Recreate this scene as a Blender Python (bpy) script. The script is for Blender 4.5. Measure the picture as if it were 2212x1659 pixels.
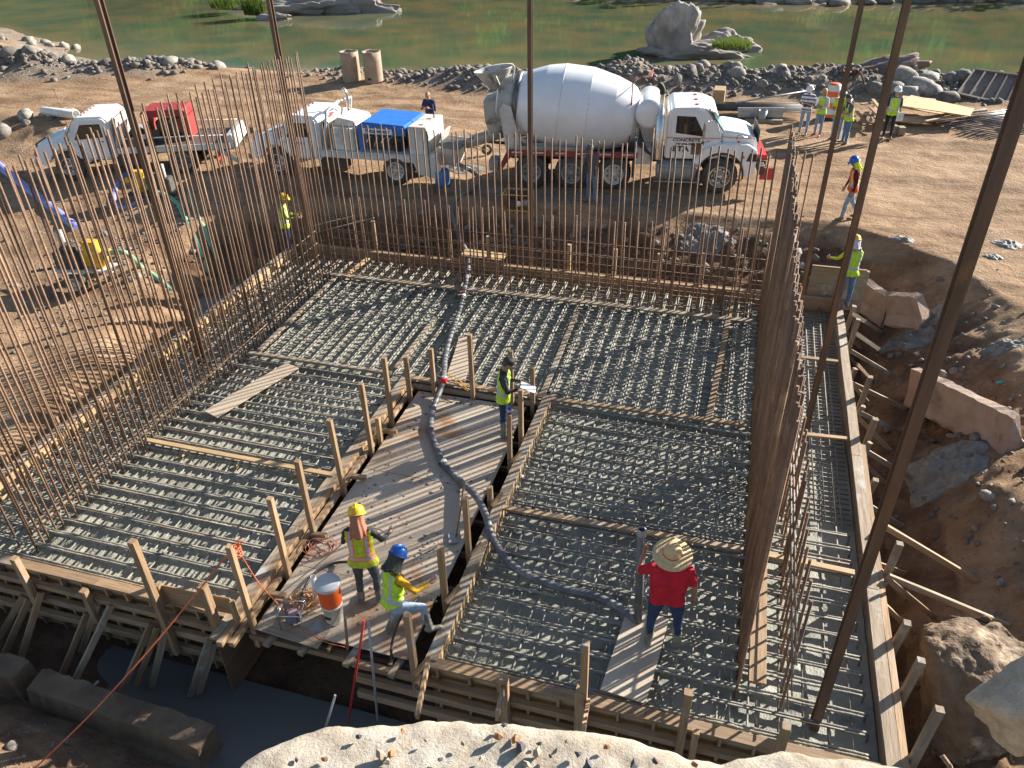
import bpy, bmesh, math, random
import numpy as np
from mathutils import Vector, Matrix, Quaternion
for o in list(bpy.data.objects): bpy.data.objects.remove(o)
S = bpy.context.scene
COL = S.collection
R_ = math.radians
# ---------------------------------------------------------------- camera
FPX, IW, IH, CH = 1680.0, 2212.0, 1659.0, 9.0          # focal length in pixels of a 2212 wide picture, eye height
_r, _t = R_(1.4), R_(33.6)
UP = np.array([-math.sin(_r)*math.cos(_t), math.cos(_r)*math.cos(_t), math.sin(_t)])
_u = (1695 - IW/2)/FPX
_v = (UP[2] - _u*UP[0])/UP[1]
YA = np.array([_u, _v, -1.0]); YA /= np.linalg.norm(YA)
CR = np.array([np.cross(YA, UP), YA, UP])
cam = bpy.data.cameras.new('camera'); cam.sensor_width = 36.0; cam.lens = 36.0*FPX/IW
cam.clip_start = 0.1; cam.clip_end = 2000
camo = bpy.data.objects.new('camera', cam); COL.objects.link(camo)
camo.matrix_world = Matrix.Translation((0, 0, CH)) @ Matrix([list(r) for r in CR]).to_4x4()
S.camera = camo
# ---------------------------------------------------------------- sky, sun, exposure
SUN_EL, SUN_DIR = R_(23.0), Vector((0.69, 0.72, 0)).normalized()   # horizontal direction towards the sun
W = bpy.data.worlds.new('World'); S.world = W; W.use_nodes = True
nt = W.node_tree; bg = nt.nodes['Background']
sky = nt.nodes.new('ShaderNodeTexSky'); sky.sky_type = 'NISHITA'; sky.sun_disc = False
sky.sun_elevation = SUN_EL; sky.sun_rotation = math.atan2(SUN_DIR.x, SUN_DIR.y)
sky.air_density = 1.0; sky.dust_density = 0.6; sky.ozone_density = 1.5
nt.links.new(sky.outputs[0], bg.inputs[0]); bg.inputs[1].default_value = 0.065
sl = bpy.data.lights.new('sun', 'SUN'); sl.energy = 5.0; sl.angle = R_(0.5); sl.color = (1.0, 0.95, 0.87)
so = bpy.data.objects.new('sun', sl); COL.objects.link(so)
sdir = Vector((SUN_DIR.x*math.cos(SUN_EL), SUN_DIR.y*math.cos(SUN_EL), math.sin(SUN_EL)))
so.rotation_euler = (-sdir).to_track_quat('-Z', 'Y').to_euler(); so.location = (20, 20, 30)
S.view_settings.view_transform = 'Standard'; S.view_settings.look = 'None'
S.view_settings.exposure = 1.5; S.view_settings.gamma = 1.0
# ---------------------------------------------------------------- picture rays (to place things on known planes)
def ray(px, py):
    return CR @ np.array([(px-IW/2)/FPX, -(py-IH/2)/FPX, -1.0])
def at(px, py, z=0.0):
    d = ray(px, py); t = (z-CH)/d[2]; return Vector((d[0]*t, d[1]*t, z))
def aty(px, py, y):
    d = ray(px, py); t = y/d[1]; return Vector((d[0]*t, y, CH+d[2]*t))
def atx(px, py, x):
    d = ray(px, py); t = x/d[0]; return Vector((x, d[1]*t, CH+d[2]*t))
# ---------------------------------------------------------------- noise
def _hash(i, j, s):
    n = (i*374761393 + j*668265263 + s*1442695041) & 0xffffffff
    n = ((n ^ (n >> 13))*1274126177) & 0xffffffff
    return ((n ^ (n >> 16)) & 0xffff)/65535.0
def vnoise(x, y, s=0):
    x = np.asarray(x, float); y = np.asarray(y, float)
    i = np.floor(x).astype(np.int64); j = np.floor(y).astype(np.int64)
    fx = x-i; fy = y-j; fx = fx*fx*(3-2*fx); fy = fy*fy*(3-2*fy)
    a = _hash(i, j, s); b = _hash(i+1, j, s); c = _hash(i, j+1, s); d = _hash(i+1, j+1, s)
    return (a+(b-a)*fx)*(1-fy)+(c+(d-c)*fx)*fy
def fbm(x, y, s=0, o=4):
    t = 0; a = 1.0; n = 0
    for k in range(o):
        t = t+a*(vnoise(x, y, s+k*17)-.5); n += a; a *= .5; x = np.asarray(x)*2.03+3.1; y = np.asarray(y)*2.03+1.7
    return t/n*2
rng = random.Random(7)
# ---------------------------------------------------------------- materials
MATS = {}
def mat(name, c1, c2=None, rough=.7, metal=0., scale=4., stretch=(1, 1, 1), bump=0., bscale=30., bstretch=None, objvar=.12, c3=None, c3t=.62, spec=.5, detail=6., contrast=(.35, .65), c3scale=None, coat=0.):
    if name in MATS: return MATS[name]
    m = bpy.data.materials.new(name); m.use_nodes = True; N = m.node_tree; L = N.links
    b = N.nodes['Principled BSDF']
    tc = N.nodes.new('ShaderNodeTexCoord'); mp = N.nodes.new('ShaderNodeMapping'); mp.inputs['Scale'].default_value = stretch
    oi = N.nodes.new('ShaderNodeObjectInfo')
    off = N.nodes.new('ShaderNodeVectorMath'); off.operation = 'SCALE'; off.inputs[0].default_value = (7.3, 3.1, 5.7)
    mul = N.nodes.new('ShaderNodeMath'); mul.operation = 'MULTIPLY'; mul.inputs[1].default_value = 9.0
    L.new(oi.outputs['Random'], mul.inputs[0]); L.new(mul.outputs[0], off.inputs[3])
    add = N.nodes.new('ShaderNodeVectorMath'); add.operation = 'ADD'
    L.new(tc.outputs['Object'], add.inputs[0]); L.new(off.outputs[0], add.inputs[1]); L.new(add.outputs[0], mp.inputs[0])
    n1 = N.nodes.new('ShaderNodeTexNoise'); n1.inputs['Scale'].default_value = scale; n1.inputs['Detail'].default_value = detail; n1.inputs['Roughness'].default_value = .62
    L.new(mp.outputs[0], n1.inputs['Vector'])
    if c2 is None: c2 = tuple(v*.72 for v in c1)
    rp = N.nodes.new('ShaderNodeValToRGB')
    rp.color_ramp.elements[0].position = contrast[0]; rp.color_ramp.elements[0].color = (*c2, 1)
    rp.color_ramp.elements[1].position = contrast[1]; rp.color_ramp.elements[1].color = (*c1, 1)
    L.new(n1.outputs[0], rp.inputs[0]); out = rp.outputs[0]
    if c3 is not None:
        n3 = N.nodes.new('ShaderNodeTexNoise'); n3.inputs['Scale'].default_value = c3scale or scale*.37; n3.inputs['Detail'].default_value = 7; n3.inputs['Roughness'].default_value = .7
        L.new(add.outputs[0], n3.inputs['Vector'])
        r3 = N.nodes.new('ShaderNodeValToRGB'); r3.color_ramp.elements[0].position = c3t-.04; r3.color_ramp.elements[1].position = c3t+.06
        L.new(n3.outputs[0], r3.inputs[0])
        mx = N.nodes.new('ShaderNodeMix'); mx.data_type = 'RGBA'
        L.new(r3.outputs[0], mx.inputs[0]); L.new(out, mx.inputs[6]); mx.inputs[7].default_value = (*c3, 1); out = mx.outputs[2]
    if objvar:
        hs = N.nodes.new('ShaderNodeHueSaturation')
        mr = N.nodes.new('ShaderNodeMapRange'); mr.inputs[3].default_value = 1-objvar; mr.inputs[4].default_value = 1+objvar
        L.new(oi.outputs['Random'], mr.inputs[0]); L.new(mr.outputs[0], hs.inputs['Value']); L.new(out, hs.inputs['Color']); out = hs.outputs[0]
    L.new(out, b.inputs['Base Color'])
    rr = N.nodes.new('ShaderNodeMapRange'); rr.inputs[3].default_value = min(1, rough*1.15); rr.inputs[4].default_value = rough*.8
    L.new(n1.outputs[0], rr.inputs[0]); L.new(rr.outputs[0], b.inputs['Roughness'])
    b.inputs['Metallic'].default_value = metal; b.inputs['Specular IOR Level'].default_value = spec
    if coat: b.inputs['Coat Weight'].default_value = coat; b.inputs['Coat Roughness'].default_value = .08
    if bump:
        n2 = N.nodes.new('ShaderNodeTexNoise'); n2.inputs['Scale'].default_value = bscale; n2.inputs['Detail'].default_value = 5
        mp2 = N.nodes.new('ShaderNodeMapping'); mp2.inputs['Scale'].default_value = bstretch or stretch
        L.new(add.outputs[0], mp2.inputs[0]); L.new(mp2.outputs[0], n2.inputs['Vector'])
        bp = N.nodes.new('ShaderNodeBump'); bp.inputs['Strength'].default_value = min(1, bump); bp.inputs['Distance'].default_value = .02*max(1, bump)
        L.new(n2.outputs[0], bp.inputs['Height']); L.new(bp.outputs[0], b.inputs['Normal'])
    MATS[name] = m; return m
WOOD = mat('sawn_timber', (.36, .235, .13), (.23, .14, .072), .75, scale=3.0, stretch=(.6, 9, 9), bump=.25, bscale=8, bstretch=(1, 14, 14), objvar=.22, c3=(.30, .24, .19), c3t=.60, c3scale=1.6)
WOODW = mat('weathered_timber', (.31, .24, .165), (.20, .145, .095), .8, scale=3.0, stretch=(.5, 8, 8), bump=.3, bscale=8, bstretch=(1, 14, 14), objvar=.2, c3=(.33, .315, .275), c3t=.58, c3scale=2.2)
WOODP = mat('pale_plywood_board', (.47, .32, .17), (.34, .22, .11), .7, scale=2.5, stretch=(.8, 6, 6), bump=.15, objvar=.12)
WOODD = mat('dark_timber', (.20, .115, .06), (.11, .065, .036), .7, scale=3.0, stretch=(.6, 9, 9), bump=.25, objvar=.2)  # darker tone of the sawn timber, for notch and under-deck members
PLY = mat('muddy_plywood', (.47, .395, .30), (.38, .28, .19), .7, scale=.9, stretch=(1, .6, 1), bump=.15, bscale=20, objvar=.06, c3=(.33, .17, .08), c3t=.60, c3scale=.55, contrast=(.3, .7))
RUST = mat('rusty_rebar', (.25, .15, .092), (.15, .085, .05), .75, metal=.15, scale=2.2, stretch=(1, 1, 1), bump=1.0, bscale=5, bstretch=(11, .2, .2), objvar=.22, c3=(.36, .22, .12), c3t=.6)
CAKED = mat('cement_caked_bar', (.30, .28, .225), (.16, .14, .105), .72, scale=9., bump=.5, bscale=40, objvar=.1, c3=(.15, .09, .055), c3t=.60, c3scale=3.)
GREYBAR = mat('cement_dusted_bar', (.26, .23, .18), (.12, .095, .07), .7, metal=.05, scale=6., bump=.4, bscale=5, bstretch=(11, .2, .2), objvar=.12, c3=(.18, .10, .06), c3t=.58, c3scale=2.5)
CONC = mat('fresh_concrete', (.36, .35, .28), (.25, .245, .195), .62, scale=1.6, bump=.6, bscale=34, objvar=0, c3=(.15, .155, .14), c3t=.60, c3scale=1.1, spec=.3)
JERSEY = mat('old_barrier_concrete', (.42, .30, .225), (.29, .195, .14), .85, scale=1.7, bump=.5, bscale=18, objvar=.07, c3=(.20, .14, .10), c3t=.62, c3scale=1.2)
JERSEYD = mat('mud_stained_concrete', (.20, .13, .075), (.105, .066, .038), .85, scale=1.9, bump=.7, bscale=14, objvar=.07, c3=(.42, .36, .27), c3t=.66)
PILE = mat('brown_steel_pile', (.17, .095, .055), (.085, .052, .035), .6, metal=.1, scale=1.5, stretch=(4, 4, .5), bump=.2, objvar=.08, c3=(.20, .095, .04), c3t=.63, c3scale=1.0)
STONE = mat('river_boulder_stone', (.27, .235, .195), (.15, .125, .10), .9, scale=2.0, bump=.7, bscale=9, objvar=.45, c3=(.36, .32, .27), c3t=.6)
ROCK = mat('river_rock', (.33, .285, .24), (.20, .165, .14), .9, scale=1.2, bump=1.0, bscale=5, objvar=.08, c3=(.42, .38, .34), c3t=.58)
WHITE = mat('white_truck_paint', (.80, .80, .79), (.74, .735, .72), .32, scale=1.2, objvar=.02, coat=.4, c3=(.55, .50, .43), c3t=.70)
DRUMW = mat('white_mixer_drum_paint', (.80, .80, .80), (.72, .715, .70), .38, scale=1.2, objvar=0, coat=.2, c3=(.58, .55, .50), c3t=.69, c3scale=1.0)
DIRTYW = mat('dusty_white_steel', (.66, .64, .58), (.50, .47, .41), .5, scale=2.2, objvar=.04, c3=(.30, .28, .25), c3t=.62)
BLACK = mat('black_rubber', (.028, .027, .026), (.045, .040, .035), .75, scale=5, objvar=.1)
TYRE = mat('dusty_tyre', (.05, .046, .042), (.085, .07, .055), .85, scale=4, objvar=.1, bump=.4, bscale=12)
CHASS = mat('grimy_chassis', (.05, .045, .04), (.09, .075, .06), .7, scale=4, objvar=.1)
CHROME = mat('worn_chrome', (.60, .60, .60), (.45, .44, .42), .25, metal=.9, objvar=0)
GREYS = mat('cement_grey_steel', (.36, .36, .34), (.25, .245, .23), .55, metal=.2, scale=4, objvar=.08, c3=(.15, .13, .11), c3t=.64)
RED = mat('red_paint', (.55, .035, .03), (.42, .03, .025), .45, objvar=.05)
BLUE = mat('blue_paint', (.02, .16, .55), (.02, .12, .42), .4, objvar=.05)
YEL = mat('yellow_paint', (.72, .40, .02), (.58, .30, .015), .5, objvar=.05)
ORANGE = mat('orange_plastic', (.80, .13, .02), (.70, .10, .015), .45, objvar=.04)
GLASS = mat('dark_window_glass', (.02, .025, .025), (.012, .014, .014), .06, objvar=0, spec=.8)
TEAL = mat('tinted_windscreen', (.10, .30, .28), (.06, .20, .19), .08, objvar=0, spec=.8)
INK = mat('dark_lettering', (.035, .03, .035), None, .5, objvar=0)
BLUEHOSE = mat('blue_layflat_hose', (.26, .28, .55), (.17, .19, .42), .5, scale=3, objvar=.05)
GREENHOSE = mat('green_suction_hose', (.22, .42, .27), (.12, .30, .18), .5, scale=3, objvar=.05)
# ---------------------------------------------------------------- object helpers
def link(o, parent=None):
    COL.objects.link(o)
    if parent is not None:
        o.parent = parent; o.matrix_parent_inverse = parent.matrix_basis.inverted()
    return o
def tag(o, label=None, cat=None, group=None, kind=None):
    if label: o['label'] = label
    if cat: o['category'] = cat
    if group: o['group'] = group
    if kind: o['kind'] = kind
    return o
def thing(name, loc, label, cat, group=None, rz=0.):
    e = bpy.data.objects.new(name, None); e.empty_display_size = .2
    e.matrix_basis = Matrix.Translation(loc) @ Matrix.Rotation(rz, 4, 'Z')
    link(e); return tag(e, label, cat, group)
def mobj(name, me, m, parent=None, mw=None):
    o = bpy.data.objects.new(name, me)
    if m is not None and not me.materials: me.materials.append(m)
    if mw is not None: o.matrix_basis = mw
    return link(o, parent)
class MB:
    def __init__(s): s.v = []; s.f = []; s.sm = []; s.mi = []; s.cur = 0
    def add(s, vs, fs, smooth=False):
        n = len(s.v); s.v += [tuple(v) for v in vs]
        for f in fs: s.f.append(tuple(i+n for i in f)); s.sm.append(smooth); s.mi.append(s.cur)
        return s
    def box(s, c, d, rot=None):
        x, y, z = (k/2 for k in d)
        vs = [Vector((a*x, b*y, e*z)) for a in (-1, 1) for b in (-1, 1) for e in (-1, 1)]
        if rot is not None: vs = [rot @ v for v in vs]
        c = Vector(c); return s.add([v+c for v in vs], [(0, 1, 3, 2), (4, 6, 7, 5), (0, 4, 5, 1), (2, 3, 7, 6), (0, 2, 6, 4), (1, 5, 7, 3)])
    def beam(s, a, b, w, h, up=(0, 0, 1)):
        a = Vector(a); b = Vector(b); return s.box((a+b)/2, ((b-a).length, w, h), frame(b-a, up))
    def tube(s, pts, r, n=10, cap=True, smooth=True, rs=None, flat=1.0):
        pts = [Vector(p) for p in pts]; k = len(pts); vs = []
        T = [(pts[min(i+1, k-1)]-pts[max(i-1, 0)]).normalized() for i in range(k)]
        u = T[0].orthogonal().normalized() if abs(T[0].z) > .9 else Vector((0, 0, 1)).cross(T[0]).normalized()
        for i in range(k):
            u = (u-T[i]*u.dot(T[i])).normalized(); w = T[i].cross(u)
            q = rs[i] if rs else r
            for j in range(n):
                a = 2*math.pi*j/n; vs.append(pts[i]+u*(q*math.cos(a))+w*(q*math.sin(a)*flat))
        fs = [(i*n+j, i*n+(j+1) % n, (i+1)*n+(j+1) % n, (i+1)*n+j) for i in range(k-1) for j in range(n)]
        s.add(vs, fs, smooth)
        if cap:
            b = len(s.v)-k*n
            s.f.append(tuple(b+j for j in range(n))[::-1]); s.f.append(tuple(b+(k-1)*n+j for j in range(n))); s.sm += [False, False]; s.mi += [s.cur]*2
        return s
    def lathe(s, prof, n=24, axis=None, org=(0, 0, 0), smooth=True, arc=(0, 1)):
        # prof: (r, h) list, h along axis
        q = frameZ(axis) if axis is not None else Matrix.Identity(3); org = Vector(org); vs = []
        full = arc == (0, 1); m = n if full else n+1
        for r, h in prof:
            for j in range(m):
                a = 2*math.pi*(arc[0]+(arc[1]-arc[0])*j/n); vs.append(org+q @ Vector((r*math.cos(a), r*math.sin(a), h)))
        fs = [(i*m+j, i*m+(j+1) % m, (i+1)*m+(j+1) % m, (i+1)*m+j) for i in range(len(prof)-1) for j in range(m if full else n)]
        return s.add(vs, fs, smooth)
    def prism(s, poly, y0, y1, axis='y'):
        n = len(poly)
        g = (lambda p, t: (p[0], t, p[1])) if axis == 'y' else ((lambda p, t: (t, p[0], p[1])) if axis == 'x' else (lambda p, t: (p[0], p[1], t)))
        vs = [g(p, y0) for p in poly]+[g(p, y1) for p in poly]
        return s.add(vs, [tuple(range(n)), tuple(range(2*n-1, n-1, -1))]+[(i, n+i, n+(i+1) % n, (i+1) % n) for i in range(n)])
    def mesh(s, name='m', fix=True, bevel=0., seg=2):
        me = bpy.data.meshes.new(name); me.from_pydata(s.v, [], s.f)
        me.polygons.foreach_set('use_smooth', s.sm); me.polygons.foreach_set('material_index', s.mi)
        if fix or bevel:
            bm = bmesh.new(); bm.from_mesh(me)
            if bevel: bmesh.ops.bevel(bm, geom=[e for e in bm.edges if len(e.link_faces) == 2 and e.calc_face_angle(0) > .5], offset=bevel, segments=seg, affect='EDGES', clamp_overlap=True)
            bmesh.ops.recalc_face_normals(bm, faces=bm.faces); bm.to_mesh(me); bm.free()
        me.update(); return me
    def build(s, name, m, parent=None, mw=None, bevel=0., seg=2, fix=True):
        me = s.mesh(name, fix, bevel, seg)
        if isinstance(m, (list, tuple)):
            for k in m: me.materials.append(k)
            m = None
        return mobj(name, me, m, parent, mw)
def frame(d, up=(0, 0, 1)):
    x = Vector(d).normalized(); up = Vector(up)
    if abs(x.dot(up.normalized())) > .98: up = Vector((0, 1, 0))
    y = up.cross(x).normalized(); z = x.cross(y); return Matrix((x, y, z)).transposed()
def frameZ(d):
    z = Vector(d).normalized(); x = z.orthogonal().normalized(); y = z.cross(x); return Matrix((x, y, z)).transposed()
def TM(a, b, up=(0, 0, 1)):
    a = Vector(a); b = Vector(b); return Matrix.Translation((a+b)/2) @ frame(b-a, up).to_4x4()
def rough_box(L, w, h, seed=0, j=.004):
    # a sawn timber: slightly chamfered, slightly uneven box along local x
    q = random.Random(seed); c = min(w, h)*.06; vs = []; n = 8
    sec = [(-w/2+c, -h/2), (w/2-c, -h/2), (w/2, -h/2+c), (w/2, h/2-c), (w/2-c, h/2), (-w/2+c, h/2), (-w/2, h/2-c), (-w/2, -h/2+c)]
    K = 3; bow = q.uniform(-1, 1)*.004*L
    for k in range(K):
        x = -L/2+L*k/(K-1); b = bow*(1 if k == 1 else 0)
        for (yy, zz) in sec: vs.append((x+q.uniform(-j, j)*.5, yy+b+q.uniform(-j, j)*.4, zz+q.uniform(-j, j)*.4))
    fs = [(k*n+i, k*n+(i+1) % n, (k+1)*n+(i+1) % n, (k+1)*n+i) for k in range(K-1) for i in range(n)]+[tuple(range(n))[::-1], tuple((K-1)*n+i for i in range(n))]
    me = bpy.data.meshes.new('timber'); me.from_pydata(vs, [], fs); me.update(); return me
_ts = [0]
def timber(name, a, b, w, h, m=None, parent=None, up=(0, 0, 1), label=None, cat=None, group=None):
    a = Vector(a); b = Vector(b); _ts[0] += 1
    o = mobj(name, rough_box((b-a).length, w, h, _ts[0]), m or WOOD, parent, TM(a, b, up))
    if label: tag(o, label, cat, group)
    return o
def curve_pts(pts, n=8):
    # Catmull-Rom through points
    P = [Vector(p) for p in pts]; P = [P[0]*2-P[1]]+P+[P[-1]*2-P[-2]]; out = []
    for i in range(1, len(P)-2):
        for k in range(n):
            t = k/n; a, b, c, d = P[i-1:i+3]
            out.append(.5*((2*b)+(c-a)*t+(2*a-5*b+4*c-d)*t*t+(3*b-a-3*c+d)*t**3))
    return out+[P[-2]]
def text_mesh(s, size, ext=.004, bold=0.):
    cu = bpy.data.curves.new('lettering', 'FONT'); cu.body = s; cu.size = size; cu.extrude = ext; cu.align_x = 'CENTER'; cu.align_y = 'CENTER'; cu.offset = bold; cu.resolution_u = 3
    o = bpy.data.objects.new('lettering', cu); COL.objects.link(o)
    dg = bpy.context.evaluated_depsgraph_get(); me = bpy.data.meshes.new_from_object(o.evaluated_get(dg))
    bpy.data.objects.remove(o); bpy.data.curves.remove(cu); return me
def rock_mesh(seed, sub=2, rough=.35, squash=.75, crag=0.):
    bm = bmesh.new(); bmesh.ops.create_icosphere(bm, subdivisions=sub, radius=1.0); q = random.Random(seed)
    pl = [(Vector((q.gauss(0, 1), q.gauss(0, 1), q.gauss(0, 1))).normalized(), q.uniform(.55, .9)) for _ in range(9)]
    from mathutils import noise
    off = Vector((seed*3.7, seed*1.3, 0))
    for v in bm.verts:
        d = v.co.normalized(); r = 1.0
        for p, t in pl:
            k = d.dot(p)
            if k > t: r = min(r, 1-(k-t)*rough*1.6)
        r += noise.noise(d*1.6+off)*rough*.5+noise.noise(d*4+off)*rough*.15
        if crag: r += crag*(noise.ridged_multi_fractal(d*1.3+off, .9, 2.1, 6, .9, 2.0)-1.0)*.35+crag*noise.noise(d*9+off)*.10+crag*.25*abs(noise.noise(Vector((d.x*2, d.y*2, d.z*7))+off))
        v.co = Vector((d.x*r, d.y*r*.85, d.z*r*squash))
    me = bpy.data.meshes.new('boulder'); bm.to_mesh(me); bm.free()
    me.polygons.foreach_set('use_smooth', [True]*len(me.polygons)); me.update(); return me
def block_rock(seed, n=16, sub=4, amp=.05, fine=.02, box=(1, 1, .8)):
    # a blocky boulder: convex hull of scattered points, subdivided and roughened
    from mathutils import noise
    q = random.Random(seed); bm = bmesh.new()
    for _ in range(n):
        v = Vector((q.uniform(-1, 1), q.uniform(-1, 1), q.uniform(-1, 1))); v = v/max(abs(v.x), abs(v.y), abs(v.z))*q.uniform(.85, 1.0); v *= .55+.45/max(1, v.length); bm.verts.new((v.x*box[0], v.y*box[1], v.z*box[2]))
    r = bmesh.ops.convex_hull(bm, input=bm.verts); bmesh.ops.delete(bm, geom=[e for e in r['geom_interior'] if isinstance(e, bmesh.types.BMVert)], context='VERTS')
    bmesh.ops.triangulate(bm, faces=bm.faces); bmesh.ops.subdivide_edges(bm, edges=bm.edges, cuts=3, use_grid_fill=True)
    bmesh.ops.bevel(bm, geom=[e for e in bm.edges if len(e.link_faces) == 2 and e.calc_face_angle(0) > .35], offset=.04, segments=1, affect='EDGES'); bmesh.ops.triangulate(bm, faces=bm.faces)
    for _ in range(2): bmesh.ops.subdivide_edges(bm, edges=[e for e in bm.edges if e.calc_length() > .06], cuts=1); bmesh.ops.triangulate(bm, faces=bm.faces)
    bmesh.ops.smooth_vert(bm, verts=bm.verts, factor=.4, use_axis_x=True, use_axis_y=True, use_axis_z=True)
    bm.normal_update(); off = Vector((seed*1.7, 3.1, seed))
    for v in bm.verts: v.co += v.normal*(amp*(noise.fractal(v.co*1.7+off, 1.0, 2.0, 4)+.5*abs(noise.noise(Vector((v.co.x*2, v.co.y*2, v.co.z*6))+off)))+fine*noise.noise(v.co*11+off))
    me = bpy.data.meshes.new('boulder'); bm.to_mesh(me); bm.free(); me.polygons.foreach_set('use_smooth', [True]*len(me.polygons)); me.update(); return me
# ================================================================= GROUND, RIVER, FAR BANK
RIM = np.array([(-13.6, -6), (-13.3, 3), (-13.4, 8), (-14, 12), (-15.3, 15), (-16.4, 17), (-15.4, 19.5), (-13, 21), (-8, 21.8), (-3, 22.1), (2.7, 22.3), (3.9, 21.6), (5.4, 20.3), (6.5, 18), (6.7, 14), (6.3, 10), (6.0, 3), (6.0, -6)], float)
FLO = np.array([(-12.6, -6), (-12.6, 19.0), (3.3, 19.0), (3.3, -6)], float)
def pdist(x, y, P):
    d = np.full(x.shape, 1e9); ins = np.zeros(x.shape, bool); n = len(P)
    for i in range(n):
        ax, ay = P[i]; bx, by = P[(i+1) % n]; ex, ey = bx-ax, by-ay
        t = np.clip(((x-ax)*ex+(y-ay)*ey)/(ex*ex+ey*ey), 0, 1)
        d = np.minimum(d, np.hypot(x-ax-t*ex, y-ay-t*ey))
        c = ((ay > y) != (by > y)) & (x < (bx-ax)*(y-ay)/((by-ay) if by != ay else 1e-9)+ax); ins ^= c
    return d, ins
sstep = lambda a, b, v: (lambda t: t*t*(3-2*t))(np.clip((v-a)/(b-a), 0, 1))
WATER_Z = -0.8
shore_y = lambda x: np.interp(x, [-70, -52, -46, -41, -36, -33.5, -30, -18, -5.6, 10.6, 40, 90], [60, 50, 47.0, 43.5, 40.5, 40.0, 42.4, 43.1, 45.4, 47.6, 50, 56])+1.2*fbm(x*.25, x*0+3.3, 5, 3)
far_y = lambda x: np.interp(x, [-90, -45, -19, 2, 12, 40, 90], [90, 86, 78, 74.6, 76.4, 80, 90])+2.0*fbm(x*.12, x*0+8.3, 9, 4)
def ridge(x, y, pts, w, h):
    d = np.full(x.shape, 1e9); hh = np.zeros(x.shape)
    for (ax, ay, ah), (bx, by, bh) in zip(pts[:-1], pts[1:]):
        ex, ey = bx-ax, by-ay; t = np.clip(((x-ax)*ex+(y-ay)*ey)/(ex*ex+ey*ey), 0, 1)
        q = np.hypot(x-ax-t*ex, y-ay-t*ey); m = q < d; d = np.where(m, q, d); hh = np.where(m, ah+(bh-ah)*t, hh)
    return h*hh*np.exp(-(d/w)**2)
BERMS = [([(-70, 33, 1), (-45, 33.3, 1), (-36, 34.2, 1.0), (-30, 36.2, .6), (-27, 37.5, .2)], 1.8, 1.2),
         ([(-21, 38.5, .35), (-17, 37.8, .55), (-13, 36.8, .9), (-10, 36.0, 1.0), (-6, 37.5, .9)], 1.5, 0.6),
         ([(-5, 38.0, .8), (-1, 38.2, 1.0), (3, 38.6, 1.15), (6, 38.8, 1.0), (10, 39.5, .7), (16, 41, .7), (30, 42, 1)], 1.7, .75),
         ([(-24.5, 24.6, .8), (-27, 24.2, 1.0), (-30, 23.2, .5)], 1.5, .9), ([(-18, 26.2, .8), (-15, 26.4, .6)], .9, .5)]
def terrain(x, y):
    x = np.asarray(x, float); y = np.asarray(y, float)
    ys = shore_y(x); yf = far_y(x)
    g = np.full(x.shape, .5)
    # left side ground falls towards the pit front
    lf = sstep(22.5, 14.0, y)*sstep(-8, -14, x); g = g-lf*.95
    g = g+.10*fbm(x*.35, y*.35, 1, 4)+.05*fbm(x*1.6, y*1.6, 2, 3)
    # wheel ruts on the haul road
    road = sstep(24.5, 26, y)*sstep(34.5, 32, y); g = g+road*.022*np.sin((y+.10*x)*4.2+1.5*fbm(x*.15, y*.4, 21, 2))*(.4+.6*vnoise(x*.2, y*.8, 22))
    for p, w, h in BERMS: g = g+ridge(x, y, p, w, h)*(1+.35*fbm(x*.9, y*.9, 31, 3))
    # river bed
    k = sstep(-7.5, 0.6, y-ys); g = g*(1-k)+(WATER_Z)*k
    g = np.where(y > ys, WATER_Z-np.clip((y-ys)*.22, 0, 2.2), g)
    sand = np.exp(-(((x+52)/7)**2+((y-46.5)/2.6)**2)); g = np.where(y > ys-1, np.maximum(g, WATER_Z-.35+.48*sand), g)
    # far bank and wooded hill
    f = y-yf; fb = np.where(f > -4, WATER_Z-.2+np.clip(f+1, 0, 4)*.35+np.clip(f-6, 0, 200)*.20+np.clip(f-25, 0, 120)*.13, -9.)
    fb = fb+np.where(f > -2, .7*fbm(x*.5, y*.5, 41, 4)+np.clip(f/30, 0, 1)*5*fbm(x*.05, y*.05, 43, 3), 0)
    g = np.where(f > -6, np.maximum(g, fb), g)
    # excavation
    df, inf = pdist(x, y, FLO); dr, inr = pdist(x, y, RIM)
    t = np.where(inf, 0, df/(df+dr+1e-6)); floor = -1.42+.10*fbm(x*.7, y*.7, 51, 4)
    # mounds of spoil in front and to the right of the forms
    floor = floor+.85*np.exp(-(((x+9.0)/3.2)**2+((y-3.2)/1.1)**2))+.10*fbm(x*3, y*3, 53, 3)*(y < 5)+.3*np.exp(-(((x+11.5)/1.2)**2+((y-2.6)/1.4)**2))-.25*np.exp(-(((x+5.3)/1.6)**2+((y-5.0)/1.4)**2))
    prof = np.clip(t, 0, 1)**.85
    z = floor*(1-prof)+g*prof
    z = z+(prof*(1-prof)*4)*(.34*fbm(x*.8, y*.8, 61, 4)+.17*fbm(x*2.6, y*2.6, 62, 4)+.06*fbm(x*8, y*8, 63, 3))
    z = z+.35*np.exp(-(((x-5.1)/.9)**2+((y-11.6)/1.5)**2))-.25*np.exp(-(((x-4.6)/.8)**2+((y-14.6)/1.0)**2))
    z = z-.35*np.exp(-(((x+14.2)/1.3)**2+((y-17.5)/1.3)**2))
    return np.where(inr, z, g)
def tz(x, y): return float(terrain(np.array([x]), np.array([y]))[0])
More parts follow.
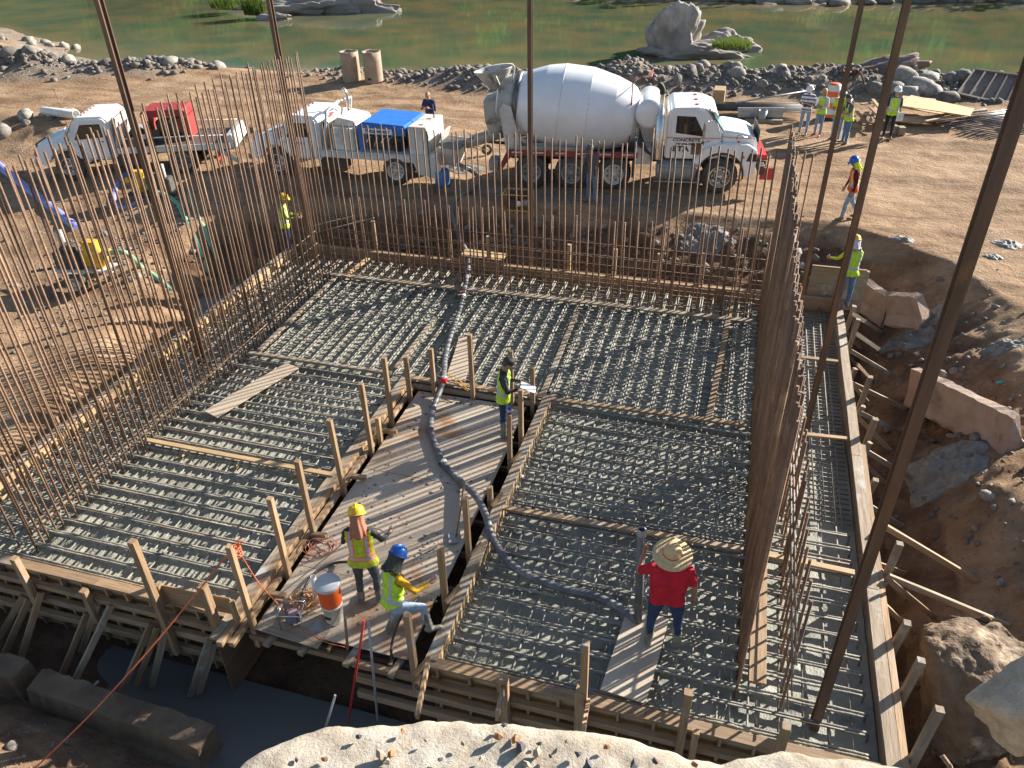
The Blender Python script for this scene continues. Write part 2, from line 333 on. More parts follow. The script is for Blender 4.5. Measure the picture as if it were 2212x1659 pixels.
def hit(px, py, dz=0.):
    d = ray(px, py); d = d/np.linalg.norm(d); ts = np.linspace(5, 95, 1500)
    zz = CH+d[2]*ts-terrain(d[0]*ts, d[1]*ts)-dz; i = int(np.argmax(zz < 0)); t = ts[i]
    k = max(i-1, 0); hi = ts[k]+(ts[i]-ts[k])*zz[k]/max(zz[k]-zz[i], 1e-6)
    return Vector((d[0]*hi, d[1]*hi, CH+d[2]*hi-dz))
def axis_lines(segs):
    out = []
    for a, b, n in segs: out += list(np.linspace(a, b, n, endpoint=False))
    return np.array(out+[segs[-1][1]])
def grid_mesh(name, xs, ys, zf):
    X, Y = np.meshgrid(xs, ys); Z = zf(X, Y); nx, ny = len(xs), len(ys)
    co = np.stack([X, Y, Z], -1).reshape(-1, 3)
    i = np.arange(nx*ny).reshape(ny, nx); f = np.stack([i[:-1, :-1], i[:-1, 1:], i[1:, 1:], i[1:, :-1]], -1).reshape(-1, 4)
    me = bpy.data.meshes.new(name); me.vertices.add(len(co)); me.vertices.foreach_set('co', co.ravel())
    me.loops.add(f.size); me.loops.foreach_set('vertex_index', f.ravel().astype(np.int32))
    me.polygons.add(len(f)); me.polygons.foreach_set('loop_start', np.arange(0, f.size, 4, dtype=np.int32)); me.polygons.foreach_set('loop_total', np.full(len(f), 4, np.int32))
    me.polygons.foreach_set('use_smooth', np.ones(len(f), bool)); me.update(); me.validate(); return me, co
def vcol(me, name, arr):
    a = me.color_attributes.new(name, 'FLOAT_COLOR', 'POINT'); a.data.foreach_set('color', np.asarray(arr, np.float32).ravel())
gx = axis_lines([(-400, -70, 22), (-70, -26, 90), (-26, -13, 110), (-13, 3, 70), (3, 9, 75), (9, 26, 60), (26, 70, 30), (70, 400, 20)])
gy = axis_lines([(-60, 0, 12), (0, 6, 50), (6, 14, 60), (14, 24, 120), (24, 42, 150), (42, 60, 50), (60, 85, 70), (85, 160, 30), (160, 420, 12)])
gme, gco = grid_mesh('ground', gx, gy, terrain)
X, Y, Z = gco.T
dfl, infl = pdist(X, Y, FLO); drm, inrm = pdist(X, Y, RIM)
grav = np.zeros(len(X))
for p, w, h in BERMS[:3]: grav = np.maximum(grav, np.clip(ridge(X, Y, p, w*1.25, 1.6), 0, 1))
grav = np.maximum(grav, sstep(-6.0, -2.5, Y-shore_y(X)))*(Y < 60)
grav = np.maximum(grav, .8*np.exp(-(((X+16.5)/5)**2+((Y-26.2)/.9)**2)))
grav = np.maximum(grav, np.where(Y > 60, sstep(3, 1, Y-far_y(X)), 0))
grav = np.maximum(grav, .9*np.exp(-(((X+5)/4.5)**2+((Y-22.6)/.7)**2)))    # cement slurry by the mixer
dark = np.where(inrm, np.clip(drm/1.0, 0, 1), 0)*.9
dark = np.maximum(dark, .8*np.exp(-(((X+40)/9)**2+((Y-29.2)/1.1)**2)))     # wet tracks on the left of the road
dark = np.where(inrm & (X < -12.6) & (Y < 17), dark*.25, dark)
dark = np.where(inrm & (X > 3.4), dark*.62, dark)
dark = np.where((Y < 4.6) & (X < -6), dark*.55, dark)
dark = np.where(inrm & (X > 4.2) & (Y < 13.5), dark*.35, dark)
green = np.where(Y > 60, sstep(1.5, 3.5, Y-far_y(X)), 0)
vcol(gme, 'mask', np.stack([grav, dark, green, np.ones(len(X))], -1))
def ground_material():
    m = bpy.data.materials.new('bare_dirt'); m.use_nodes = True; N = m.node_tree; L = N.links; b = N.nodes['Principled BSDF']
    tc = N.nodes.new('ShaderNodeTexCoord'); at_ = N.nodes.new('ShaderNodeVertexColor'); at_.layer_name = 'mask'
    sp = N.nodes.new('ShaderNodeSeparateColor'); L.new(at_.outputs[0], sp.inputs[0])
    def noise(s, d=6, r=.6, vec=None):
        n = N.nodes.new('ShaderNodeTexNoise'); n.inputs['Scale'].default_value = s; n.inputs['Detail'].default_value = d; n.inputs['Roughness'].default_value = r
        L.new(vec or tc.outputs['Object'], n.inputs['Vector']); return n.outputs[0]
    def ramp(src, stops):
        r = N.nodes.new('ShaderNodeValToRGB'); e = r.color_ramp.elements
        while len(e) < len(stops): e.new(.5)
        for k, (p, c) in enumerate(stops): e[k].position = p; e[k].color = (*c, 1)
        L.new(src, r.inputs[0]); return r.outputs[0]
    def mix(f, a, c, mode='MIX'):
        x = N.nodes.new('ShaderNodeMix'); x.data_type = 'RGBA'; x.blend_type = mode
        (L.new(f, x.inputs[0]) if not isinstance(f, float) else setattr(x.inputs[0], 'default_value', f)); L.new(a, x.inputs[6]); L.new(c, x.inputs[7]); return x.outputs[2]
    mp = N.nodes.new('ShaderNodeMapping'); mp.inputs['Scale'].default_value = (.25, 1.3, 1); mp.inputs['Rotation'].default_value = (0, 0, R_(6)); L.new(tc.outputs['Object'], mp.inputs[0])
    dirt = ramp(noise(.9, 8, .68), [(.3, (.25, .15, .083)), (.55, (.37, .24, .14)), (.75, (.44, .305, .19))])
    streak = ramp(noise(1.1, 7, .65, mp.outputs[0]), [(.34, (.55, .52, .50)), (.56, (1, 1, 1))])
    dirt = mix(1.0, dirt, streak, 'MULTIPLY')
    peb = N.nodes.new('ShaderNodeTexVoronoi'); peb.inputs['Scale'].default_value = 9; L.new(tc.outputs['Object'], peb.inputs['Vector'])
    pebc = ramp(peb.outputs['Color'], [(.0, (.22, .185, .15)), (.5, (.38, .33, .28)), (1., (.55, .50, .44))])
    pm = ramp(peb.outputs['Distance'], [(.22, (1, 1, 1)), (.30, (0, 0, 0))])
    n5 = noise(.7, 4); sparse = ramp(n5, [(.56, (0, 0, 0)), (.66, (1, 1, 1))])
    pk = mix(1.0, pm, sparse, 'MULTIPLY'); dirt = mix(pk, dirt, pebc)
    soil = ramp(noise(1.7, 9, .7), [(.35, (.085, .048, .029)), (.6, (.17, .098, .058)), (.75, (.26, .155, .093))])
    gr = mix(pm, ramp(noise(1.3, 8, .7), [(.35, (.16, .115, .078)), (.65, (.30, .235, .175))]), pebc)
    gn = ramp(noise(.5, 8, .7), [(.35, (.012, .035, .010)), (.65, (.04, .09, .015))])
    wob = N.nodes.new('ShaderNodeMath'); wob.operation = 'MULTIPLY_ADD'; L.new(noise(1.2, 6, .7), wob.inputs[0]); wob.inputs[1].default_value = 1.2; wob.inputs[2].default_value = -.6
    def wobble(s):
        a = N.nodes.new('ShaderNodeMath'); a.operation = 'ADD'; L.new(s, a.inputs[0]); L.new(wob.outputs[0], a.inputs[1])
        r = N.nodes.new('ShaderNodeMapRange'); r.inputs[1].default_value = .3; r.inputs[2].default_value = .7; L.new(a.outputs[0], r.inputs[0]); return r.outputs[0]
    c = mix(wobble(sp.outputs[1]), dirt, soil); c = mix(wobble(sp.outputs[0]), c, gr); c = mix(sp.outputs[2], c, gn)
    L.new(c, b.inputs['Base Color']); b.inputs['Roughness'].default_value = .95; b.inputs['Specular IOR Level'].default_value = .15
    h = N.nodes.new('ShaderNodeMath'); h.operation = 'ADD'; L.new(noise(6, 9, .72), h.inputs[0])
    pd = N.nodes.new('ShaderNodeMath'); pd.operation = 'MULTIPLY'; L.new(pm, pd.inputs[0]); pd.inputs[1].default_value = .25; L.new(pd.outputs[0], h.inputs[1])
    bp = N.nodes.new('ShaderNodeBump'); bp.inputs['Strength'].default_value = .9; bp.inputs['Distance'].default_value = .09; L.new(h.outputs[0], bp.inputs['Height']); L.new(bp.outputs[0], b.inputs['Normal'])
    return m
DIRT = ground_material()
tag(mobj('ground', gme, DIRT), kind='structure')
# ---- water
def water_material(name, deep, shallow, bs, bstr, rough=.02, spec=.5):
    m = bpy.data.materials.new(name); m.use_nodes = True; N = m.node_tree; L = N.links; b = N.nodes['Principled BSDF']
    tc = N.nodes.new('ShaderNodeTexCoord'); a = N.nodes.new('ShaderNodeVertexColor'); a.layer_name = 'depth'
    sp = N.nodes.new('ShaderNodeSeparateColor'); L.new(a.outputs[0], sp.inputs[0])
    n0 = N.nodes.new('ShaderNodeTexNoise'); n0.inputs['Scale'].default_value = .35; n0.inputs['Detail'].default_value = 6; L.new(tc.outputs['Object'], n0.inputs['Vector'])
    ad = N.nodes.new('ShaderNodeMath'); ad.operation = 'MULTIPLY_ADD'; L.new(n0.outputs[0], ad.inputs[0]); ad.inputs[1].default_value = .7; ad.inputs[2].default_value = -.35
    a2 = N.nodes.new('ShaderNodeMath'); a2.operation = 'ADD'; L.new(ad.outputs[0], a2.inputs[0]); L.new(sp.outputs[0], a2.inputs[1])
    rp = N.nodes.new('ShaderNodeValToRGB'); rp.color_ramp.elements[0].position = .12; rp.color_ramp.elements[0].color = (*shallow, 1); rp.color_ramp.elements[1].position = .55; rp.color_ramp.elements[1].color = (*deep, 1)
    L.new(a2.outputs[0], rp.inputs[0]); L.new(rp.outputs[0], b.inputs['Base Color'])
    b.inputs['Roughness'].default_value = rough; b.inputs['IOR'].default_value = 1.33; b.inputs['Specular IOR Level'].default_value = spec
    mp = N.nodes.new('ShaderNodeMapping'); mp.inputs['Scale'].default_value = (.7, 1.6, 1); L.new(tc.outputs['Object'], mp.inputs[0])
    n = N.nodes.new('ShaderNodeTexNoise'); n.inputs['Scale'].default_value = bs; n.inputs['Detail'].default_value = 4; L.new(mp.outputs[0], n.inputs['Vector'])
    bp = N.nodes.new('ShaderNodeBump'); bp.inputs['Strength'].default_value = bstr; bp.inputs['Distance'].default_value = .05; L.new(n.outputs[0], bp.inputs['Height']); L.new(bp.outputs[0], b.inputs['Normal'])
    return m
wx = axis_lines([(-400, -70, 10), (-70, 40, 150), (40, 400, 10)]); wy = axis_lines([(36, 84, 90), (84, 110, 4)])
wme, wco = grid_mesh('river_water', wx, wy, lambda x, y: np.full(x.shape, WATER_Z))
dep = np.clip((WATER_Z-terrain(wco[:, 0], wco[:, 1]))/1.3, 0, 1)
vcol(wme, 'depth', np.stack([dep, dep, dep, np.ones(len(dep))], -1))
tag(mobj('river_water', wme, water_material('green_river_water', (.006, .075, .052), (.17, .13, .06), .8, .05, .07)), kind='structure')
def puddle(name, pts, z, deep, shallow, rough=.05):
    b = MB(); n = len(pts); b.v = [(p[0], p[1], z) for p in pts]; b.f = [tuple(range(n))]; b.sm = [False]; b.mi = [0]
    me = b.mesh(name); vcol(me, 'depth', [(1, 1, 1, 1)]*n)
    return tag(mobj(name, me, water_material(name+'_surface', deep, shallow, 1.5, .05, rough)), kind='structure')
puddle('pit_water', [(-12.6, -4), (3.4, -4), (3.4, 6.0), (-12.6, 6.0)], -1.43, (.13, .125, .11), (.13, .12, .10), .3)
puddle('pond_water', [(-16.2, 15), (-12.2, 15), (-12.2, 19.6), (-16.2, 19.6)], -.98, (.10, .085, .05), (.16, .12, .07))
# ---- the wooded hill across the river (its light comes back off the water)
def leaf_material(name, c1, c2, tr=.5):
    m = bpy.data.materials.new(name); m.use_nodes = True; N = m.node_tree; L = N.links; N.nodes.remove(N.nodes['Principled BSDF'])
    o = N.nodes['Material Output']; tc = N.nodes.new('ShaderNodeTexCoord'); n = N.nodes.new('ShaderNodeTexNoise'); n.inputs['Scale'].default_value = .12; n.inputs['Detail'].default_value = 6
    L.new(tc.outputs['Object'], n.inputs['Vector']); r = N.nodes.new('ShaderNodeValToRGB'); r.color_ramp.elements[0].position = .36; r.color_ramp.elements[0].color = (*c1, 1); r.color_ramp.elements[1].position = .62; r.color_ramp.elements[1].color = (*c2, 1)
    L.new(n.outputs[0], r.inputs[0]); d = N.nodes.new('ShaderNodeBsdfDiffuse'); t = N.nodes.new('ShaderNodeBsdfTranslucent'); x = N.nodes.new('ShaderNodeMixShader'); x.inputs[0].default_value = tr
    L.new(r.outputs[0], d.inputs[0]); L.new(r.outputs[0], t.inputs[0]); L.new(d.outputs[0], x.inputs[1]); L.new(t.outputs[0], x.inputs[2]); L.new(x.outputs[0], o.inputs[0]); return m
LEAF = leaf_material('hill_foliage', (.004, .028, .012), (.045, .20, .02), .6)  # sunlit and shaded patches of the trees are put into the leaf colours
GRASS = leaf_material('grass_blades', (.07, .11, .02), (.16, .20, .05), .4)
def leaf_cloud(spec, seed):
    # spec rows: centre x, y, z, radius, count, leaf size
    q = np.random.default_rng(seed); V = []; F = []; n = 0
    for (cx, cy, cz, rad, cnt, ls) in spec:
        d = q.normal(size=(cnt, 3)); d /= np.linalg.norm(d, axis=1)[:, None]; r = rad*(.55+.5*q.random((cnt, 1)))*(1+.35*np.sin(d[:, :1]*5+cx)*np.cos(d[:, 1:2]*6+cy))
        c = np.array([cx, cy, cz])+d*r*np.array([1, 1, .8])
        a = q.normal(size=(cnt, 3)); a /= np.linalg.norm(a, axis=1)[:, None]; b = np.cross(a, q.normal(size=(cnt, 3))); b /= np.linalg.norm(b, axis=1)[:, None]
        s = ls*(.6+.8*q.random((cnt, 1))); V.append(np.stack([c-a*s, c+b*s*.6, c+a*s, c-b*s*.6], 1).reshape(-1, 3)); F.append(np.arange(cnt*4).reshape(-1, 4)+n); n += cnt*4
    V = np.concatenate(V); F = np.concatenate(F); me = bpy.data.meshes.new('foliage'); me.vertices.add(len(V)); me.vertices.foreach_set('co', V.ravel()); me.loops.add(F.size); me.loops.foreach_set('vertex_index', F.ravel().astype(np.int32))
    me.polygons.add(len(F)); me.polygons.foreach_set('loop_start', np.arange(0, F.size, 4, dtype=np.int32)); me.polygons.foreach_set('loop_total', np.full(len(F), 4, np.int32)); me.update(); return me
q_ = np.random.default_rng(3); spec = []
for i in range(330):
    x = q_.uniform(-95, 75); f = q_.uniform(9, 75)**1.0; y = float(far_y(np.array([x]))[0])+f; r = q_.uniform(1.8, 4.2); spec.append((x, y, tz(x, y)+r*q_.uniform(.6, 1.7), r, 260, .42))
for i in range(150):
    x = q_.uniform(-90, 60); y = float(far_y(np.array([x]))[0])+q_.uniform(4, 11); r = q_.uniform(.8, 1.9); spec.append((x, y, tz(x, y)+r*.6, r, 200, .28))
tag(mobj('hillside_wood', leaf_cloud(spec, 5), LEAF), 'dense green wood on the hillside across the river', 'wood', kind='stuff')
# ================================================================= FOOTING: CONCRETE, REINFORCEMENT, FORMS
XL, XR, YF, YB = -11.85, 2.62, 6.12, 18.1
NX0, NX1, NY = -6.2, -3.02, 12.55                       # the notch (plywood walkway)
def slab_z(x, y):
    z = np.full(x.shape, -.16)
    z = np.where(y > NY, -.095, z); z = np.where((x < -10.2) | (x > 1.0) | (y > 16.9), -.26, z); z = np.where((x > NX1) & (y < NY), -.185, z)
    return z+.018*np.abs(fbm(x*2.6, y*2.6, 71, 4))+.04*fbm(x*.6, y*.6, 73, 3)+.022*np.clip(fbm(x*6, y*6, 75, 3), 0, 1)
sx = np.linspace(XL, XR, 300); sy = np.linspace(YF, YB, 250)
sme, sco = grid_mesh('concrete_slab', sx, sy, slab_z)
bm = bmesh.new(); bm.from_mesh(sme)
bmesh.ops.delete(bm, geom=[f for f in bm.faces if NX0 < f.calc_center_median().x < NX1 and f.calc_center_median().y < NY], context='FACES'); bm.to_mesh(sme); bm.free()
tag(mobj('concrete_slab', sme, CONC), 'wet grey concrete being poured around the bar mats inside the forms', 'concrete')
BARC = {}
def bar_mesh(kind, L, r):
    L = round(L, 2); key = (kind, L, r)
    if key in BARC: return BARC[key]
    b = MB()
    if kind == 'clean': b.tube([(-L/2, 0, 0), (L/2, 0, 0)], r, 6)
    else:
        sd = kind if isinstance(kind, int) else 0; n = max(3, int(L/.055)); q = np.arange(n+1)
        lump = vnoise(q*.55, q*0+sd*3.7, 5); cover = sstep(.30, .62, vnoise(q*.09, q*0+sd*1.9, 8))
        jz = (vnoise(q*.25, q*0+sd, 12)-.5)*.008
        b.tube([(-L/2+L*k/n, 0, jz[k]) for k in range(n+1)], r, 7, rs=[r*(1.0+cover[k]*(.08+.8*lump[k]*lump[k]*1.3)) for k in range(n+1)])
    BARC[key] = b.mesh('bar'); return BARC[key]
def bar(kind, a, b_, r, m, parent, name='bar'):
    a = Vector(a); b_ = Vector(b_)
    me = bar_mesh(kind, (b_-a).length, r)
    return mobj(name, me, m, parent, TM(a, b_))
J = lambda s: rng.uniform(-s, s)
# ---- bar mats
def mat_thing(label, loc): return thing('reinforcement_mat', loc, label, 'rebar mat', 'reinforcement mats in the pour')
def pair(p, a, b_, kinds, r=.0165, g=.025):
    d = (Vector(b_)-Vector(a)).normalized(); s = Vector((-d.y, d.x, 0))*g
    for k in (-1, 1):
        kk = rng.choice(kinds); o = Vector((J(.01), J(.01), J(.008)))
        bar(kk, Vector(a)+s*k+o, Vector(b_)+s*k+o, r, CAKED if isinstance(kk, int) else GREYBAR, p)
mA = mat_thing('bar mat of the front left bay, left of the plywood walkway', (-8.2, 9.2, -.3))
y = YF+.12; i = 0
while y < NY-.1:
    pair(mA, (XL+.1, y, .0), (NX0-.12, y+J(.02), .0), [0, 'clean', 2, 3] if y < 11 else ['clean', 'clean', 1]); y += .295; i += 1
for x in np.arange(XL+.2, NX0-.1, .19): bar(rng.choice(['clean', 4]), (x+J(.02), YF+.08, -.034), (x+J(.02), NY, -.034), .0135, CAKED, mA)
mB = mat_thing('bar mat of the front right bay, where the red shirted man stands', (-.3, 9.2, -.3))
y = YF+.12
while y < NY-.1:
    pair(mB, (NX1+.08, y, .0), ((XR-.15) if y < 10.3 else .95, y+J(.02), .0), [0, 1, 'clean', 3]); y += .295
for x in np.arange(NX1+.25, 1.1, .19): bar(rng.choice(['clean', 4]), (x+J(.02), YF+.08, -.036), (x+J(.02), NY, -.036), .0135, CAKED, mB)
for x in (1.15, 1.42, 1.72, 2.02, 2.3): bar('clean', (x, YF+.08, -.04), (x, 10.3, -.04), .013, GREYBAR, mB)
for y in np.arange(YF+.1, NY-.1, .098): bar('clean', (NX1+.10+J(.03), y, -.30), (NX1+.06+J(.02), y, .03+J(.02)), .011, CAKED, mB, 'hairpin')
for y in np.arange(YF+.12, 10.3, .295): bar('clean', (XR-.13, y+.02, -.35), (XR-.13, y+.02, .012), .015, GREYBAR, mB, 'hook')
for x in np.arange(NX1+.35, 1.0, .38):
    for y in np.arange(YF+.3, NY-.2, .59):
        if rng.random() < .7: bar('clean', (x+J(.05), y+J(.05), -.25), (x+J(.06), y+J(.06), .02+J(.03)), .010, CAKED, mB, 'chair_leg')
mC = mat_thing('bar mat of the back bay, below the far row of uprights', (-4.6, 15.2, -.3))
x = XL+.15
while x < 1.0:
    pair(mC, (x+J(.01), NY+.1, .0), (x, YB-.08, .0), [0, 1, 2, 3] if x > -9.9 else ['clean', 0]); x += .288
for y in np.arange(NY+.15, YB-.05, .2): bar(rng.choice(['clean', 4, 5]), (XL+.1, y+J(.015), -.04), (1.0, y+J(.015), -.04), .014, GREYBAR if y > 16.9 else CAKED, mC)
mD = mat_thing('bar mat of the narrow right hand strip beside the long form', (1.9, 14, -.3))
for y in np.arange(10.45, YB-.05, .13): bar('clean', (1.0, y+J(.01), -.10), (XR-.06, y+J(.01), -.10), .012, GREYBAR, mD)
for x in (1.22, 1.72): pair(mD, (x, 10.4, -.03), (x-.03, YB-.1, -.03), [0, 1], .02)
for x in (1.98, 2.14, 2.3, 2.4): bar('clean', (x, 10.4, -.06), (x, YB-.1-J(.5), -.06), .014, GREYBAR, mD)
# ---- curtains of uprights
def upright(p, x, y, z, lean=.03):
    bar('clean', (x, y, -.3), (x+J(lean), y+J(lean), z), .019, RUST, p, 'upright_bar')
cL = thing('rebar_curtain', (-10.1, 11.8, -.2), 'tall rusty rebar curtain rising along the left wall line', 'rebar', 'curtains of upright rebar')
y = 6.45; k = 0
while y < 17.0:
    upright(cL, -10.1+J(.015), y+J(.02), 5.57+J(.06)+(0 if k % 2 else -.03), .06); y += .148; k += 1
y = 6.55
while y < 17.1:
    upright(cL, -10.62+J(.02), y+J(.03), 5.5+J(.10), .06); y += .30
for z in (.32, .66, 1.0): bar('clean', (-10.66, 6.3, z), (-10.66, 17.3, z+.02), .011, RUST, cL, 'tie_bar')
for z in (.28,): bar('clean', (-10.06, 6.3, z), (-10.06, 17.3, z), .011, GREYBAR, cL, 'tie_bar')
cB = thing('rebar_curtain', (-4.4, 16.9, -.2), 'straight rusty rebar curtain along the far wall line before the mixer truck', 'rebar', 'curtains of upright rebar')
x = -9.95; k = 0
while x < 1.5:
    upright(cB, x+J(.02), 16.9+J(.015), 4.0+J(.06), .04); x += .172; k += 1
x = -9.9
while x < 1.0:
    upright(cB, x+J(.03), 17.45+J(.02), 2.0+J(.08), .04); x += .30
for z in (.22, .46, .70, .95, 1.25):
    bar('clean', (-10.3, 16.87, z), (1.6, 16.87, z+.02), .011, RUST, cB, 'tie_bar'); bar('clean', (-10.3, 17.48, z+.08), (1.6, 17.48, z+.08), .011, RUST, cB, 'tie_bar')
for a in ((-10.2, 17.0), (-9.6, 17.05)): bar('clean', (a[0]-.9, 16.2, 1.3), (a[0]+.6, 17.5, 1.45), .011, GREYBAR, cB, 'tie_bar')
cR = thing('rebar_curtain', (1.0, 11.8, -.2), 'dense rusty rebar curtain along the right wall line, seen end on', 'rebar', 'curtains of upright rebar')
y = 6.75
while y < 17.2:
    upright(cR, .90+J(.012), y+J(.02), 4.42+J(.07), .03); y += .155
y = 6.9
while y < 17.2:
    upright(cR, .935+J(.015), y+J(.03), 4.38+J(.10), .02); y += .155
y = 6.62
while y < 16.8:
    upright(cR, 1.45+J(.015), y+J(.02), 2.03+J(.06), .03); y += .30
for z in (.95, 1.18): bar('clean', (1.43, 6.4, z), (1.43, 13.0, z), .015, GREYBAR, cR, 'tie_bar')
for z in (.3, .6): bar('clean', (1.48, 6.4, z), (1.48, 16.9, z), .011, RUST, cR, 'tie_bar')
# ---- soldier piles
def pile(x, y, z0, top, label, lx=0., ly=0., fw=.105, d=.115, rz=0.):
    t = thing('steel_pile', (x, y, z0), label, 'steel pile', 'tall steel piles standing round the pour')
    M4 = Matrix.Translation((x, y, z0)) @ Matrix(((1, 0, lx, 0), (0, 1, ly, 0), (0, 0, 1, 0), (0, 0, 0, 1))) @ Matrix.Rotation(rz, 4, 'Z'); h = top-z0
    for s in (-1, 1): MB().box((0, s*d/2, h/2), (fw, .016, h)).build('flange', PILE, t, M4)
    MB().box((0, 0, h/2), (.012, d-.02, h)).build('web', PILE, t, M4); return t
pile(1.88, 6.62, -1.2, 9.4, 'nearest steel pile, lit rusty brown, at the right front of the pour')
pile(1.90, 12.95, -1.2, 9.6, 'steel pile in the middle of the right strip, second from the front', fw=.10, d=.12)
pile(1.92, 18.9, -1.2, 9.6, 'steel pile beyond the far right corner of the forms', fw=.10, d=.12)
pile(-5.15, 18.85, -1.2, 9.9, 'single steel pile standing before the mixer drum', fw=.10, d=.12, lx=.01)
pile(-11.12, 12.35, -1.2, 9.6, 'steel pile with a bright edge, behind the left rebar curtain', fw=.10, d=.12)
pile(-11.05, 17.6, -1.2, 10.2, 'steel pile at the far left corner where two curtains meet', fw=.10, d=.12)
# ---- forms
def form(label, loc): return thing('timber_formwork', loc, label, 'formwork', 'timber forms around the pour')
def panels(p, a, b_, z0, z1, t=.018, m=WOODP, n=None, off=0.):
    a = Vector(a); b_ = Vector(b_); L = (b_-a).length; n = n or max(1, round(L/2.44)); d = (b_-a)/n; h = z1-z0
    for k in range(n):
        u = a+d*k+d.normalized()*.002; v = a+d*(k+1)-d.normalized()*.002
        timber('panel', u+Vector((0, 0, (z0+z1)/2)), v+Vector((0, 0, (z0+z1)/2+J(.006))), t, h, m, p)
def runs(name, p, a, b_, w, h, m, piece=3.2, **k):
    a = Vector(a); b_ = Vector(b_); L = (b_-a).length; n = max(1, round(L/piece)); d = (b_-a)/n
    for i in range(n): timber(name, a+d*i+d.normalized()*.003, a+d*(i+1)-d.normalized()*.003+Vector((0, 0, J(.006))), w, h, m, p, **k)
def post(p, base, top, w=.085, m=WOOD, name='post', d=None): return timber(name, base, top, d or w, w, m, p)
fL = form('long left form with pale boards lit inside the rebar curtain', (XL-.1, 12, -1.3))
panels(fL, (XL-.02, YF-.9, 0), (XL-.02, YB, 0), -1.3, .10)
for k, y in enumerate(np.arange(YF-.7, YB, .34)): timber('stud', (XL-.07, y, -1.25), (XL-.07, y+J(.02), .05), .085, .07, WOOD, fL)
for k, y in enumerate(np.arange(YF-.5, YB, .45)):
    if rng.random() < .75: timber('cleat', (XL+.012, y, -.16), (XL+.012, y+.26+J(.05), -.16+J(.01)), .03, .40, WOODP, fL, up=(0, 0, 1))
runs('plate', fL, (XL-.10, YF-.9, .125), (XL-.10, YB, .125), .14, .04, WOODW)
for px, py in ((12, 985), (118, 900), (330, 720), (560, 560)):
    q = atx(px, py, XL-.25); post(fL, (XL-.25, q.y, -1.2), (XL-.25, q.y, q.z))
fB = form('far form beyond the back rebar curtain', (-4.5, YB+.1, -1.3))
panels(fB, (XL, YB+.02, 0), (XR+.1, YB+.02, 0), -1.3, .12, m=WOOD)
runs('plate', fB, (XL, YB+.09, .145), (XR, YB+.09, .145), .15, .045, WOOD)
runs('wale', fB, (XL, YB+.13, -.2), (XR, YB+.13, -.2), .09, .14, WOOD)
for px, py in ((690, 560), (805, 477), (970, 498), (1054, 510), (1230, 528), (1330, 538), (1425, 548), (1522, 548)):
    q = aty(px, py, YB+.2); post(fB, (q.x, YB+.2, -1.2), (q.x, YB+.2, q.z), .09)
for px in (760, 900, 1120, 1290, 1480): q = aty(px, 560, YB+.2); timber('brace', (q.x, YB+.15, .05), (q.x+.3, YB+1.3, -.75), .04, .09, WOOD, fB)
timber('platform_board', aty(1000, 545, YB+.35), aty(1090, 556, YB+.35), .45, .03, WOODP, fB)
fR = form('long right form with a pale top plate and leaning stakes', (XR+.1, 12, -1.3))
panels(fR, (XR+.02, YF-.35, 0), (XR+.02, YB+.5, 0), -1.3, .08, m=WOODW)
runs('plate', fR, (XR+.09, YF-.4, .10), (XR+.09, YB+.4, .10), .17, .045, WOODW)
runs('wale', fR, (XR+.22, YF-.4, .03), (XR+.22, 12.5, .03), .09, .14, WOOD)
runs('wale', fR, (XR+.11, YF-.4, -.55), (XR+.11, YB, -.55), .09, .14, WOODW)
SK = lambda x, y: (1474.6+x/3, 553+y/3)
for (tx, ty), (bx, by) in (((1100, 235), (1060, 470)), ((1130, 350), (1075, 610)), ((1115, 690), (1090, 790)), ((1205, 705), (1130, 1020)), ((1235, 965), (1160, 1280)), ((1240, 1360), (1195, 1560)), ((1395, 1779), (1285, 2160)), ((1430, 2200), (1345, 2580)), ((1525, 2485), (1390, 2930)), ((1665, 2920), (1500, 3250)), ((1165, 930), (1135, 1040)), ((1205, 1145), (1180, 1270))):
    b0 = atx(*SK(bx, by), XR+.33); t0 = atx(*SK(tx, ty), XR+.38); t0.y = b0.y+J(.05)
    d = (t0-b0).normalized(); post(fR, b0-d*.9, t0, .095, WOODW)
for (ax, ay), (bx, by), w in (((1020, 450), (1155, 590), .09), ((1095, 370), (1300, 490), .09), ((1120, 500), (1310, 622), .09), ((1035, 600), (1150, 720), .08), ((1090, 615), (1345, 755), .09), ((1130, 700), (1235, 805), .07), ((1070, 790), (1220, 960), .08), ((1110, 830), (1450, 982), .09), ((1090, 1000), (1350, 1250), .09), ((1150, 1015), (1405, 1132), .09), ((1165, 1250), (1490, 1432), .10), ((1140, 1310), (1310, 1460), .09), ((1180, 1600), (1425, 1740), .09), ((1290, 1740), (1910, 2095), .10), ((1230, 1980), (1450, 2045), .07), ((1240, 1990), (1450, 2210), .08), ((1330, 2075), (2110, 2385), .10), ((1350, 2110), (1635, 2330), .08), ((1250, 2210), (1500, 2430), .09), ((1310, 2770), (1640, 2790), .09)):
    a0 = atx(*SK(ax, ay), XR+.30); e = hit(*SK(bx, by), .04); timber('brace', a0, e, w*.5, w, rng.choice([WOODW, WOOD, WOOD]), fR)
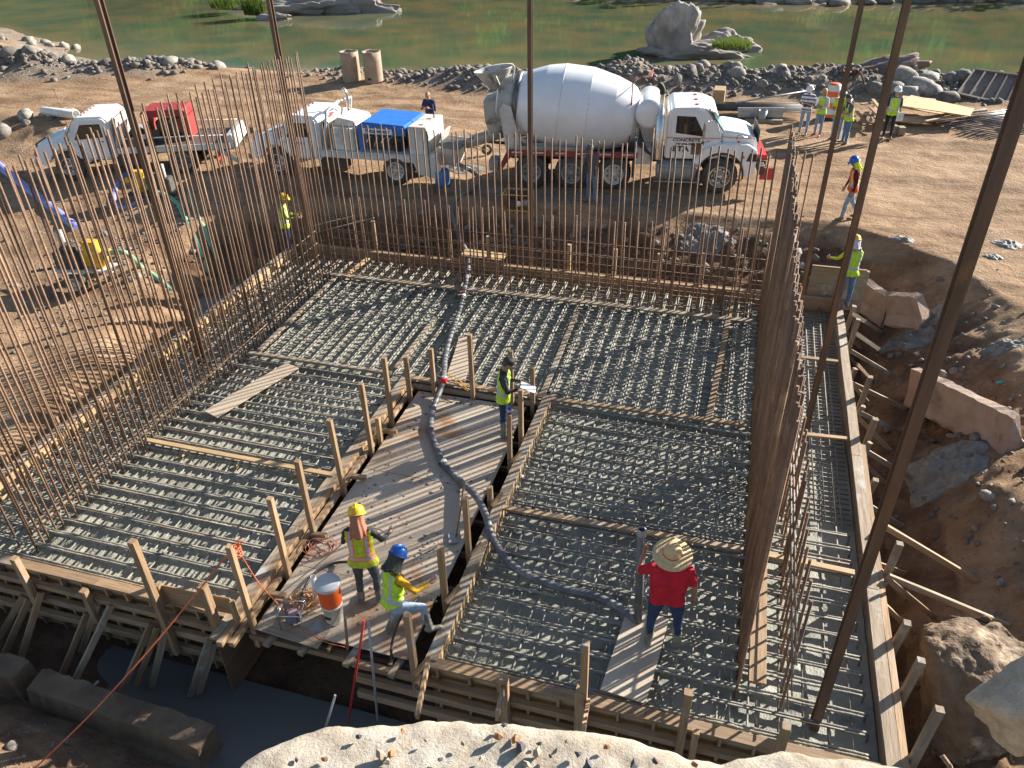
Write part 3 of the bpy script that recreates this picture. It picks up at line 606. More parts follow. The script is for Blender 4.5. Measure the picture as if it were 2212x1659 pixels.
# end bulkhead at the far right, lit plywood
fE = form('plywood bulkhead closing the far right corner of the pour', (2.2, YB+.6, -.2))
e0 = aty(1738, 655, YB+.35); e1 = aty(1842, 662, YB+.35)
timber('panel', (e0.x, YB+.35, .32), (e1.x+.1, YB+.35, .32), .02, 1.05, WOODW, fE); timber('plate', (e0.x, YB+.35, .87), (e1.x+.12, YB+.35, .87), .06, .04, WOOD, fE)
timber('post', (e1.x+.14, YB+.38, -1), (e1.x+.14, YB+.38, .85), .09, .09, WOODW, fE)
def front_form(label, x0, x1, posts, nwale, wx0=None, panel_m=WOODP):
    f = form(label, ((x0+x1)/2, YF-.1, -1.4)); y = YF-.03
    panels(f, (x0, y, 0), (x1, y, 0), -1.35, .04, m=panel_m)
    runs('plate', f, (x0, y-.035, .065), (x1, y-.035, .065), .16, .04, WOOD, 2.6)
    for x in np.arange(x0+.15, x1, .41): timber('stud', (x+J(.03), y-.055, -1.3), (x+J(.03), y-.055, .035), .04, .085, WOOD, f)
    for k, z in enumerate((-.20, -.52, -.88)[:nwale]):
        runs('wale', f, (wx0 if wx0 is not None else x0, y-.145, z), (x1, y-.145, z), .085, .13 if k else .10, WOOD, 2.4)
    for (px, py, zb, w) in posts:
        q = aty(px, py, y-.25); post(f, (q.x, y-.25, zb), q, w)
    return f
fFL = front_form('front left form with raking kickers down to the barrier blocks', XL-1.2, NX0-.05, ((30, 1205, -.5, .10), (285, 1168, -.9, .10), (180, 1275, -.6, .10), (437, 1265, -1.1, .11)), 3)
for (ax, ay), (bx, by) in (((150, 545), (-10, 800)), ((190, 560), (20, 920)), ((265, 520), (125, 960)), ((565, 655), (395, 1030)), ((630, 600), (520, 900)), ((720, 605), (410, 1200)), ((980, 720), (725, 1290)), ((1020, 745), (890, 1120)), ((1090, 700), (980, 1130)), ((1365, 800), (1240, 1200)), ((1390, 850), (1290, 1190))):
    a0 = aty(ax/3, 1106+ay/3, YF-.24); e = hit(bx/3, 1106+by/3, .1); e.z = max(e.z, -1.35); timber('kicker', a0, e, .045, .10, rng.choice([WOOD, WOODW]), fFL)
timber('cap_panel', aty(338, 1268, YF-.10)+Vector((0, 0, -.1)), aty(500, 1300, YF-.10)+Vector((0, 0, -.1)), .02, .34, WOOD, fFL)
for px, py in ((342, 1262), (500, 1300)): q = aty(px, py, YF-.13); timber('stud', q, q-Vector((0, 0, .42)), .05, .09, WOOD, fFL)
fFR = front_form('front right form stacked with long wales above the dark pit', NX1-.1, XR+.1, ((1088, 1462, -.9, .11), (1265, 1388, -1.0, .09), (1255, 1490, -1.2, .12), (1488, 1495, -1.0, .10), (1504, 1580, -1.2, .08), (1700, 1568, -.9, .10)), 3, wx0=-4.25)
for (ax, ay), (bx, by) in (((560, 990), (490, 1330)), ((1050, 1140), (1010, 1320)), ((1600, 1240), (1570, 1420))):
    a0 = aty(737+ax/3, 1106+ay/3, YF-.3); e = aty(737+bx/3, 1106+by/3, YF-.95); timber('kicker', a0, e, .045, .13, WOOD, fFR)
# notch sides
fNL = form('left side of the walkway notch, double plates and a row of stakes', (NX0, 9.3, -1.2))
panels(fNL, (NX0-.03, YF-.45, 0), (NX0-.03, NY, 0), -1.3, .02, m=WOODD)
runs('plate', fNL, (NX0-.0, YF-.5, .045), (NX0-.0, NY, .045), .14, .045, WOODW, 2.2)
runs('wale', fNL, (NX0+.12, YF-.55, .02), (NX0+.12, NY-.1, .02), .09, .10, WOOD, 2.6)
runs('wale', fNL, (NX0+.22, YF-.45, -.08), (NX0+.22, NY-.1, -.08), .09, .09, WOOD, 2.9)
for (bx, by), (tx, ty) in (((545, 1345), (500, 1170)), ((620, 1232), (588, 1066)), ((678, 1152), (653, 984)), ((742, 1052), (722, 898)), ((803, 972), (786, 823)), ((846, 918), (829, 768)), ((884, 848), (877, 769)), ((822, 955), (814, 902))):
    b0 = atx(bx, by, NX0+.31); t0 = atx(tx, ty, NX0+.31); t0.y = b0.y+J(.02); post(fNL, b0-Vector((0, 0, .5)), t0+Vector((J(.03), 0, 0)), .085)
for y in (6.6, 7.9, 9.4, 10.8): timber('block', (NX0+.28, y, -.02), (NX0+.55, y+.03, -.02), .08, .08, WOOD, fNL)
fNR = form('right side of the walkway notch with a sunlit striped board face', (NX1-.1, 9.3, -1.2))
panels(fNR, (NX1-.015, YF-.05, 0), (NX1-.015, NY, 0), -1.2, .06, m=WOODP)
runs('plate', fNR, (NX1-.08, YF-.05, .082), (NX1-.08, NY+.05, .082), .165, .04, WOODW, 2.2)
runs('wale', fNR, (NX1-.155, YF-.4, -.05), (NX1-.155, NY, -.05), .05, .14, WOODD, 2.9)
for (bx, by), (tx, ty) in (((1126, 940), (1124, 842)), ((1102, 985), (1101, 893)), ((1012, 1185), (1008, 1068)), ((961, 1280), (955, 1175)), ((893, 1435), (883, 1318)), ((1059, 1075), (1058, 1050))):
    b0 = atx(bx, by, NX1-.24); t0 = atx(tx, ty, NX1-.24); t0.y = b0.y+J(.02); post(fNR, b0-Vector((0, 0, .6)), t0, .085)
    timber('block', b0+Vector((.04, -.09, -.1)), b0+Vector((.17, .16, .0)), .04, .09, WOOD, fNR)
fNB = form('far end of the walkway notch with short stakes behind the hose', (-4.6, NY, -1.2))
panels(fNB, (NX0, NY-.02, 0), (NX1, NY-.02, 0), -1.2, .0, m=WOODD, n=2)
runs('plate', fNB, (NX0, NY+.03, .06), (NX1, NY+.03, .06), .12, .04, WOOD, 1.6)
runs('wale', fNB, (NX0+.2, NY-.09, -.06), (NX1-.2, NY-.09, -.06), .09, .09, WOODW, 1.6)
for px, py in ((930, 753), (1014, 722), (1103, 757), (1150, 793)):
    q = aty(px, py, NY-.19); post(fNB, (q.x, NY-.19, -.7), q, .085)
# ---- plywood walkway over joists
dk = thing('plywood_walkway', (-4.65, 9.3, -.1), 'muddy plywood walkway laid in the notch between the bays', 'walkway')
ye = [YF+.0, 7.3, 8.52, 9.75, 11.0, 12.36]
for k in range(5):
    timber('sheet', (-5.83, (ye[k]+ye[k+1])/2, -.11+.004*(k % 2)), (-3.47+J(.02), (ye[k]+ye[k+1])/2, -.11+.004*(k % 2)), ye[k+1]-ye[k]-.006, .019, PLY, dk)
timber('sheet', (-5.8, YF+.17, -.092), (-4.75, YF+.10, -.090), .55, .012, WOODW, dk)
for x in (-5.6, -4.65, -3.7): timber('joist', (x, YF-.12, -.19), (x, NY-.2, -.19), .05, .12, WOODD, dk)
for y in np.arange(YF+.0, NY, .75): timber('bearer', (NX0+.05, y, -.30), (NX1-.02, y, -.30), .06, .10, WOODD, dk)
timber('ledger', (-5.95, YF-.08, -.31), (-3.3, YF-.08, -.31), .06, .10, WOOD, dk)
for x in (-5.55, -5.0, -4.3, -3.62): timber('block', (x, YF-.28, -.16), (x+.04, YF+.02, -.17), .10, .06, WOODW, dk)
# ---- loose and spreader timbers on the mats
def laid(label, a, b_, w, h, m=WOOD, feet=0, cat='timber', grp=None):
    t = timber('spreader_timber', a, b_, w, h, m); tag(t, label, cat, grp)
    a = Vector(a); b_ = Vector(b_)
    for k in range(feet):
        p = a+(b_-a)*((k+.7)/(feet+.4)); timber('foot', p+Vector((0, -.06, -.06)), p+Vector((0, -.06, -.30)), .04, .09, m, t)
    return t
z = .07
laid('long timber between the left bay and the back bay, behind the loose plank', at(538, 762, z), at(845, 806, z), .09, .045, WOODW)
laid('long timber between the right bay and the back bay', at(1175, 860, z), at(1612, 918, z), .10, .045, WOOD)
laid('new timber on stub feet crossing the front left bay', at(316, 950, z), at(722, 1026, z), .10, .04, WOODP, 3)
laid('striped timber on stub feet crossing the front right bay', at(1085, 1096, z), at(1600, 1186, z), .10, .04, WOOD, 3)
laid('short timber bridging the right strip at the front', at(1655, 1198, z), at(1846, 1238, z), .10, .045, WOODP, 1)
laid('short timber bridging the right strip at its middle', at(1735, 938, z), at(1832, 948, z), .09, .045, WOOD)
laid('short timber bridging the right strip, the farthest of three', at(1731, 772, z), at(1810, 781, z), .09, .045, WOOD)
laid('timber running back along the foot of the left curtain at the far end', at(722, 602, z), at(560, 757, z), .10, .05, WOODW)
laid('cement smeared timber running back beside the hose in the back bay', at(940, 686, .05), at(855, 795, .05), .10, .04, WOODW)
laid('timber running back from the notch corner through the back bay', at(1247, 672, .05), at(1172, 852, .05), .11, .04, WOODW)
laid('timber running back nearest the right curtain in the back bay', at(1582, 640, .06), at(1530, 905, .06), .12, .04, WOOD)
laid('long board at the foot of the far curtain', at(690, 590, .05), at(1625, 694, .05), .16, .04, WOODW)
laid('board lying along the foot of the left curtain', at(68, 1142, .03), at(500, 765, .03), .14, .05, WOODW)
laid('short new timber lying across the far strip on the left', at(745, 597, .1), at(795, 558, .1), .12, .05, WOODP)
laid('broad scaffold board ending beside the foot of the right curtain', at(1642, 1150, .05), at(1636, 1476, .05), .22, .05, WOOD)
def plank(label, c, a, b_, w): return tag(timber('plank', at(*a, c), at(*b_, c), w, .02, PLY), label, 'plank')
plank('wide plywood offcut lying loose on the left bay', .05, (455, 895), (632, 790), .40)
plank('wide plywood offcut under the hose in the back bay', .05, (983, 822), (1012, 728), .42)
plank('muddy plywood offcut under the red shirted man', .05, (1345, 1505), (1400, 1325), .60)
# ================================================================= VEHICLES
def lathe_pts(prof, n, axis, org, smooth=True): return MB().lathe(prof, n, axis, org, smooth)
def wheel(p, x, y, r, w, rim_m, side, label=None):
    # side: -1 outer face towards -y, +1 towards +y
    b = MB().lathe([(r*.60, -w/2), (r*.88, -w/2), (r*.97, -w*.40), (r, -w*.30), (r, w*.30), (r*.97, w*.40), (r*.88, w/2), (r*.60, w/2)], 28, (0, 1, 0), (x, y, r))
    for k in range(28):
        a = 2*math.pi*k/28; b.box((x+math.cos(a)*r*1.0, y, r+math.sin(a)*r*1.0), (r*.05, w*.62, r*.10), Matrix.Rotation(-a, 3, 'Y'))
    t = b.build('wheel', TYRE, p)
    o = y+side*w*.36; ax = (0, side, 0)
    c = MB().lathe([(r*.62, .05*w), (r*.60, .14), (r*.55, .10), (r*.50, -.02), (r*.30, -.05), (r*.28, .03), (r*.16, .05), (r*.15, .10), (0.001, .11)], 24, ax, (x, o-side*.03, r))
    for k in range(8):
        a = 2*math.pi*k/8; c.tube([(x+math.cos(a)*r*.22, o, r+math.sin(a)*r*.22), (x+math.cos(a)*r*.22, o+side*.05, r+math.sin(a)*r*.22)], .018, 6)
    c.cur = 1
    for k in range(8):
        a = 2*math.pi*(k+.5)/8; c.lathe([(.001, .004), (r*.05, .004), (r*.05, 0)], 8, ax, (x+math.cos(a)*r*.40, o-side*.028, r+math.sin(a)*r*.40))
    c.build('rim', [rim_m, BLACK], t); return t
def panel_quad(pts, t, m, name, parent, nrm):
    n = Vector(nrm).normalized()*t; b = MB(); k = len(pts)
    b.add([Vector(p) for p in pts]+[Vector(p)+n for p in pts], [tuple(range(k))[::-1], tuple(range(k, 2*k))]+[(i, (i+1) % k, k+(i+1) % k, k+i) for i in range(k)]); return b.build(name, m, parent)
def local_thing(name, loc, rz, label, cat, group):
    # built at the origin first, moved with its parts afterwards
    e = thing(name, (0, 0, 0), label, cat, group); e['_m'] = 0; del e['_m']; return e, Matrix.Translation(loc) @ Matrix.Rotation(rz, 4, 'Z')
def put_text(s, size, m, parent, loc, face, bold=0.):
    # face -1: readable from -y ; +1: readable from +y
    me = text_mesh(s, size, .003, bold); q = Matrix.Rotation(R_(90), 4, 'X') if face < 0 else Matrix.Rotation(R_(180), 4, 'Z') @ Matrix.Rotation(R_(90), 4, 'X')
    return mobj('lettering', me, m, parent, Matrix.Translation(loc) @ q)
MUD = mat('dried_cement_steel', (.50, .48, .43), (.34, .32, .28), .7, scale=3, objvar=.05, c3=(.16, .14, .12), c3t=.60)
# ------------------------------------------------ concrete mixer
mx, MX = local_thing('concrete_mixer_truck', at(1545, 418, .5)+Vector((-.1, 1.12, 0)), math.atan2((at(1545, 418, .5)-at(1145, 406, .5)).y, (at(1545, 418, .5)-at(1145, 406, .5)).x), 'large white drum concrete mixer truck parked behind the far rebar curtain', 'mixer truck', None)
b = MB()
for s in (-1, 1): b.box((-2.8, s*.42, .86), (7.4, .12, .24))
for x in (-5.9, -4.5, -3.2, -1.6, .5): b.box((x, 0, .82), (.14, .8, .18))
for x in (-5.77, -4.5, -3.2, 0): b.tube([(x, -.9, .52), (x, .9, .52)], .10, 8); b.lathe([(.001, -.25), (.2, -.2), (.24, 0), (.2, .2), (.001, .25)], 10, (0, 1, 0), (x, 0, .52))
b.build('chassis', CHASS, mx)
for s in (-1, 1):
    wheel(mx, 0, s*1.0, .53, .30, CHROME, s)
    for k, x in enumerate((-5.77, -4.5, -3.2)): wheel(mx, x, s*.94, .52, .46, DIRTYW if k == 2 else GREYS, s)
# cab
prof = [(-1.70, 1.0), (-1.70, 2.66), (-1.62, 2.80), (-1.50, 2.87), (-.74, 2.90), (-.58, 2.82), (-.12, 2.02), (-.06, 1.9), (-.06, 1.0)]
MB().prism(prof, -.98, .98).build('cab', WHITE, mx, bevel=.05, seg=2)
hood = [(-.07, 1.05), (-.07, 2.03), (.10, 2.04), (.55, 1.96), (.90, 1.84), (1.02, 1.66), (1.06, 1.15), (1.02, .98), (.62, .98)]
MB().prism(hood, -.86, .86).build('hood', WHITE, mx, bevel=.07, seg=3)
for s in (-1, 1):
    arc = [(.66*math.cos(R_(a)), .56+.66*math.sin(R_(a))) for a in range(178, -3, -15)]
    arc = [(-.74, .75)]+[(x, z) for x, z in arc]+[(1.0, .62), (1.03, 1.30), (.75, 1.50), (-.1, 1.50), (-.55, 1.35), (-.8, 1.0)]
    MB().prism(arc, s*1.0-.16 if s > 0 else -1.14, 1.14 if s > 0 else -.84).build('fender', WHITE, mx, bevel=.03)
    MB().tube([(.68*math.cos(R_(a)), s*1.145, .56+.68*math.sin(R_(a))) for a in range(185, -8, -12)], .03, 6).build('fender_trim', BLACK, mx)
    panel_quad([(.72, s*1.142, 1.02), (1.01, s*1.142, 1.02), (1.01, s*1.142, 1.24), (.80, s*1.142, 1.26)], .006, BLACK, 'headlamp_recess', mx, (0, s, 0))
    MB().lathe([(.001, .02), (.04, .015), (.045, 0)], 10, (0, s, 0), (.62, s*1.142, 1.14)).build('indicator', ORANGE, mx)
    MB().box((.46, s*.875, 1.48), (.06, .02, .14)).build('marker_light', ORANGE, mx)
    # side window, door, trim
    d = MB().prism([(-1.56, 1.12), (-1.56, 2.72), (-.80, 2.74), (-.42, 2.02), (-.40, 1.12)], s*.985 if s > 0 else -.993, .993 if s > 0 else -.985).build('door', WHITE, mx, bevel=.003, seg=1)
    panel_quad([(-1.42, s*.996, 1.98), (-.60, s*.996, 1.86), (-.62, s*.996, 2.02), (-.88, s*.996, 2.58), (-1.42, s*.996, 2.60)], .004, GLASS, 'window', d, (0, s, 0))
    MB().box((-1.44, s*1.006, 1.50), (.12, .03, .03)).build('handle', CHROME, d)
    panel_quad([(-.92, s*.996, 1.18), (-.62, s*.996, 1.18), (-.60, s*.996, 1.62), (-.92, s*.996, 1.62)], .004, GLASS, 'lower_window', d, (0, s, 0))
    MB().box((-.88, s*1.0, 1.80), (1.60, .006, .025)).build('stripe', mat('orange_stripe', (.70, .16, .04), None, .5, objvar=0), mx)
    MB().box((.42, s*.876, 1.80), (.98, .006, .022), Matrix.Rotation(R_(3), 3, 'Y')).build('stripe', MATS['orange_stripe'], mx)
    # mirror on arms
    m_ = MB().tube([(-.40, s*.98, 2.45), (-.62, s*1.26, 2.50), (-.62, s*1.26, 1.72), (-.40, s*.98, 1.70)], .016, 6).build('mirror_bracket', CHROME, mx)
    MB().box((-.62, s*1.27, 2.16), (.07, .16, .56)).build('mirror', CHROME, m_, bevel=.02); MB().lathe([(.001, .05), (.07, .03), (.085, 0), (.06, -.03)], 12, (1, 0, -.2), (-.63, s*1.27, 1.70)).build('round_mirror', CHASS, m_)
put_text('CONCRETE', .155, INK, mx, (-1.08, -1.0, 1.72), -1, .004); put_text('787-846-3370', .105, INK, mx, (-1.10, -1.0, 1.57), -1, .003); put_text('BTA', .27, INK, mx, (-1.24, -1.0, 1.385), -1, .012)
panel_quad([(-.06, -.80, 2.06), (-.06, .80, 2.06), (-.50, .80, 2.78), (-.50, -.80, 2.78)], .035, TEAL, 'windscreen', mx, (.85, 0, .5))
panel_quad([(-.03, -.90, 2.02), (-.03, -.82, 2.02), (-.50, -.82, 2.82), (-.50, -.90, 2.82)], .03, BLACK, 'windscreen_seal', mx, (.85, 0, .5))
MB().prism([(-.62, 2.86), (-.30, 2.72), (-.22, 2.60), (-.26, 2.60), (-.36, 2.70), (-.64, 2.80)], -.92, .92).build('sun_visor', DIRTYW, mx)
for s in (-.6, 0, .6): MB().box((-.85, s, 2.915), (.10, .06, .04)).build('roof_lamp', ORANGE, mx)
MB().box((1.06, 0, 1.55), (.03, 1.3, .6)).build('grille', CHASS, mx)
MB().tube([(.40, -.88, 1.75), (.40, -.98, 1.95), (.66, -1.02, 1.86)], .018, 6).build('hood_mirror_arm', CHROME, mx)
bp = MB().box((1.22, 0, .72), (.16, 2.1, .26)).build('bumper', CHASS, mx, bevel=.02)
for y in (-.95, .75): MB().box((1.42, y, .60), (.42, .06, .36)).build('bumper_plate', RED, bp, bevel=.01)
MB().box((1.25, .2, 1.0), (.30, 1.5, .10)).build('bumper_top', RED, bp, bevel=.01)
for k in range(5): MB().tube(curve_pts([(1.1, -.9+k*.3, .9), (1.32, -.8+k*.3, .95+.05*(k % 2)), (1.4, -.6+k*.3, .7)], 5), .02, 6).build('air_line', BLACK, bp)
# exhaust, tank, ladder, fuel tank
MB().lathe([(.13, 1.0), (.135, 1.05), (.135, 2.28), (.07, 2.34), (.07, 2.92)], 16, None, (-1.90, -1.02, 0)).build('exhaust_muffler', CHROME, mx)
MB().tube(curve_pts([(-1.90, -1.02, 2.9), (-1.91, -1.02, 3.02), (-1.96, -1.02, 3.12), (-2.04, -1.02, 3.18)], 5), .085, 14, rs=None).build('exhaust_tip', BLACK, mx)
MB().lathe([(.001, -.98), (.30, -.97), (.41, -.92), (.43, -.8), (.43, .8), (.41, .92), (.30, .97), (.001, .98)], 28, (0, 1, 0), (-2.22, .0, 2.28)).build('water_tank', WHITE, mx)
MB().tube([(-2.78, -.75, 1.3), (-2.78, -.75, 3.3), (-2.25, -.75, 3.28), (-2.2, .4, 3.28)], .02, 6).build('rail', RED, mx)
MB().lathe([(.001, -.62), (.30, -.60), (.32, -.55), (.32, .55), (.30, .60), (.001, .62)], 20, (1, 0, 0), (-1.30, -.84, .62)).build('fuel_tank', GREYS, mx)
for z in (.36, .86): MB().box((-1.3, -1.19, z), (1.3, .05, .04)).build('step', GREYS, mx)
MB().box((-2.35, -.55, 1.05), (.5, .9, .5)).box((-2.3, .3, 1.4), (.5, 1.2, 1.4)).build('front_pedestal', DIRTYW, mx, bevel=.02)
for k in range(4): MB().tube(curve_pts([(-2.5, -1.0, 1.9-.1*k), (-2.3-.05*k, -1.12, 1.4), (-2.05, -1.1, 1.1), (-1.95, -.9, .95)], 5), .025, 6).build('hydraulic_hose', BLACK, mx)
def squash(root, names, z0, k):
    for o in root.children_recursive:
        if o.name.split('.')[0] in names:
            for v in o.data.vertices:
                w = o.matrix_basis @ v.co
                if w.z > z0: w.z = z0+(w.z-z0)*k; v.co = o.matrix_basis.inverted() @ w
            o.data.update()
squash(mx, ('cab', 'door', 'window', 'handle', 'lower_window', 'stripe', 'mirror_bracket', 'mirror', 'round_mirror', 'windscreen', 'windscreen_seal', 'sun_visor', 'roof_lamp', 'lettering', 'hood', 'hood_mirror_arm'), 1.0, .80)
# drum on tilted axis
A0 = Vector((-6.88, 0, 2.46)); A1 = Vector((-2.50, 0, 1.96)); ax = A1-A0; Ld = ax.length
db = MB()
for pr in ([(.50, -.05), (.62, .0), (.78, .42), (.86, .66)], [(.86, .66), (1.06, 1.15), (1.16, 1.42)], [(1.16, 1.42), (1.22, 1.70), (1.265, 1.95)], [(1.265, 1.95), (1.265, 2.80)], [(1.265, 2.80), (1.10, 3.58)], [(1.10, 3.58), (.93, 4.05), (.83, 4.20)], [(.83, 4.20), (.60, Ld-.05), (.001, Ld)]): db.lathe(pr, 56, ax, A0, True)
db.build('mixer_drum', DRUMW, mx)
for s_, r_ in ((1.95, 1.262), (2.80, 1.260)): MB().lathe([(r_-.01, s_-.012), (r_+.006, s_-.008), (r_+.006, s_+.008), (r_-.01, s_+.012)], 48, ax, A0).build('drum_weld', DIRTYW, mx)
MB().lathe([(.80, .50), (.90, .52), (.90, .64), (.82, .66)], 40, ax, A0).build('drum_ring', mat('greasy_ring_steel', (.10, .09, .08), (.22, .20, .17), .4, metal=.6, objvar=0), mx)
MB().lathe([(.64, .0), (.80, .40), (.83, .50), (.81, .50), (.60, .0)], 40, ax, A0).build('drum_mouth', MUD, mx)
# rear: pedestal, hopper, collector, chutes
for s in (-1, 1):
    MB().prism([(-6.55, .95), (-6.75, 2.35), (-6.62, 2.55), (-6.40, 2.45), (-6.0, .95)], s*.92-.03, s*.92+.03).build('rear_pedestal', DIRTYW, mx)
    MB().beam((-6.35, s*.93, 1.6), (-5.3, s*.7, 1.0), .08, .10).build('pedestal_strut', MUD, mx)
hp = MB().lathe([(.24, -.50), (.27, -.45), (.60, .06), (.64, .08), (.60, .04), (.26, -.47)], 24, None, (0, 0, 0), True, (0, 1)).build('hopper', MUD, mx, Matrix.Translation((-7.05, 0, 3.28)) @ Matrix.Rotation(R_(-9), 4, 'Y') @ Matrix.Scale(.86, 4, (0, 1, 0)))
MB().tube(curve_pts([(-6.9, -.5, 3.40), (-6.55, -.45, 3.55), (-6.35, -.4, 3.45), (-6.5, -.45, 2.9)], 6), .03, 7).build('hopper_rail', MUD, mx)
for s in (-1, 1): MB().beam((-6.6, s*.6, 2.5), (-6.95, s*.55, 3.3), .06, .10).build('hopper_arm', MUD, mx)
MB().prism([(-7.30, 1.75), (-7.35, 2.50), (-6.75, 2.60), (-6.60, 1.70)], -.42, .42).build('collector', MUD, mx, bevel=.03)
MB().lathe([(.36, 0), (.30, -.25), (.24, -.45)], 20, None, (-7.0, 0, 1.72)).build('collector_throat', MUD, mx)
def trough(a, b_, r, t=.012, n=12):
    a = Vector(a); b_ = Vector(b_); F3 = frame(b_-a); L = (b_-a).length; q = MB(); vs = []
    for x in (0, L):
        for rr in (r, r-t):
            for k in range(n+1):
                g = math.pi*(1.0+k/n); vs.append(a+F3 @ Vector((x, rr*math.cos(g), rr*math.sin(g))))
    N_ = n+1; fs = []
    for k in range(n): fs += [(k, k+1, 2*N_+k+1, 2*N_+k), (N_+k, 3*N_+k, 3*N_+k+1, N_+k+1), (k, N_+k, N_+k+1, k+1), (2*N_+k, 2*N_+k+1, 3*N_+k+1, 3*N_+k)]
    fs += [(0, 2*N_, 3*N_, N_), (n, N_+n, 3*N_+n, 2*N_+n)]
    q.add(vs, fs, True); return q
trough((-6.85, -.05, 1.55), (-7.95, -.10, 1.22), .30).build('chute', MUD, mx); trough((-7.85, -.10, 1.21), (-9.05, -.15, .98), .27).build('chute_extension', MUD, mx)
MB().tube([(-6.5, 0, 1.05), (-7.3, -.05, 1.12), (-7.5, -.08, 1.2)], .05, 8).build('chute_support', CHASS, mx)
trough((-6.3, -1.02, 1.34), (-3.9, -1.02, 1.34), .19).build('spare_chute', mat('cement_crusted_chute', (.42, .37, .31), (.28, .24, .20), .8, objvar=0), mx)
MB().box((-4.5, -1.12, 1.12), (4.0, .10, .17)).build('side_skirt', mat('dull_red_skirt', (.33, .04, .045), (.22, .03, .03), .5, objvar=0), mx, bevel=.01)
for k in range(6): MB().box((-6.2+k*.68, -1.175, 1.14), (.34, .006, .05)).build('reflector', mat('reflector_white', (.62, .55, .52), None, .4, objvar=0), mx)
MB().box((-4.5, 1.1, 1.12), (4.0, .12, .16)).box((-4.5, 0, 1.06), (4.0, 2.2, .05)).build('rear_deck', CHASS, mx)
MB().prism([(-6.5, 1.2), (-6.85, .55), (-6.72, .52), (-6.35, 1.05)], -1.16, -1.08).build('rear_skirt', MATS['dull_red_skirt'], mx)
MB().box((-6.95, -.9, .7), (.30, .5, .35)).build('tail_box', GREYS, mx, bevel=.02)
MB().box((-2.62, -.9, .70), (.06, .6, .5)).build('mud_flap', BLACK, mx)
mx.matrix_basis = MX
# ------------------------------------------------ two conventional trucks facing left
def small_truck(loc, rz, label, wb=4.1, rear_rim=None):
    t, T = local_thing('flatbed_truck', loc, rz, label, 'truck', None)
    b = MB()
    for s in (-1, 1): b.box((-2.35, s*.38, .72), (6.0, .09, .20))
    for x in (0, -wb): b.tube([(x, -.85, .47), (x, .85, .47)], .08, 8)
    b.lathe([(.001, -.22), (.2, -.16), (.22, 0), (.2, .16), (.001, .22)], 10, (0, 1, 0), (-wb, 0, .47)); b.box((-1.9, .6, .55), (.9, .4, .4)); b.box((-2.0, -.6, .55), (1.0, .4, .4)); b.box((-1.2, 0, .7), (1.2, .7, .5))
    b.build('chassis', CHASS, t)
    for s in (-1, 1): wheel(t, 0, s*.86, .47, .26, CHROME, s); wheel(t, -wb, s*.80, .47, .42, rear_rim or GREYS, s)
    MB().prism([(-1.60, .62), (-1.60, 1.98), (-1.52, 2.14), (-1.40, 2.20), (-.62, 2.20), (-.50, 2.14), (-.18, 1.56), (-.12, 1.44), (-.12, .62)], -.92, .92).build('cab', WHITE, t, bevel=.07, seg=3)
    MB().prism([(-.13, .75), (-.13, 1.50), (.35, 1.44), (.80, 1.33), (1.0, 1.20), (1.04, .85), (1.0, .70)], -.80, .80).build('hood', WHITE, t, bevel=.09, seg=3)
    for s in (-1, 1):
        arc = [(-.72, .55), (-.66, .60)]+[(.58*math.cos(R_(a)), .50+.56*math.sin(R_(a))) for a in range(170, 5, -15)]+[(.70, .56), (1.02, .58), (1.05, .95), (.80, 1.18), (.3, 1.26), (-.30, 1.22), (-.62, 1.0)]
        MB().prism(arc, .70 if s > 0 else -1.0, 1.0 if s > 0 else -.70).build('fender', WHITE, t, bevel=.05, seg=2)
        MB().box((.93, s*1.005, .93), (.13, .012, .13)).build('indicator', ORANGE, t)
        d = MB().prism([(-1.42, .72), (-1.42, 2.0), (-.66, 2.02), (-.34, 1.46), (-.32, .72)], .928 if s > 0 else -.936, .936 if s > 0 else -.928).build('door', WHITE, t, bevel=.002, seg=1)
        panel_quad([(-1.34, s*.938, 1.46), (-.40, s*.938, 1.40), (-.46, s*.938, 1.52), (-.70, s*.938, 1.95), (-1.34, s*.938, 1.95)], .004, GLASS, 'window', d, (0, s, 0))
        MB().box((-1.25, s*.95, 1.30), (.14, .03, .03)).build('handle', CHASS, d)
        mm = MB().tube([(-.35, s*.92, 1.9), (-.30, s*1.15, 1.92), (-.30, s*1.15, 1.30), (-.35, s*.93, 1.2)], .013, 6).build('mirror_bracket', CHROME, t); MB().box((-.29, s*1.16, 1.62), (.05, .16, .36)).build('mirror', CHROME, mm, bevel=.015)
        MB().box((.20, s*.81, 1.18), (.26, .012, .03)).box((.20, s*.81, 1.11), (.26, .012, .02)).build('emblem', INK, t)
    panel_quad([(-.13, -.78, 1.52), (-.13, .78, 1.52), (-.46, .74, 2.08), (-.46, -.74, 2.08)], .03, GLASS, 'windscreen', t, (.86, 0, .5))
    panel_quad([(-1.60, -.62, 1.55), (-1.60, .62, 1.55), (-1.56, .58, 2.0), (-1.56, -.58, 2.0)], -.03, GLASS, 'rear_window', t, (1, 0, 0))
    for y in (-.6, -.3, 0, .3, .6): MB().lathe([(.001, .05), (.035, .04), (.045, 0)], 8, None, (-.72, y, 2.20)).build('roof_lamp', ORANGE, t)
    MB().box((1.10, 0, .60), (.12, 1.9, .20)).build('bumper', CHROME, t, bevel=.02)
    MB().box((1.03, 0, 1.0), (.04, 1.2, .34)).build('grille', CHASS, t); MB().tube([(-.3, .86, 1.5), (-.26, .9, 3.0)], .006, 4).build('aerial', CHASS, t)
    squash(t, ('cab', 'door', 'window', 'handle', 'mirror_bracket', 'mirror', 'windscreen', 'rear_window', 'roof_lamp', 'hood', 'emblem'), .7, .88); return t, T
w1 = at(130, 386, .45); r1 = at(372, 374, .45); a1 = math.atan2(w1.y-r1.y, w1.x-r1.x)
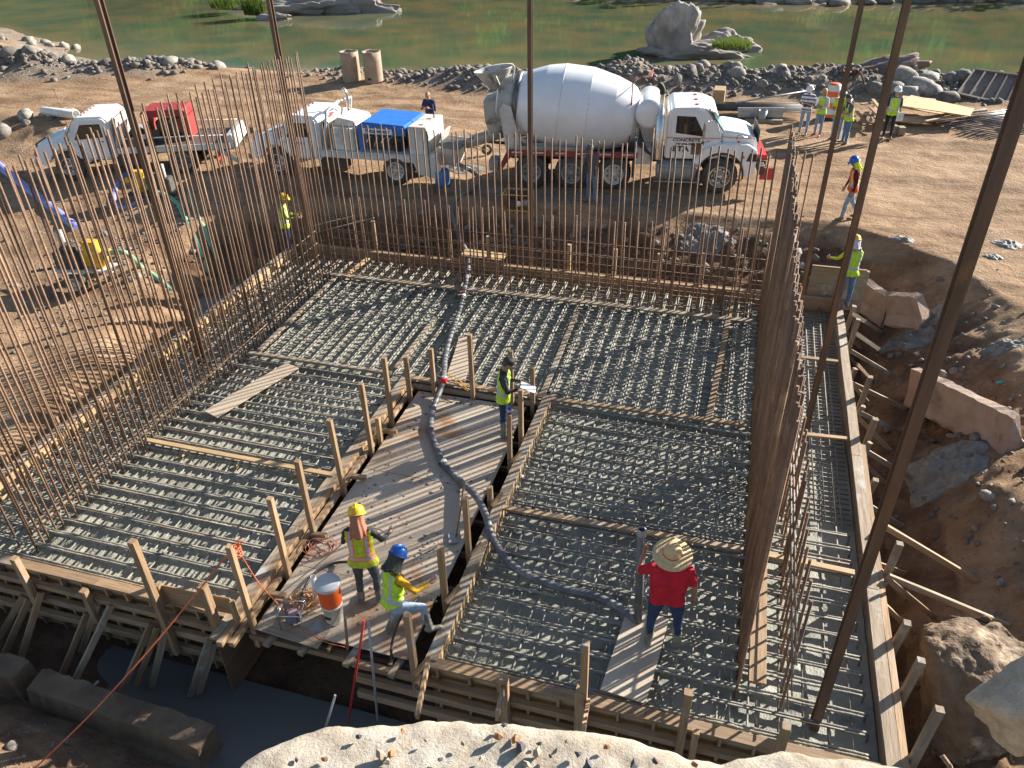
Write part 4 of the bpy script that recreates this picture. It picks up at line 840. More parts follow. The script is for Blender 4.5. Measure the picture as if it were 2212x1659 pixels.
t1, T1 = small_truck(w1+Vector((.2, .95, -.02)), a1, 'white flatbed truck carrying a red compressor, leftmost of the three trucks', (w1-r1).length)
MB().box((-3.55, 0, .98), (3.7, 2.0, .10)).build('flatbed', CHASS, t1, bevel=.01)
for s in (-1, 1): MB().box((-3.55, s*1.02, .92), (3.7, .05, .20)).build('side_rail', DIRTYW, t1, bevel=.008)
for s in (-1, 1): MB().tube([(-1.8, s*1.0, 1.30), (-5.3, s*1.0, 1.28)], .02, 6).build('hand_rail', DIRTYW, t1)
MB().prism([(-1.72, 1.0), (-1.90, 1.95), (-1.84, 1.97), (-1.66, 1.0)], -.95, .95).build('headache_rack', DIRTYW, t1, bevel=.01)
for s in (-1, 1): MB().box((-4.9, s*.9, .52), (.03, .5, .50)).build('mud_flap', RED, t1)
MB().box((-5.42, 0, 1.02), (.25, 1.9, .45), Matrix.Rotation(R_(12), 3, 'Y')).build('tailgate', DIRTYW, t1, bevel=.02)
MB().prism([(-5.0, .9), (-5.6, .35), (-5.5, .33), (-4.8, .85)], .86, 1.0).build('rear_skirt', DIRTYW, t1)
for k in range(8): MB().box((-2.3+J(.4), J(.7), 1.15+J(.05)), (.3+J(.1), .25+J(.1), .25+J(.1)), Matrix.Rotation(J(1), 3, 'Z')).build('loose_tool', rng.choice([CHASS, GREYS, DIRTYW]), t1, bevel=.02)
t1.matrix_basis = T1
# red compressor rides on the flatbed
CRED = mat('faded_red_canopy', (.36, .03, .025), (.24, .022, .02), .55, objvar=0)
cp, CP = local_thing('compressor', T1 @ Vector((-3.30, .0, 1.035)), a1, 'red box compressor standing on the bed of the leftmost truck', 'compressor', None)
MB().prism([(-1.0, 1.0), (-1.0, 1.18), (-.86, 1.28), (.86, 1.28), (1.0, 1.18), (1.0, 1.0)], -.62, .62).build('canopy', CRED, cp, bevel=.02)
MB().box((-.93, 0, .48), (.12, 1.2, .94)).build('end_panel', CRED, cp, bevel=.01); MB().box((.90, 0, .48), (.16, 1.2, .94)).build('end_panel', CRED, cp, bevel=.01)
MB().box((0, 0, .05), (1.9, 1.2, .10)).build('skid', CHASS, cp)
b = MB().box((.15, 0, .45), (.8, .6, .6)).box((-.3, .1, .6), (.4, .5, .4)); b.lathe([(.001, .1), (.2, .1), (.22, 0), (.2, -.1)], 16, (0, 1, 0), (-.45, .5, .55)); b.build('engine', CHASS, cp, bevel=.02)
for s in (-1, 1):
    MB().lathe([(.12, .03), (.17, .02), (.17, -.02), (.12, -.03)], 20, (0, 1, 0), (-.35, s*.55, .80)).build('fan_ring', GREYS, cp)
    MB().box((-.62, s*.60, .65), (.35, .03, .55)).build('louvre_panel', mat('dark_red_panel', (.22, .02, .02), (.14, .015, .015), .5, objvar=0), cp)
    MB().box((.5, s*.60, .35), (.3, .03, .3)).build('battery_box', CHASS, cp)
cp.matrix_basis = CP @ Matrix.Diagonal((.74, .9, .80, 1))
w2 = at(600, 378, .5); r2 = at(850, 397, .5); a2 = math.atan2(w2.y-r2.y, w2.x-r2.x)
t2, T2 = small_truck(w2+Vector((.15, .95, -.02)), a2, 'white concrete pump truck with a blue engine cover, between the other two trucks', (w2-r2).length, DIRTYW)
t2.name = 'concrete_pump_truck'; t2['category'] = 'pump truck'
MB().box((-3.6, 0, .92), (3.9, 1.9, .12)).build('bed', DIRTYW, t2, bevel=.01)
for s in (-1, 1):
    MB().box((-3.3, s*.98, .86), (3.4, .06, .18)).build('side_rail', DIRTYW, t2, bevel=.01)
    MB().tube([(-1.72, s*.90, .98), (-1.98, s*.90, 2.22), (-1.98, 0, 2.30)], .05, 6).build('headache_frame', DIRTYW, t2)
    MB().prism([(-4.75, .98), (-4.95, .40), (-5.55, .30), (-5.75, .62), (-5.60, 1.02)], s*.95-.03, s*.95+.03).build('rear_side_plate', DIRTYW, t2)
    MB().box((-1.96, s*.6, 2.05), (.02, .2, .12)).build('reflector', RED, t2)
MB().prism([(-1.74, 1.0), (-1.95, 2.0), (-1.90, 2.0), (-1.68, 1.0)], -.84, .84).build('headache_rack', DIRTYW, t2)
MB().box((-2.40, 0, 1.32), (.8, 1.7, .70)).build('tool_box', DIRTYW, t2, bevel=.03); MB().prism([(-1.95, 1.68), (-2.15, 1.95), (-2.75, 1.85), (-2.8, 1.68)], -.6, .6).build('tank', DIRTYW, t2, bevel=.02)
MB().prism([(-2.95, 1.62), (-3.0, 1.84), (-3.15, 1.92), (-4.55, 1.86), (-4.6, 1.62)], -.85, .85).build('engine_cover', BLUE, t2, bevel=.02)
for s in (-1, 1):
    MB().box((-3.78, s*.86, 1.62), (1.62, .02, .14)).build('cover_skirt', BLUE, t2); bn = MB().box((-3.65, s*.875, 1.66), (1.0, .012, .17)).build('banner', mat('white_banner', (.78, .78, .76), None, .5, objvar=0), t2)
    MB().box((-3.02, s*.80, 1.30), (.14, .06, .60)).build('cover_post', BLUE, t2)
    put_text('Putzmeister', .17, INK, t2, (-3.65, s*.885, 1.665), s, .004)
b = MB().box((-3.7, 0, 1.25), (1.2, 1.1, .55))
for k in range(14): b.box((-3.8+J(.6), J(.75), 1.25+J(.22)), (.22+J(.1), .2+J(.1), .2+J(.1)), Matrix.Rotation(J(1), 3, 'X'))
b.build('engine', CHASS, t2)
for k in range(5): MB().tube(curve_pts([(-3.2-.25*k, .72, 1.1), (-3.25-.25*k, .86, 1.3+J(.1)), (-3.35-.25*k, .7, 1.5)], 5), .03, 7).build('engine_pipe', rng.choice([GREYS, CHROME, CHASS]), t2)
MB().box((-4.95, 0, 1.36), (.62, 1.6, .95)).build('control_cabinet', DIRTYW, t2, bevel=.025)
for s in (-.2, .5): MB().box((-5.0, s, 1.845), (.14, .06, .008)).build('reflector', RED, t2)
MB().tube([(-5.1, -.4, 1.84), (-5.08, -.4, 2.25)], .02, 6).build('lever', BLACK, t2)
h_ = MB(); h_.add([(-5.45, -.62, 1.20), (-5.45, .62, 1.20), (-6.25, .62, 1.15), (-6.25, -.62, 1.15), (-5.6, -.30, .55), (-5.6, .30, .55), (-6.0, .30, .50), (-6.0, -.30, .50)], [(0, 1, 5, 4), (1, 2, 6, 5), (2, 3, 7, 6), (3, 0, 4, 7), (4, 5, 6, 7)])
hop = h_.build('hopper', DIRTYW, t2)
for k in range(13): MB().beam((-5.48, -.56+k*.093, 1.225), (-6.22, -.56+k*.093, 1.175), .014, .03).build('grate_bar', GREYS, hop)
MB().box((-5.50, 0, 1.36), (.05, 1.2, .36), Matrix.Rotation(R_(-18), 3, 'Y')).build('splash_guard', MUD, hop)
MB().tube([(-5.8, 0, .55), (-6.2, .1, .45), (-6.45, .25, .42)], .075, 10).build('outlet_pipe', GREYS, t2)
put_text('JWPH', .15, mat('faded_lettering', (.28, .30, .36), None, .6, objvar=0), t2, (-.86, .945, 1.14), 1, .002)
MB().tube(curve_pts([(-2.1, -.4, 1.9), (-2.1, -.4, 2.4), (-2.05, -.4, 2.55), (-1.98, -.4, 2.62)], 4), .05, 8).build('exhaust', CHROME, t2)
t2.matrix_basis = T2
# ================================================================= PEOPLE
def capsule(b, p, q, r1, r2, n=12):
    p = Vector(p); q = Vector(q); d = q-p
    if d.length < 1e-4: d = Vector((0, 0, 1e-3)); q = p+d
    d.normalize(); pts = []; rs = []
    for k in range(5): a = math.pi/2*k/4; pts.append(p-d*r1*math.cos(a)); rs.append(max(r1*math.sin(a), .002))
    for k in range(5): a = math.pi/2*k/4; pts.append(q+d*r2*math.sin(a)); rs.append(max(r2*math.cos(a), .002))
    b.tube(pts, 1, n, rs=rs)
def fabric(name, c, v=.12, sc=6., **k): return mat('cloth_'+name, c, tuple(x*(1-2*v) for x in c), .85, scale=sc, bump=.35, bscale=14, objvar=0, spec=.2, **k)
SKIN = mat('skin', (.40, .235, .155), (.34, .19, .125), .6, scale=6, objvar=.08); SKIND = mat('tanned_skin', (.30, .17, .105), (.25, .135, .085), .6, scale=6, objvar=.08)
HAIRD = mat('dark_hair', (.03, .025, .022), (.06, .05, .045), .6, scale=30, objvar=0); HAIRB = mat('blond_hair', (.50, .34, .15), (.36, .23, .10), .6, scale=30, objvar=0)
EYE = mat('eye_dark', (.02, .015, .012), None, .3, objvar=0); LIP = mat('lip', (.30, .12, .09), None, .6, objvar=0)
JEAN = fabric('blue_jeans', (.13, .22, .36), .2); JEANL = fabric('light_jeans', (.30, .38, .48), .15); JEAND = fabric('dark_jeans', (.035, .06, .12), .2); GREYP = fabric('grey_trousers', (.10, .105, .11)); DARKP = fabric('dark_trousers', (.03, .033, .04))
BOOT = mat('muddy_rubber_boot', (.10, .10, .085), (.24, .22, .18), .6, scale=5, objvar=.1); SHOE = mat('brown_shoe', (.13, .08, .05), (.2, .15, .1), .7, objvar=.1); REDB = mat('red_boot', (.45, .03, .03), None, .5, objvar=0)
def stripes(name, base, rules):
    # cloth with printed bands in torso coordinates (u across, v along the spine); rules: list of (axis, centre, half width, min v, colour, mirror)
    m = bpy.data.materials.new('cloth_'+name); m.use_nodes = True; N = m.node_tree; L = N.links; b = N.nodes['Principled BSDF']
    at_ = N.nodes.new('ShaderNodeAttribute'); at_.attribute_name = 'tc'; sp = N.nodes.new('ShaderNodeSeparateXYZ'); L.new(at_.outputs['Vector'], sp.inputs[0])
    nz = N.nodes.new('ShaderNodeTexNoise'); nz.inputs['Scale'].default_value = 7; nz.inputs['Detail'].default_value = 5
    rp = N.nodes.new('ShaderNodeValToRGB'); rp.color_ramp.elements[0].position = .35; rp.color_ramp.elements[0].color = (*[c*.72 for c in base], 1); rp.color_ramp.elements[1].position = .6; rp.color_ramp.elements[1].color = (*base, 1); L.new(nz.outputs[0], rp.inputs[0]); out = rp.outputs[0]
    def M_(op, a, c): 
        x = N.nodes.new('ShaderNodeMath'); x.operation = op
        for i, s in enumerate((a, c)): (L.new(s, x.inputs[i]) if not isinstance(s, (int, float)) else setattr(x.inputs[i], 'default_value', s))
        return x.outputs[0]
    for (ax, ctr, hw, vmin, col, mirror) in rules:
        s = sp.outputs[0] if ax == 'u' else sp.outputs[1]
        if mirror == 'rep': s = M_('PINGPONG', s, ctr); f = M_('LESS_THAN', s, hw)
        else:
            if mirror: s = M_('ABSOLUTE', s, 0)
            f = M_('LESS_THAN', M_('ABSOLUTE', M_('SUBTRACT', s, ctr), 0), hw)
        f = M_('MULTIPLY', f, M_('GREATER_THAN', sp.outputs[1], vmin))
        x = N.nodes.new('ShaderNodeMix'); x.data_type = 'RGBA'; L.new(f, x.inputs[0]); L.new(out, x.inputs[6]); x.inputs[7].default_value = (*col, 1); out = x.outputs[2]
    L.new(out, b.inputs['Base Color']); b.inputs['Roughness'].default_value = .8; b.inputs['Specular IOR Level'].default_value = .2
    bp = N.nodes.new('ShaderNodeBump'); bp.inputs['Strength'].default_value = .4; bp.inputs['Distance'].default_value = .02; L.new(nz.outputs[0], bp.inputs['Height']); L.new(bp.outputs[0], b.inputs['Normal']); return m
LIME = (.50, .74, .05); SILV = (.42, .43, .43); ORG = (.85, .20, .03)
VEST_LIME = stripes('lime_vest', LIME, [('u', .115, .026, .12, SILV, True), ('v', .10, .028, -1, SILV, False)])
VEST_2TONE = stripes('lime_orange_vest', (.52, .58, .05), [('u', .115, .042, .10, ORG, True), ('u', .115, .022, .10, SILV, True), ('v', .07, .045, -1, ORG, False), ('v', .07, .024, -1, SILV, False)])
VEST_ORG = stripes('orange_vest', (.80, .16, .03), [('u', .115, .028, .10, (.60, .60, .30), True), ('v', .10, .03, -1, SILV, False)])
POLO = stripes('striped_polo', (.74, .74, .76), [('v', .062, .020, -1, (.03, .035, .10), 'rep')])
SLEEVE2 = stripes('lime_sleeve', (.50, .56, .05), [])
def hand_geo(b, wrist, d, nrm, curl=.5, side=1, s=1.0):
    d = Vector(d).normalized(); n = Vector(nrm); n = (n-d*n.dot(d)).normalized(); w = d.cross(n)*side
    capsule(b, wrist+d*.02*s, wrist+d*.075*s, .030*s, .034*s, 8)
    for k in range(4):
        o = wrist+d*.085*s+w*(.030-.020*k)*s; L = (.075, .085, .08, .062)[k]*s; a = curl*.9
        p1 = o+(d*math.cos(a*.6)+n*math.sin(a*.6))*L*.45; p2 = p1+(d*math.cos(a*1.5)+n*math.sin(a*1.5))*L*.32; p3 = p2+(d*math.cos(a*2.2)+n*math.sin(a*2.2))*L*.25
        b.tube([o-d*.02*s, o, p1, p2, p3], .009, 6, rs=[.010*s, .0095*s, .009*s, .0082*s, .0065*s])
    o = wrist+d*.03*s+w*.032*s; p1 = o+(d*.6+w*.75+n*.25).normalized()*.036*s; p2 = p1+(d*.85+w*.25+n*.4).normalized()*.034*s
    b.tube([o, p1, p2], .010, 6, rs=[.013*s, .011*s, .008*s])
def person(loc, heading, label, H=1.74, wide=1.0, lean=(0, 0), arms=None, legs=None, head=(0, 0, 0), top=None, trousers=None, sleeve='long', foot=None, vest=None, skin=None, hat=None, hatm=None, tall_boot=False, vox=.016, hair=None, extra=None, belly=0., foot_turn=(12, 12)):
    # local frame: +y forward, +x right hand side, z up
    sc = H/1.74; skin = skin or SKIN; top = top or fabric('navy', (.03, .04, .12)); trousers = trousers or JEAN; foot = foot or SHOE
    D = lambda v: Vector(v).normalized()
    spine = D((lean[0], lean[1], 1)); right = D(Vector((1, 0, 0))-spine*spine.x); fwd = spine.cross(right)
    legs = legs or (((-.04, 0, -1), (-.02, 0, -1)), ((.04, 0, -1), (.02, 0, -1)))
    arms = arms or (((-.22, .02, -1), (-.1, .15, -1)), ((.22, .02, -1), (.1, .15, -1)))
    P = Vector((0, 0, 0)); joints = {}; low = []
    caps = []           # (p, q, r1, r2, tag)
    A = lambda p, q, r1, r2, t: caps.append((Vector(p), Vector(q), r1*sc, r2*sc, t))
    feet = []; thigh_up = []
    for i, s in enumerate((-1, 1)):
        th, sh = D(legs[i][0]), D(legs[i][1]); hip = P+right*s*.095*sc*wide-Vector((0, 0, .03*sc)); knee = hip+th*.41*sc; ank = knee+sh*.39*sc
        thigh_up.append((len(caps), th.z)); A(hip, knee, .092*wide**.7, .062, 'pants'); A(knee, ank, .060, .048, 'pants'); A(knee+sh*.08*sc-Vector((0, .015*sc, 0)), knee+sh*.2*sc-Vector((0, .015*sc, 0)), .058, .052, 'pants')
        if tall_boot: A(knee+sh*.12*sc, ank+sh*.04*sc, .064, .056, 'boot')
        ft = R_(foot_turn[i])*s; fd = Vector((math.sin(ft), math.cos(ft), 0)); tilt = legs[i][2] if len(legs[i]) > 2 else 0.
        fd = D(fd+Vector((0, 0, tilt))); heel = ank+Vector((0, 0, -.045*sc))-fd*.035*sc; toe = heel+fd*.19*sc+Vector((0, 0, -.006*sc))
        A(heel, toe, .042, .038, 'boot'); A(ank, heel+fd*.08*sc, .05, .045, 'boot'); low.append(min(heel.z, toe.z)-.042*sc); feet.append(ank)
    # torso
    wv = wide
    for t_, hw, r in ((.0, .075, .098), (.11, .065, .098+belly*.03), (.22, .07, .10+belly*.035), (.33, .085, .102+belly*.02), (.42, .10, .098)):
        c = P+spine*t_*sc+fwd*(belly*.03*sc if .05 < t_ < .3 else 0); A(c-right*hw*sc*wv, c+right*hw*sc*wv, r*(.85+.15*wv), r*(.85+.15*wv), 'torso' if t_ > .02 else 'pants')
    neck = P+spine*.55*sc; sh_c = P+spine*.48*sc
    A(sh_c-right*.135*sc*wv, sh_c+right*.135*sc*wv, .072, .072, 'torso'); A(sh_c, neck, .075, .052, 'torso')
    hp, ht, hroll = head; hq = Matrix((right, fwd, spine)).transposed() @ (Matrix.Rotation(R_(ht), 3, 'Z') @ Matrix.Rotation(R_(-hp), 3, 'X') @ Matrix.Rotation(R_(hroll), 3, 'Y'))
    hd = neck+spine*.06*sc+hq @ Vector((0, .02, .10))*sc
    A(neck-spine*.02*sc, hd-hq @ Vector((0, .02, .05))*sc, .052, .050, 'skin')
    hp_ = lambda x, y, z: hd+hq @ Vector((x, y, z))*sc
    A(hp_(0, -.02, .035), hp_(0, .025, .03), .083, .076, 'skin'); A(hp_(0, .02, -.02), hp_(0, .035, -.06), .066, .046, 'skin'); A(hp_(0, .088, .0), hp_(0, .105, -.022), .011, .015, 'skin')
    for s in (-1, 1): A(hp_(s*.078, -.01, .02), hp_(s*.08, -.012, -.015), .014, .010, 'skin')
    hands = []
    for i, s in enumerate((-1, 1)):
        ua, fa = D(arms[i][0]), D(arms[i][1]); shd = sh_c+right*s*.175*sc*wv-spine*.005*sc; el = shd+ua*.285*sc; wr = el+fa*.245*sc
        A(shd, el, .057*(.8+.2*wv), .043, 'sleeve'); A(el, wr, .041, .030, 'sleeve' if sleeve == 'long' else 'skin')
        if sleeve == 'short': A(shd, shd+ua*.20*sc, .066*(.8+.2*wv), .060, 'sleeve'); caps[-3] = (*caps[-3][:4], 'skin')
        hands.append((wr, fa, s, arms[i][2] if len(arms[i]) > 2 else .45))
    b = MB()
    for p, q, r1, r2, t in caps: capsule(b, p, q, r1, r2)
    me = b.mesh('raw'); tmp = bpy.data.objects.new('raw', me); COL.objects.link(tmp); md = tmp.modifiers.new('r', 'REMESH'); md.mode = 'VOXEL'; md.voxel_size = vox; md.use_smooth_shade = True
    dg = bpy.context.evaluated_depsgraph_get(); body = bpy.data.meshes.new_from_object(tmp.evaluated_get(dg)); bpy.data.objects.remove(tmp); bpy.data.meshes.remove(me)
    bm = bmesh.new(); bm.from_mesh(body)
    for _ in range(2): bmesh.ops.smooth_vert(bm, verts=bm.verts, factor=.5, use_axis_x=True, use_axis_y=True, use_axis_z=True)
    bm.to_mesh(body); bm.free()
    nv = len(body.vertices); co = np.empty(nv*3); body.vertices.foreach_get('co', co); co = co.reshape(-1, 3)
    dist = np.stack([(lambda p, d, L: np.linalg.norm(co-(p+np.outer(np.clip(((co-p) @ d)/L, 0, 1), d)), axis=1)-(r1+(r2-r1)*np.clip(((co-p) @ d)/L, 0, 1)))(np.array(p), np.array(q-p), max((q-p).length_squared, 1e-9)) for p, q, r1, r2, t in caps])
    from mathutils import noise as mn
    bn = [v.normal.copy() for v in body.vertices]
    tags = [c[4] for c in caps]; own = np.argmin(dist, 0); vt = np.array([['pants', 'torso', 'skin', 'sleeve', 'boot'].index(tags[k]) for k in range(len(caps))])[own]
    SP, RI, FW = np.array(spine), np.array(right), np.array(fwd); tu = co @ RI/sc; tv = co @ SP/sc; tf = co @ FW/sc
    hem = -.05 if not vest else -.075
    vt = np.where((vt == 1) & (tv < hem-.02), 0, vt); raised = np.isin(own, [k for k, zz in thigh_up if zz > -.85]); vt = np.where((vt == 0) & (tv > hem+.0) & (np.abs(tu) < .22) & ~raised, 1, vt)
    if vox < .02:
        for i_ in np.nonzero(vt != 2)[0]:
            v = body.vertices[int(i_)]; c_ = v.co; v.co = c_+bn[int(i_)]*(.010*mn.noise(Vector((c_.x*7, c_.y*7, c_.z*16)))+.006*mn.noise(c_*26))
    mats = [trousers, top, skin, top if sleeve != 'lime' else SLEEVE2, foot]
    for m in mats: body.materials.append(m)
    lo = np.empty(len(body.loops), np.int32); body.loops.foreach_get('vertex_index', lo); fs_ = np.empty(len(body.polygons), np.int32); body.polygons.foreach_get('loop_start', fs_)
    fm = vt[lo[fs_]]; body.polygons.foreach_set('material_index', fm.astype(np.int32)); body.polygons.foreach_set('use_smooth', np.ones(len(fm), bool))
    # hands, eyes and mouth joined to the same body mesh
    hb = MB(); hb.cur = 2
    for wr, fa, s, cu in hands:
        inner = Vector((-s, .2, 0)) if abs(fa.x) < .8 else Vector((0, .3, -1)); hand_geo(hb, wr-fa*.012*sc, fa, inner, cu, s, 1.05*sc)
    hb.cur = 5
    for s in (-1, 1): capsule(hb, hp_(s*.030, .092, .018), hp_(s*.036, .090, .018), .010*sc, .010*sc, 6)
    hb.cur = 6; capsule(hb, hp_(-.020, .079, -.055), hp_(.020, .079, -.055), .007*sc, .007*sc, 6)
    bm = bmesh.new(); bm.from_mesh(body); hm = hb.mesh('h'); bm.from_mesh(hm); bm.to_mesh(body); bm.free(); bpy.data.meshes.remove(hm)
    body.materials.append(EYE); body.materials.append(LIP)
    def attr(me, c):
        a = me.attributes.new('tc', 'FLOAT_VECTOR', 'POINT'); a.data.foreach_set('vector', np.stack([c @ RI/sc, c @ SP/sc, c @ FW/sc], -1).astype(np.float32).ravel())
    cc = np.empty(len(body.vertices)*3); body.vertices.foreach_get('co', cc); attr(body, cc.reshape(-1, 3))
    MW = Matrix.Translation(Vector(loc)-Vector((0, 0, min(low)))) @ Matrix.Identity(4)
    Rz = Matrix.Rotation(heading, 4, 'Z'); base = Matrix.Translation(loc) @ Rz @ Matrix.Translation((0, 0, -min(low)))
    o = bpy.data.objects.new('person', None); o.matrix_basis = Matrix.Translation(loc) @ Rz; link(o); tag(o, label, 'person')
    body.name = 'body'; bo = mobj('body', body, None, o, base)
    if vest:
        vm = bpy.data.meshes.new('vest'); bm = bmesh.new(); bm.from_mesh(body); bm.verts.ensure_lookup_table()
        keep = (vt == 1)
        dele = [v for v in bm.verts if v.index >= nv or not keep[v.index] or tv[v.index] > .525]
        bmesh.ops.delete(bm, geom=dele, context='VERTS'); bm.normal_update()
        for v in bm.verts:
            t_ = v.co.dot(spine)/sc; v.co += v.normal*(.018+.02*max(0, .18-t_)/.2)*sc
        bm.to_mesh(vm); bm.free(); vm.materials.clear(); vm.materials.append(vest); vm.polygons.foreach_set('material_index', np.zeros(len(vm.polygons), np.int32)); mobj('vest', vm, None, o, base)
    HM = base @ Matrix.Translation(hd) @ hq.to_4x4() @ Matrix.Scale(sc, 4)
    if hair is not None:
        hbm = MB().lathe([(.094, -.07), (.099, -.02), (.100, .04), (.085, .09), (.05, .118), (.001, .128)], 18, None, (0, -.012, .01), True, (.46, 1.04) if hair[1] else (0, 1)); 
        if hair[1]: hbm.lathe([(.100, .045), (.085, .09), (.05, .118), (.001, .128)], 18, None, (0, -.012, .01)); hbm.lathe([(.085, -.16), (.098, -.07)], 14, None, (0, -.02, .01), True, (.5, 1.0))
        else: hbm = MB().lathe([(.100, .045), (.086, .09), (.05, .118), (.001, .126)], 18, None, (0, -.014, .008)); hbm.lathe([(.09, -.05), (.098, .045)], 14, None, (0, -.016, .008), True, (.52, .98))
        hbm.build('hair', hair[0], o, HM)
    if hat == 'helmet':
        h = MB().lathe([(.132, .045), (.128, .06), (.126, .09), (.115, .135), (.09, .168), (.05, .186), (.001, .190)], 22, None, (0, -.005, 0)); h.lathe([(.128, .055), (.146, .043), (.142, .04), (.124, .05)], 22, None, (0, -.005, 0))
        h.tube([(0, -.11, .13), (0, -.06, .178), (0, .0, .196), (0, .06, .178), (0, .105, .13)], .018, 6); h.add([(-.10, .09, .052), (.10, .09, .052), (.075, .175, .036), (-.075, .175, .036), (-.10, .09, .06), (.10, .09, .06), (.075, .175, .044), (-.075, .175, .044)], [(0, 1, 2, 3), (4, 7, 6, 5), (0, 4, 5, 1), (1, 5, 6, 2), (2, 6, 7, 3), (3, 7, 4, 0)])
        h.build('helmet', hatm, o, HM)
    elif hat == 'cap':
        h = MB().lathe([(.104, .03), (.108, .06), (.095, .105), (.055, .132), (.001, .138)], 20, None, (0, -.008, .005)); h.lathe([(.10, .035), (.175, .025), (.172, .018), (.10, .028)], 10, None, (0, -.01, .0), True, (.12, .38)); h.build('cap', hatm, o, HM)
    elif hat == 'straw':
        h = MB().lathe([(.245, .012), (.24, .022), (.18, .030), (.115, .045), (.112, .085), (.10, .14), (.065, .185), (.02, .20), (.001, .202)], 32, None, (0, -.01, .02)).lathe([(.245, .012), (.18, .02), (.11, .035)], 32, None, (0, -.01, .02)); ho = h.build('straw_hat', hatm, o, HM); MB().lathe([(.116, .05), (.121, .052), (.121, .064), (.115, .066)], 28, None, (0, -.01, .02)).build('hat_band', RED, ho, HM)
    elif hat == 'bucket':
        MB().lathe([(.165, .02), (.11, .05), (.108, .10), (.09, .13), (.001, .14)], 20, None, (0, -.008, .005)).build('hat', hatm, o, HM)
    for e in (extra or []): e(o, base, HM, hands, sc)
    return o
def neck_cloth(m, L=.26, wd=.6):
    def f(o, base, HM, hands, sc):
        q = MB().lathe([(.122, .06), (.108, .0), (.104, -.07), (.120, -.14), (.132, -.2), (.138, -L)], 40, None, (0, -.015, 0), True, (.75-wd/2, .75+wd/2)); q.v = [(x*(1+.06*math.sin(math.atan2(y, x)*11+z*9)*min(1, max(0, .06-z)*6)), y*(1+.06*math.sin(math.atan2(y, x)*11+z*9)*min(1, max(0, .06-z)*6)), z+.02*math.sin(math.atan2(y, x)*5)*(z < -.15)) for x, y, z in q.v]; s = q.build('neck_cloth', m, o, HM); md = s.modifiers.new('t', 'SOLIDIFY'); md.thickness = .008
    return f
def held_paper(side, size=(.21, .30), m=None, tilt=0.):
    def f(o, base, HM, hands, sc):
        wr, fa, s, c = hands[side]; p = wr+fa*.10; MB().box((0, 0, 0), (size[0], size[1], .004)).build('paper', m or MATS.get('paper') or mat('paper', (.78, .78, .80), None, .7, objvar=0), o, base @ Matrix.Translation(p+Vector((0, .06, .02))) @ Matrix.Rotation(R_(tilt), 4, 'X'))
    return f
def held_box(side, size, m, name, off=(0, 0, 0)):
    def f(o, base, HM, hands, sc):
        wr, fa, s, c = hands[side]; MB().box((0, 0, 0), size).build(name, m, o, base @ Matrix.Translation(wr+fa*.11+Vector(off)) @ frame(fa).to_4x4(), bevel=.006)
    return f
HW = mat('white_helmet', (.78, .78, .78), None, .3, objvar=0); HY = mat('yellow_helmet', (.80, .50, .02), None, .35, objvar=0); HBL = mat('blue_helmet', (.02, .13, .50), (.02, .09, .36), .35, objvar=0, scale=12); STRAW = mat('straw', (.62, .45, .24), (.48, .33, .16), .8, scale=30, bump=.5, bscale=60, objvar=0)
FW_ = ((-.12, .35, -1), (.35, .9, .25)); 
fa2 = (((-.25, .25, -1), (.55, .85, .05)), ((.25, .25, -1), (-.55, .85, .05)))     # both hands in front
NAVY = fabric('navy_shirt', (.035, .035, .11)); REDS = fabric('red_shirt', (.52, .02, .035), .14); GREYSH = fabric('grey_shirt', (.12, .12, .13)); WSH = fabric('white_shirt', (.62, .62, .64)); YG = fabric('yellow_green_shirt', (.62, .72, .06)); MUST = fabric('mustard_sleeve', (.62, .34, .02)); CHAR = fabric('charcoal_sleeve', (.055, .055, .06)); MAROON = fabric('maroon_sleeve', (.12, .02, .03)); BLUSH = fabric('blue_polo', (.02, .05, .14)); TERRA = fabric('terracotta_cloth', (.42, .17, .10)); CAMO = fabric('dark_camo', (.06, .065, .05))
g2 = lambda px, py, z: at(px, py, z)
HD = R_
# on the pour
p = at(1428, 1392, .03); person(p, HD(8), 'man in a red t-shirt and wide straw hat steadying the hose end', 1.80, 1.30, (0, .06), (((-.55, .45, -.75), (.25, .75, .75), .9), ((.34, .0, -1), (.12, .22, -1), .5)), (((-.10, .0, -1), (-.03, -.02, -1)), ((.13, .05, -1), (.05, -.05, -1))), (-14, -8, 0), REDS, JEAND, 'short', BOOT, None, SKIND, 'straw', STRAW, True, .015, (HAIRD, 0), belly=1.4, foot_turn=(5, 70))
p = at(1090, 938, -.10); person(p, HD(-78), 'man in a black cap and lime vest reading a paper beside the notch stakes', 1.74, 1.02, (0, .05), (((-.15, .30, -1), (.40, .85, .10)), ((.12, .25, -1), (-.35, .9, .05))), None, (30, 0, 0), CHAR, JEAND, 'long', BOOT, VEST_LIME, SKIN, 'cap', BLACK, True, .015, (HAIRD, 0), [held_paper(1, (.22, .3), None, -25)])
p = at(800, 1298, -.10); person(p, HD(14), 'man in a yellow helmet with an orange neck cloth and two tone vest shirt', 1.66, 1.10, (-.05, .22), (((-.35, .25, -1), (.15, .8, -.3)), ((.40, .30, -.9), (.25, .85, -.25))), (((-.03, .05, -1), (-.02, -.1, -1)), ((.10, .10, -1), (.03, -.15, -1))), (20, 12, 0), CHAR, GREYP, 'long', BOOT, VEST_2TONE, SKIND, 'helmet', HY, True, .015, None, [neck_cloth(TERRA, .30, .62)])
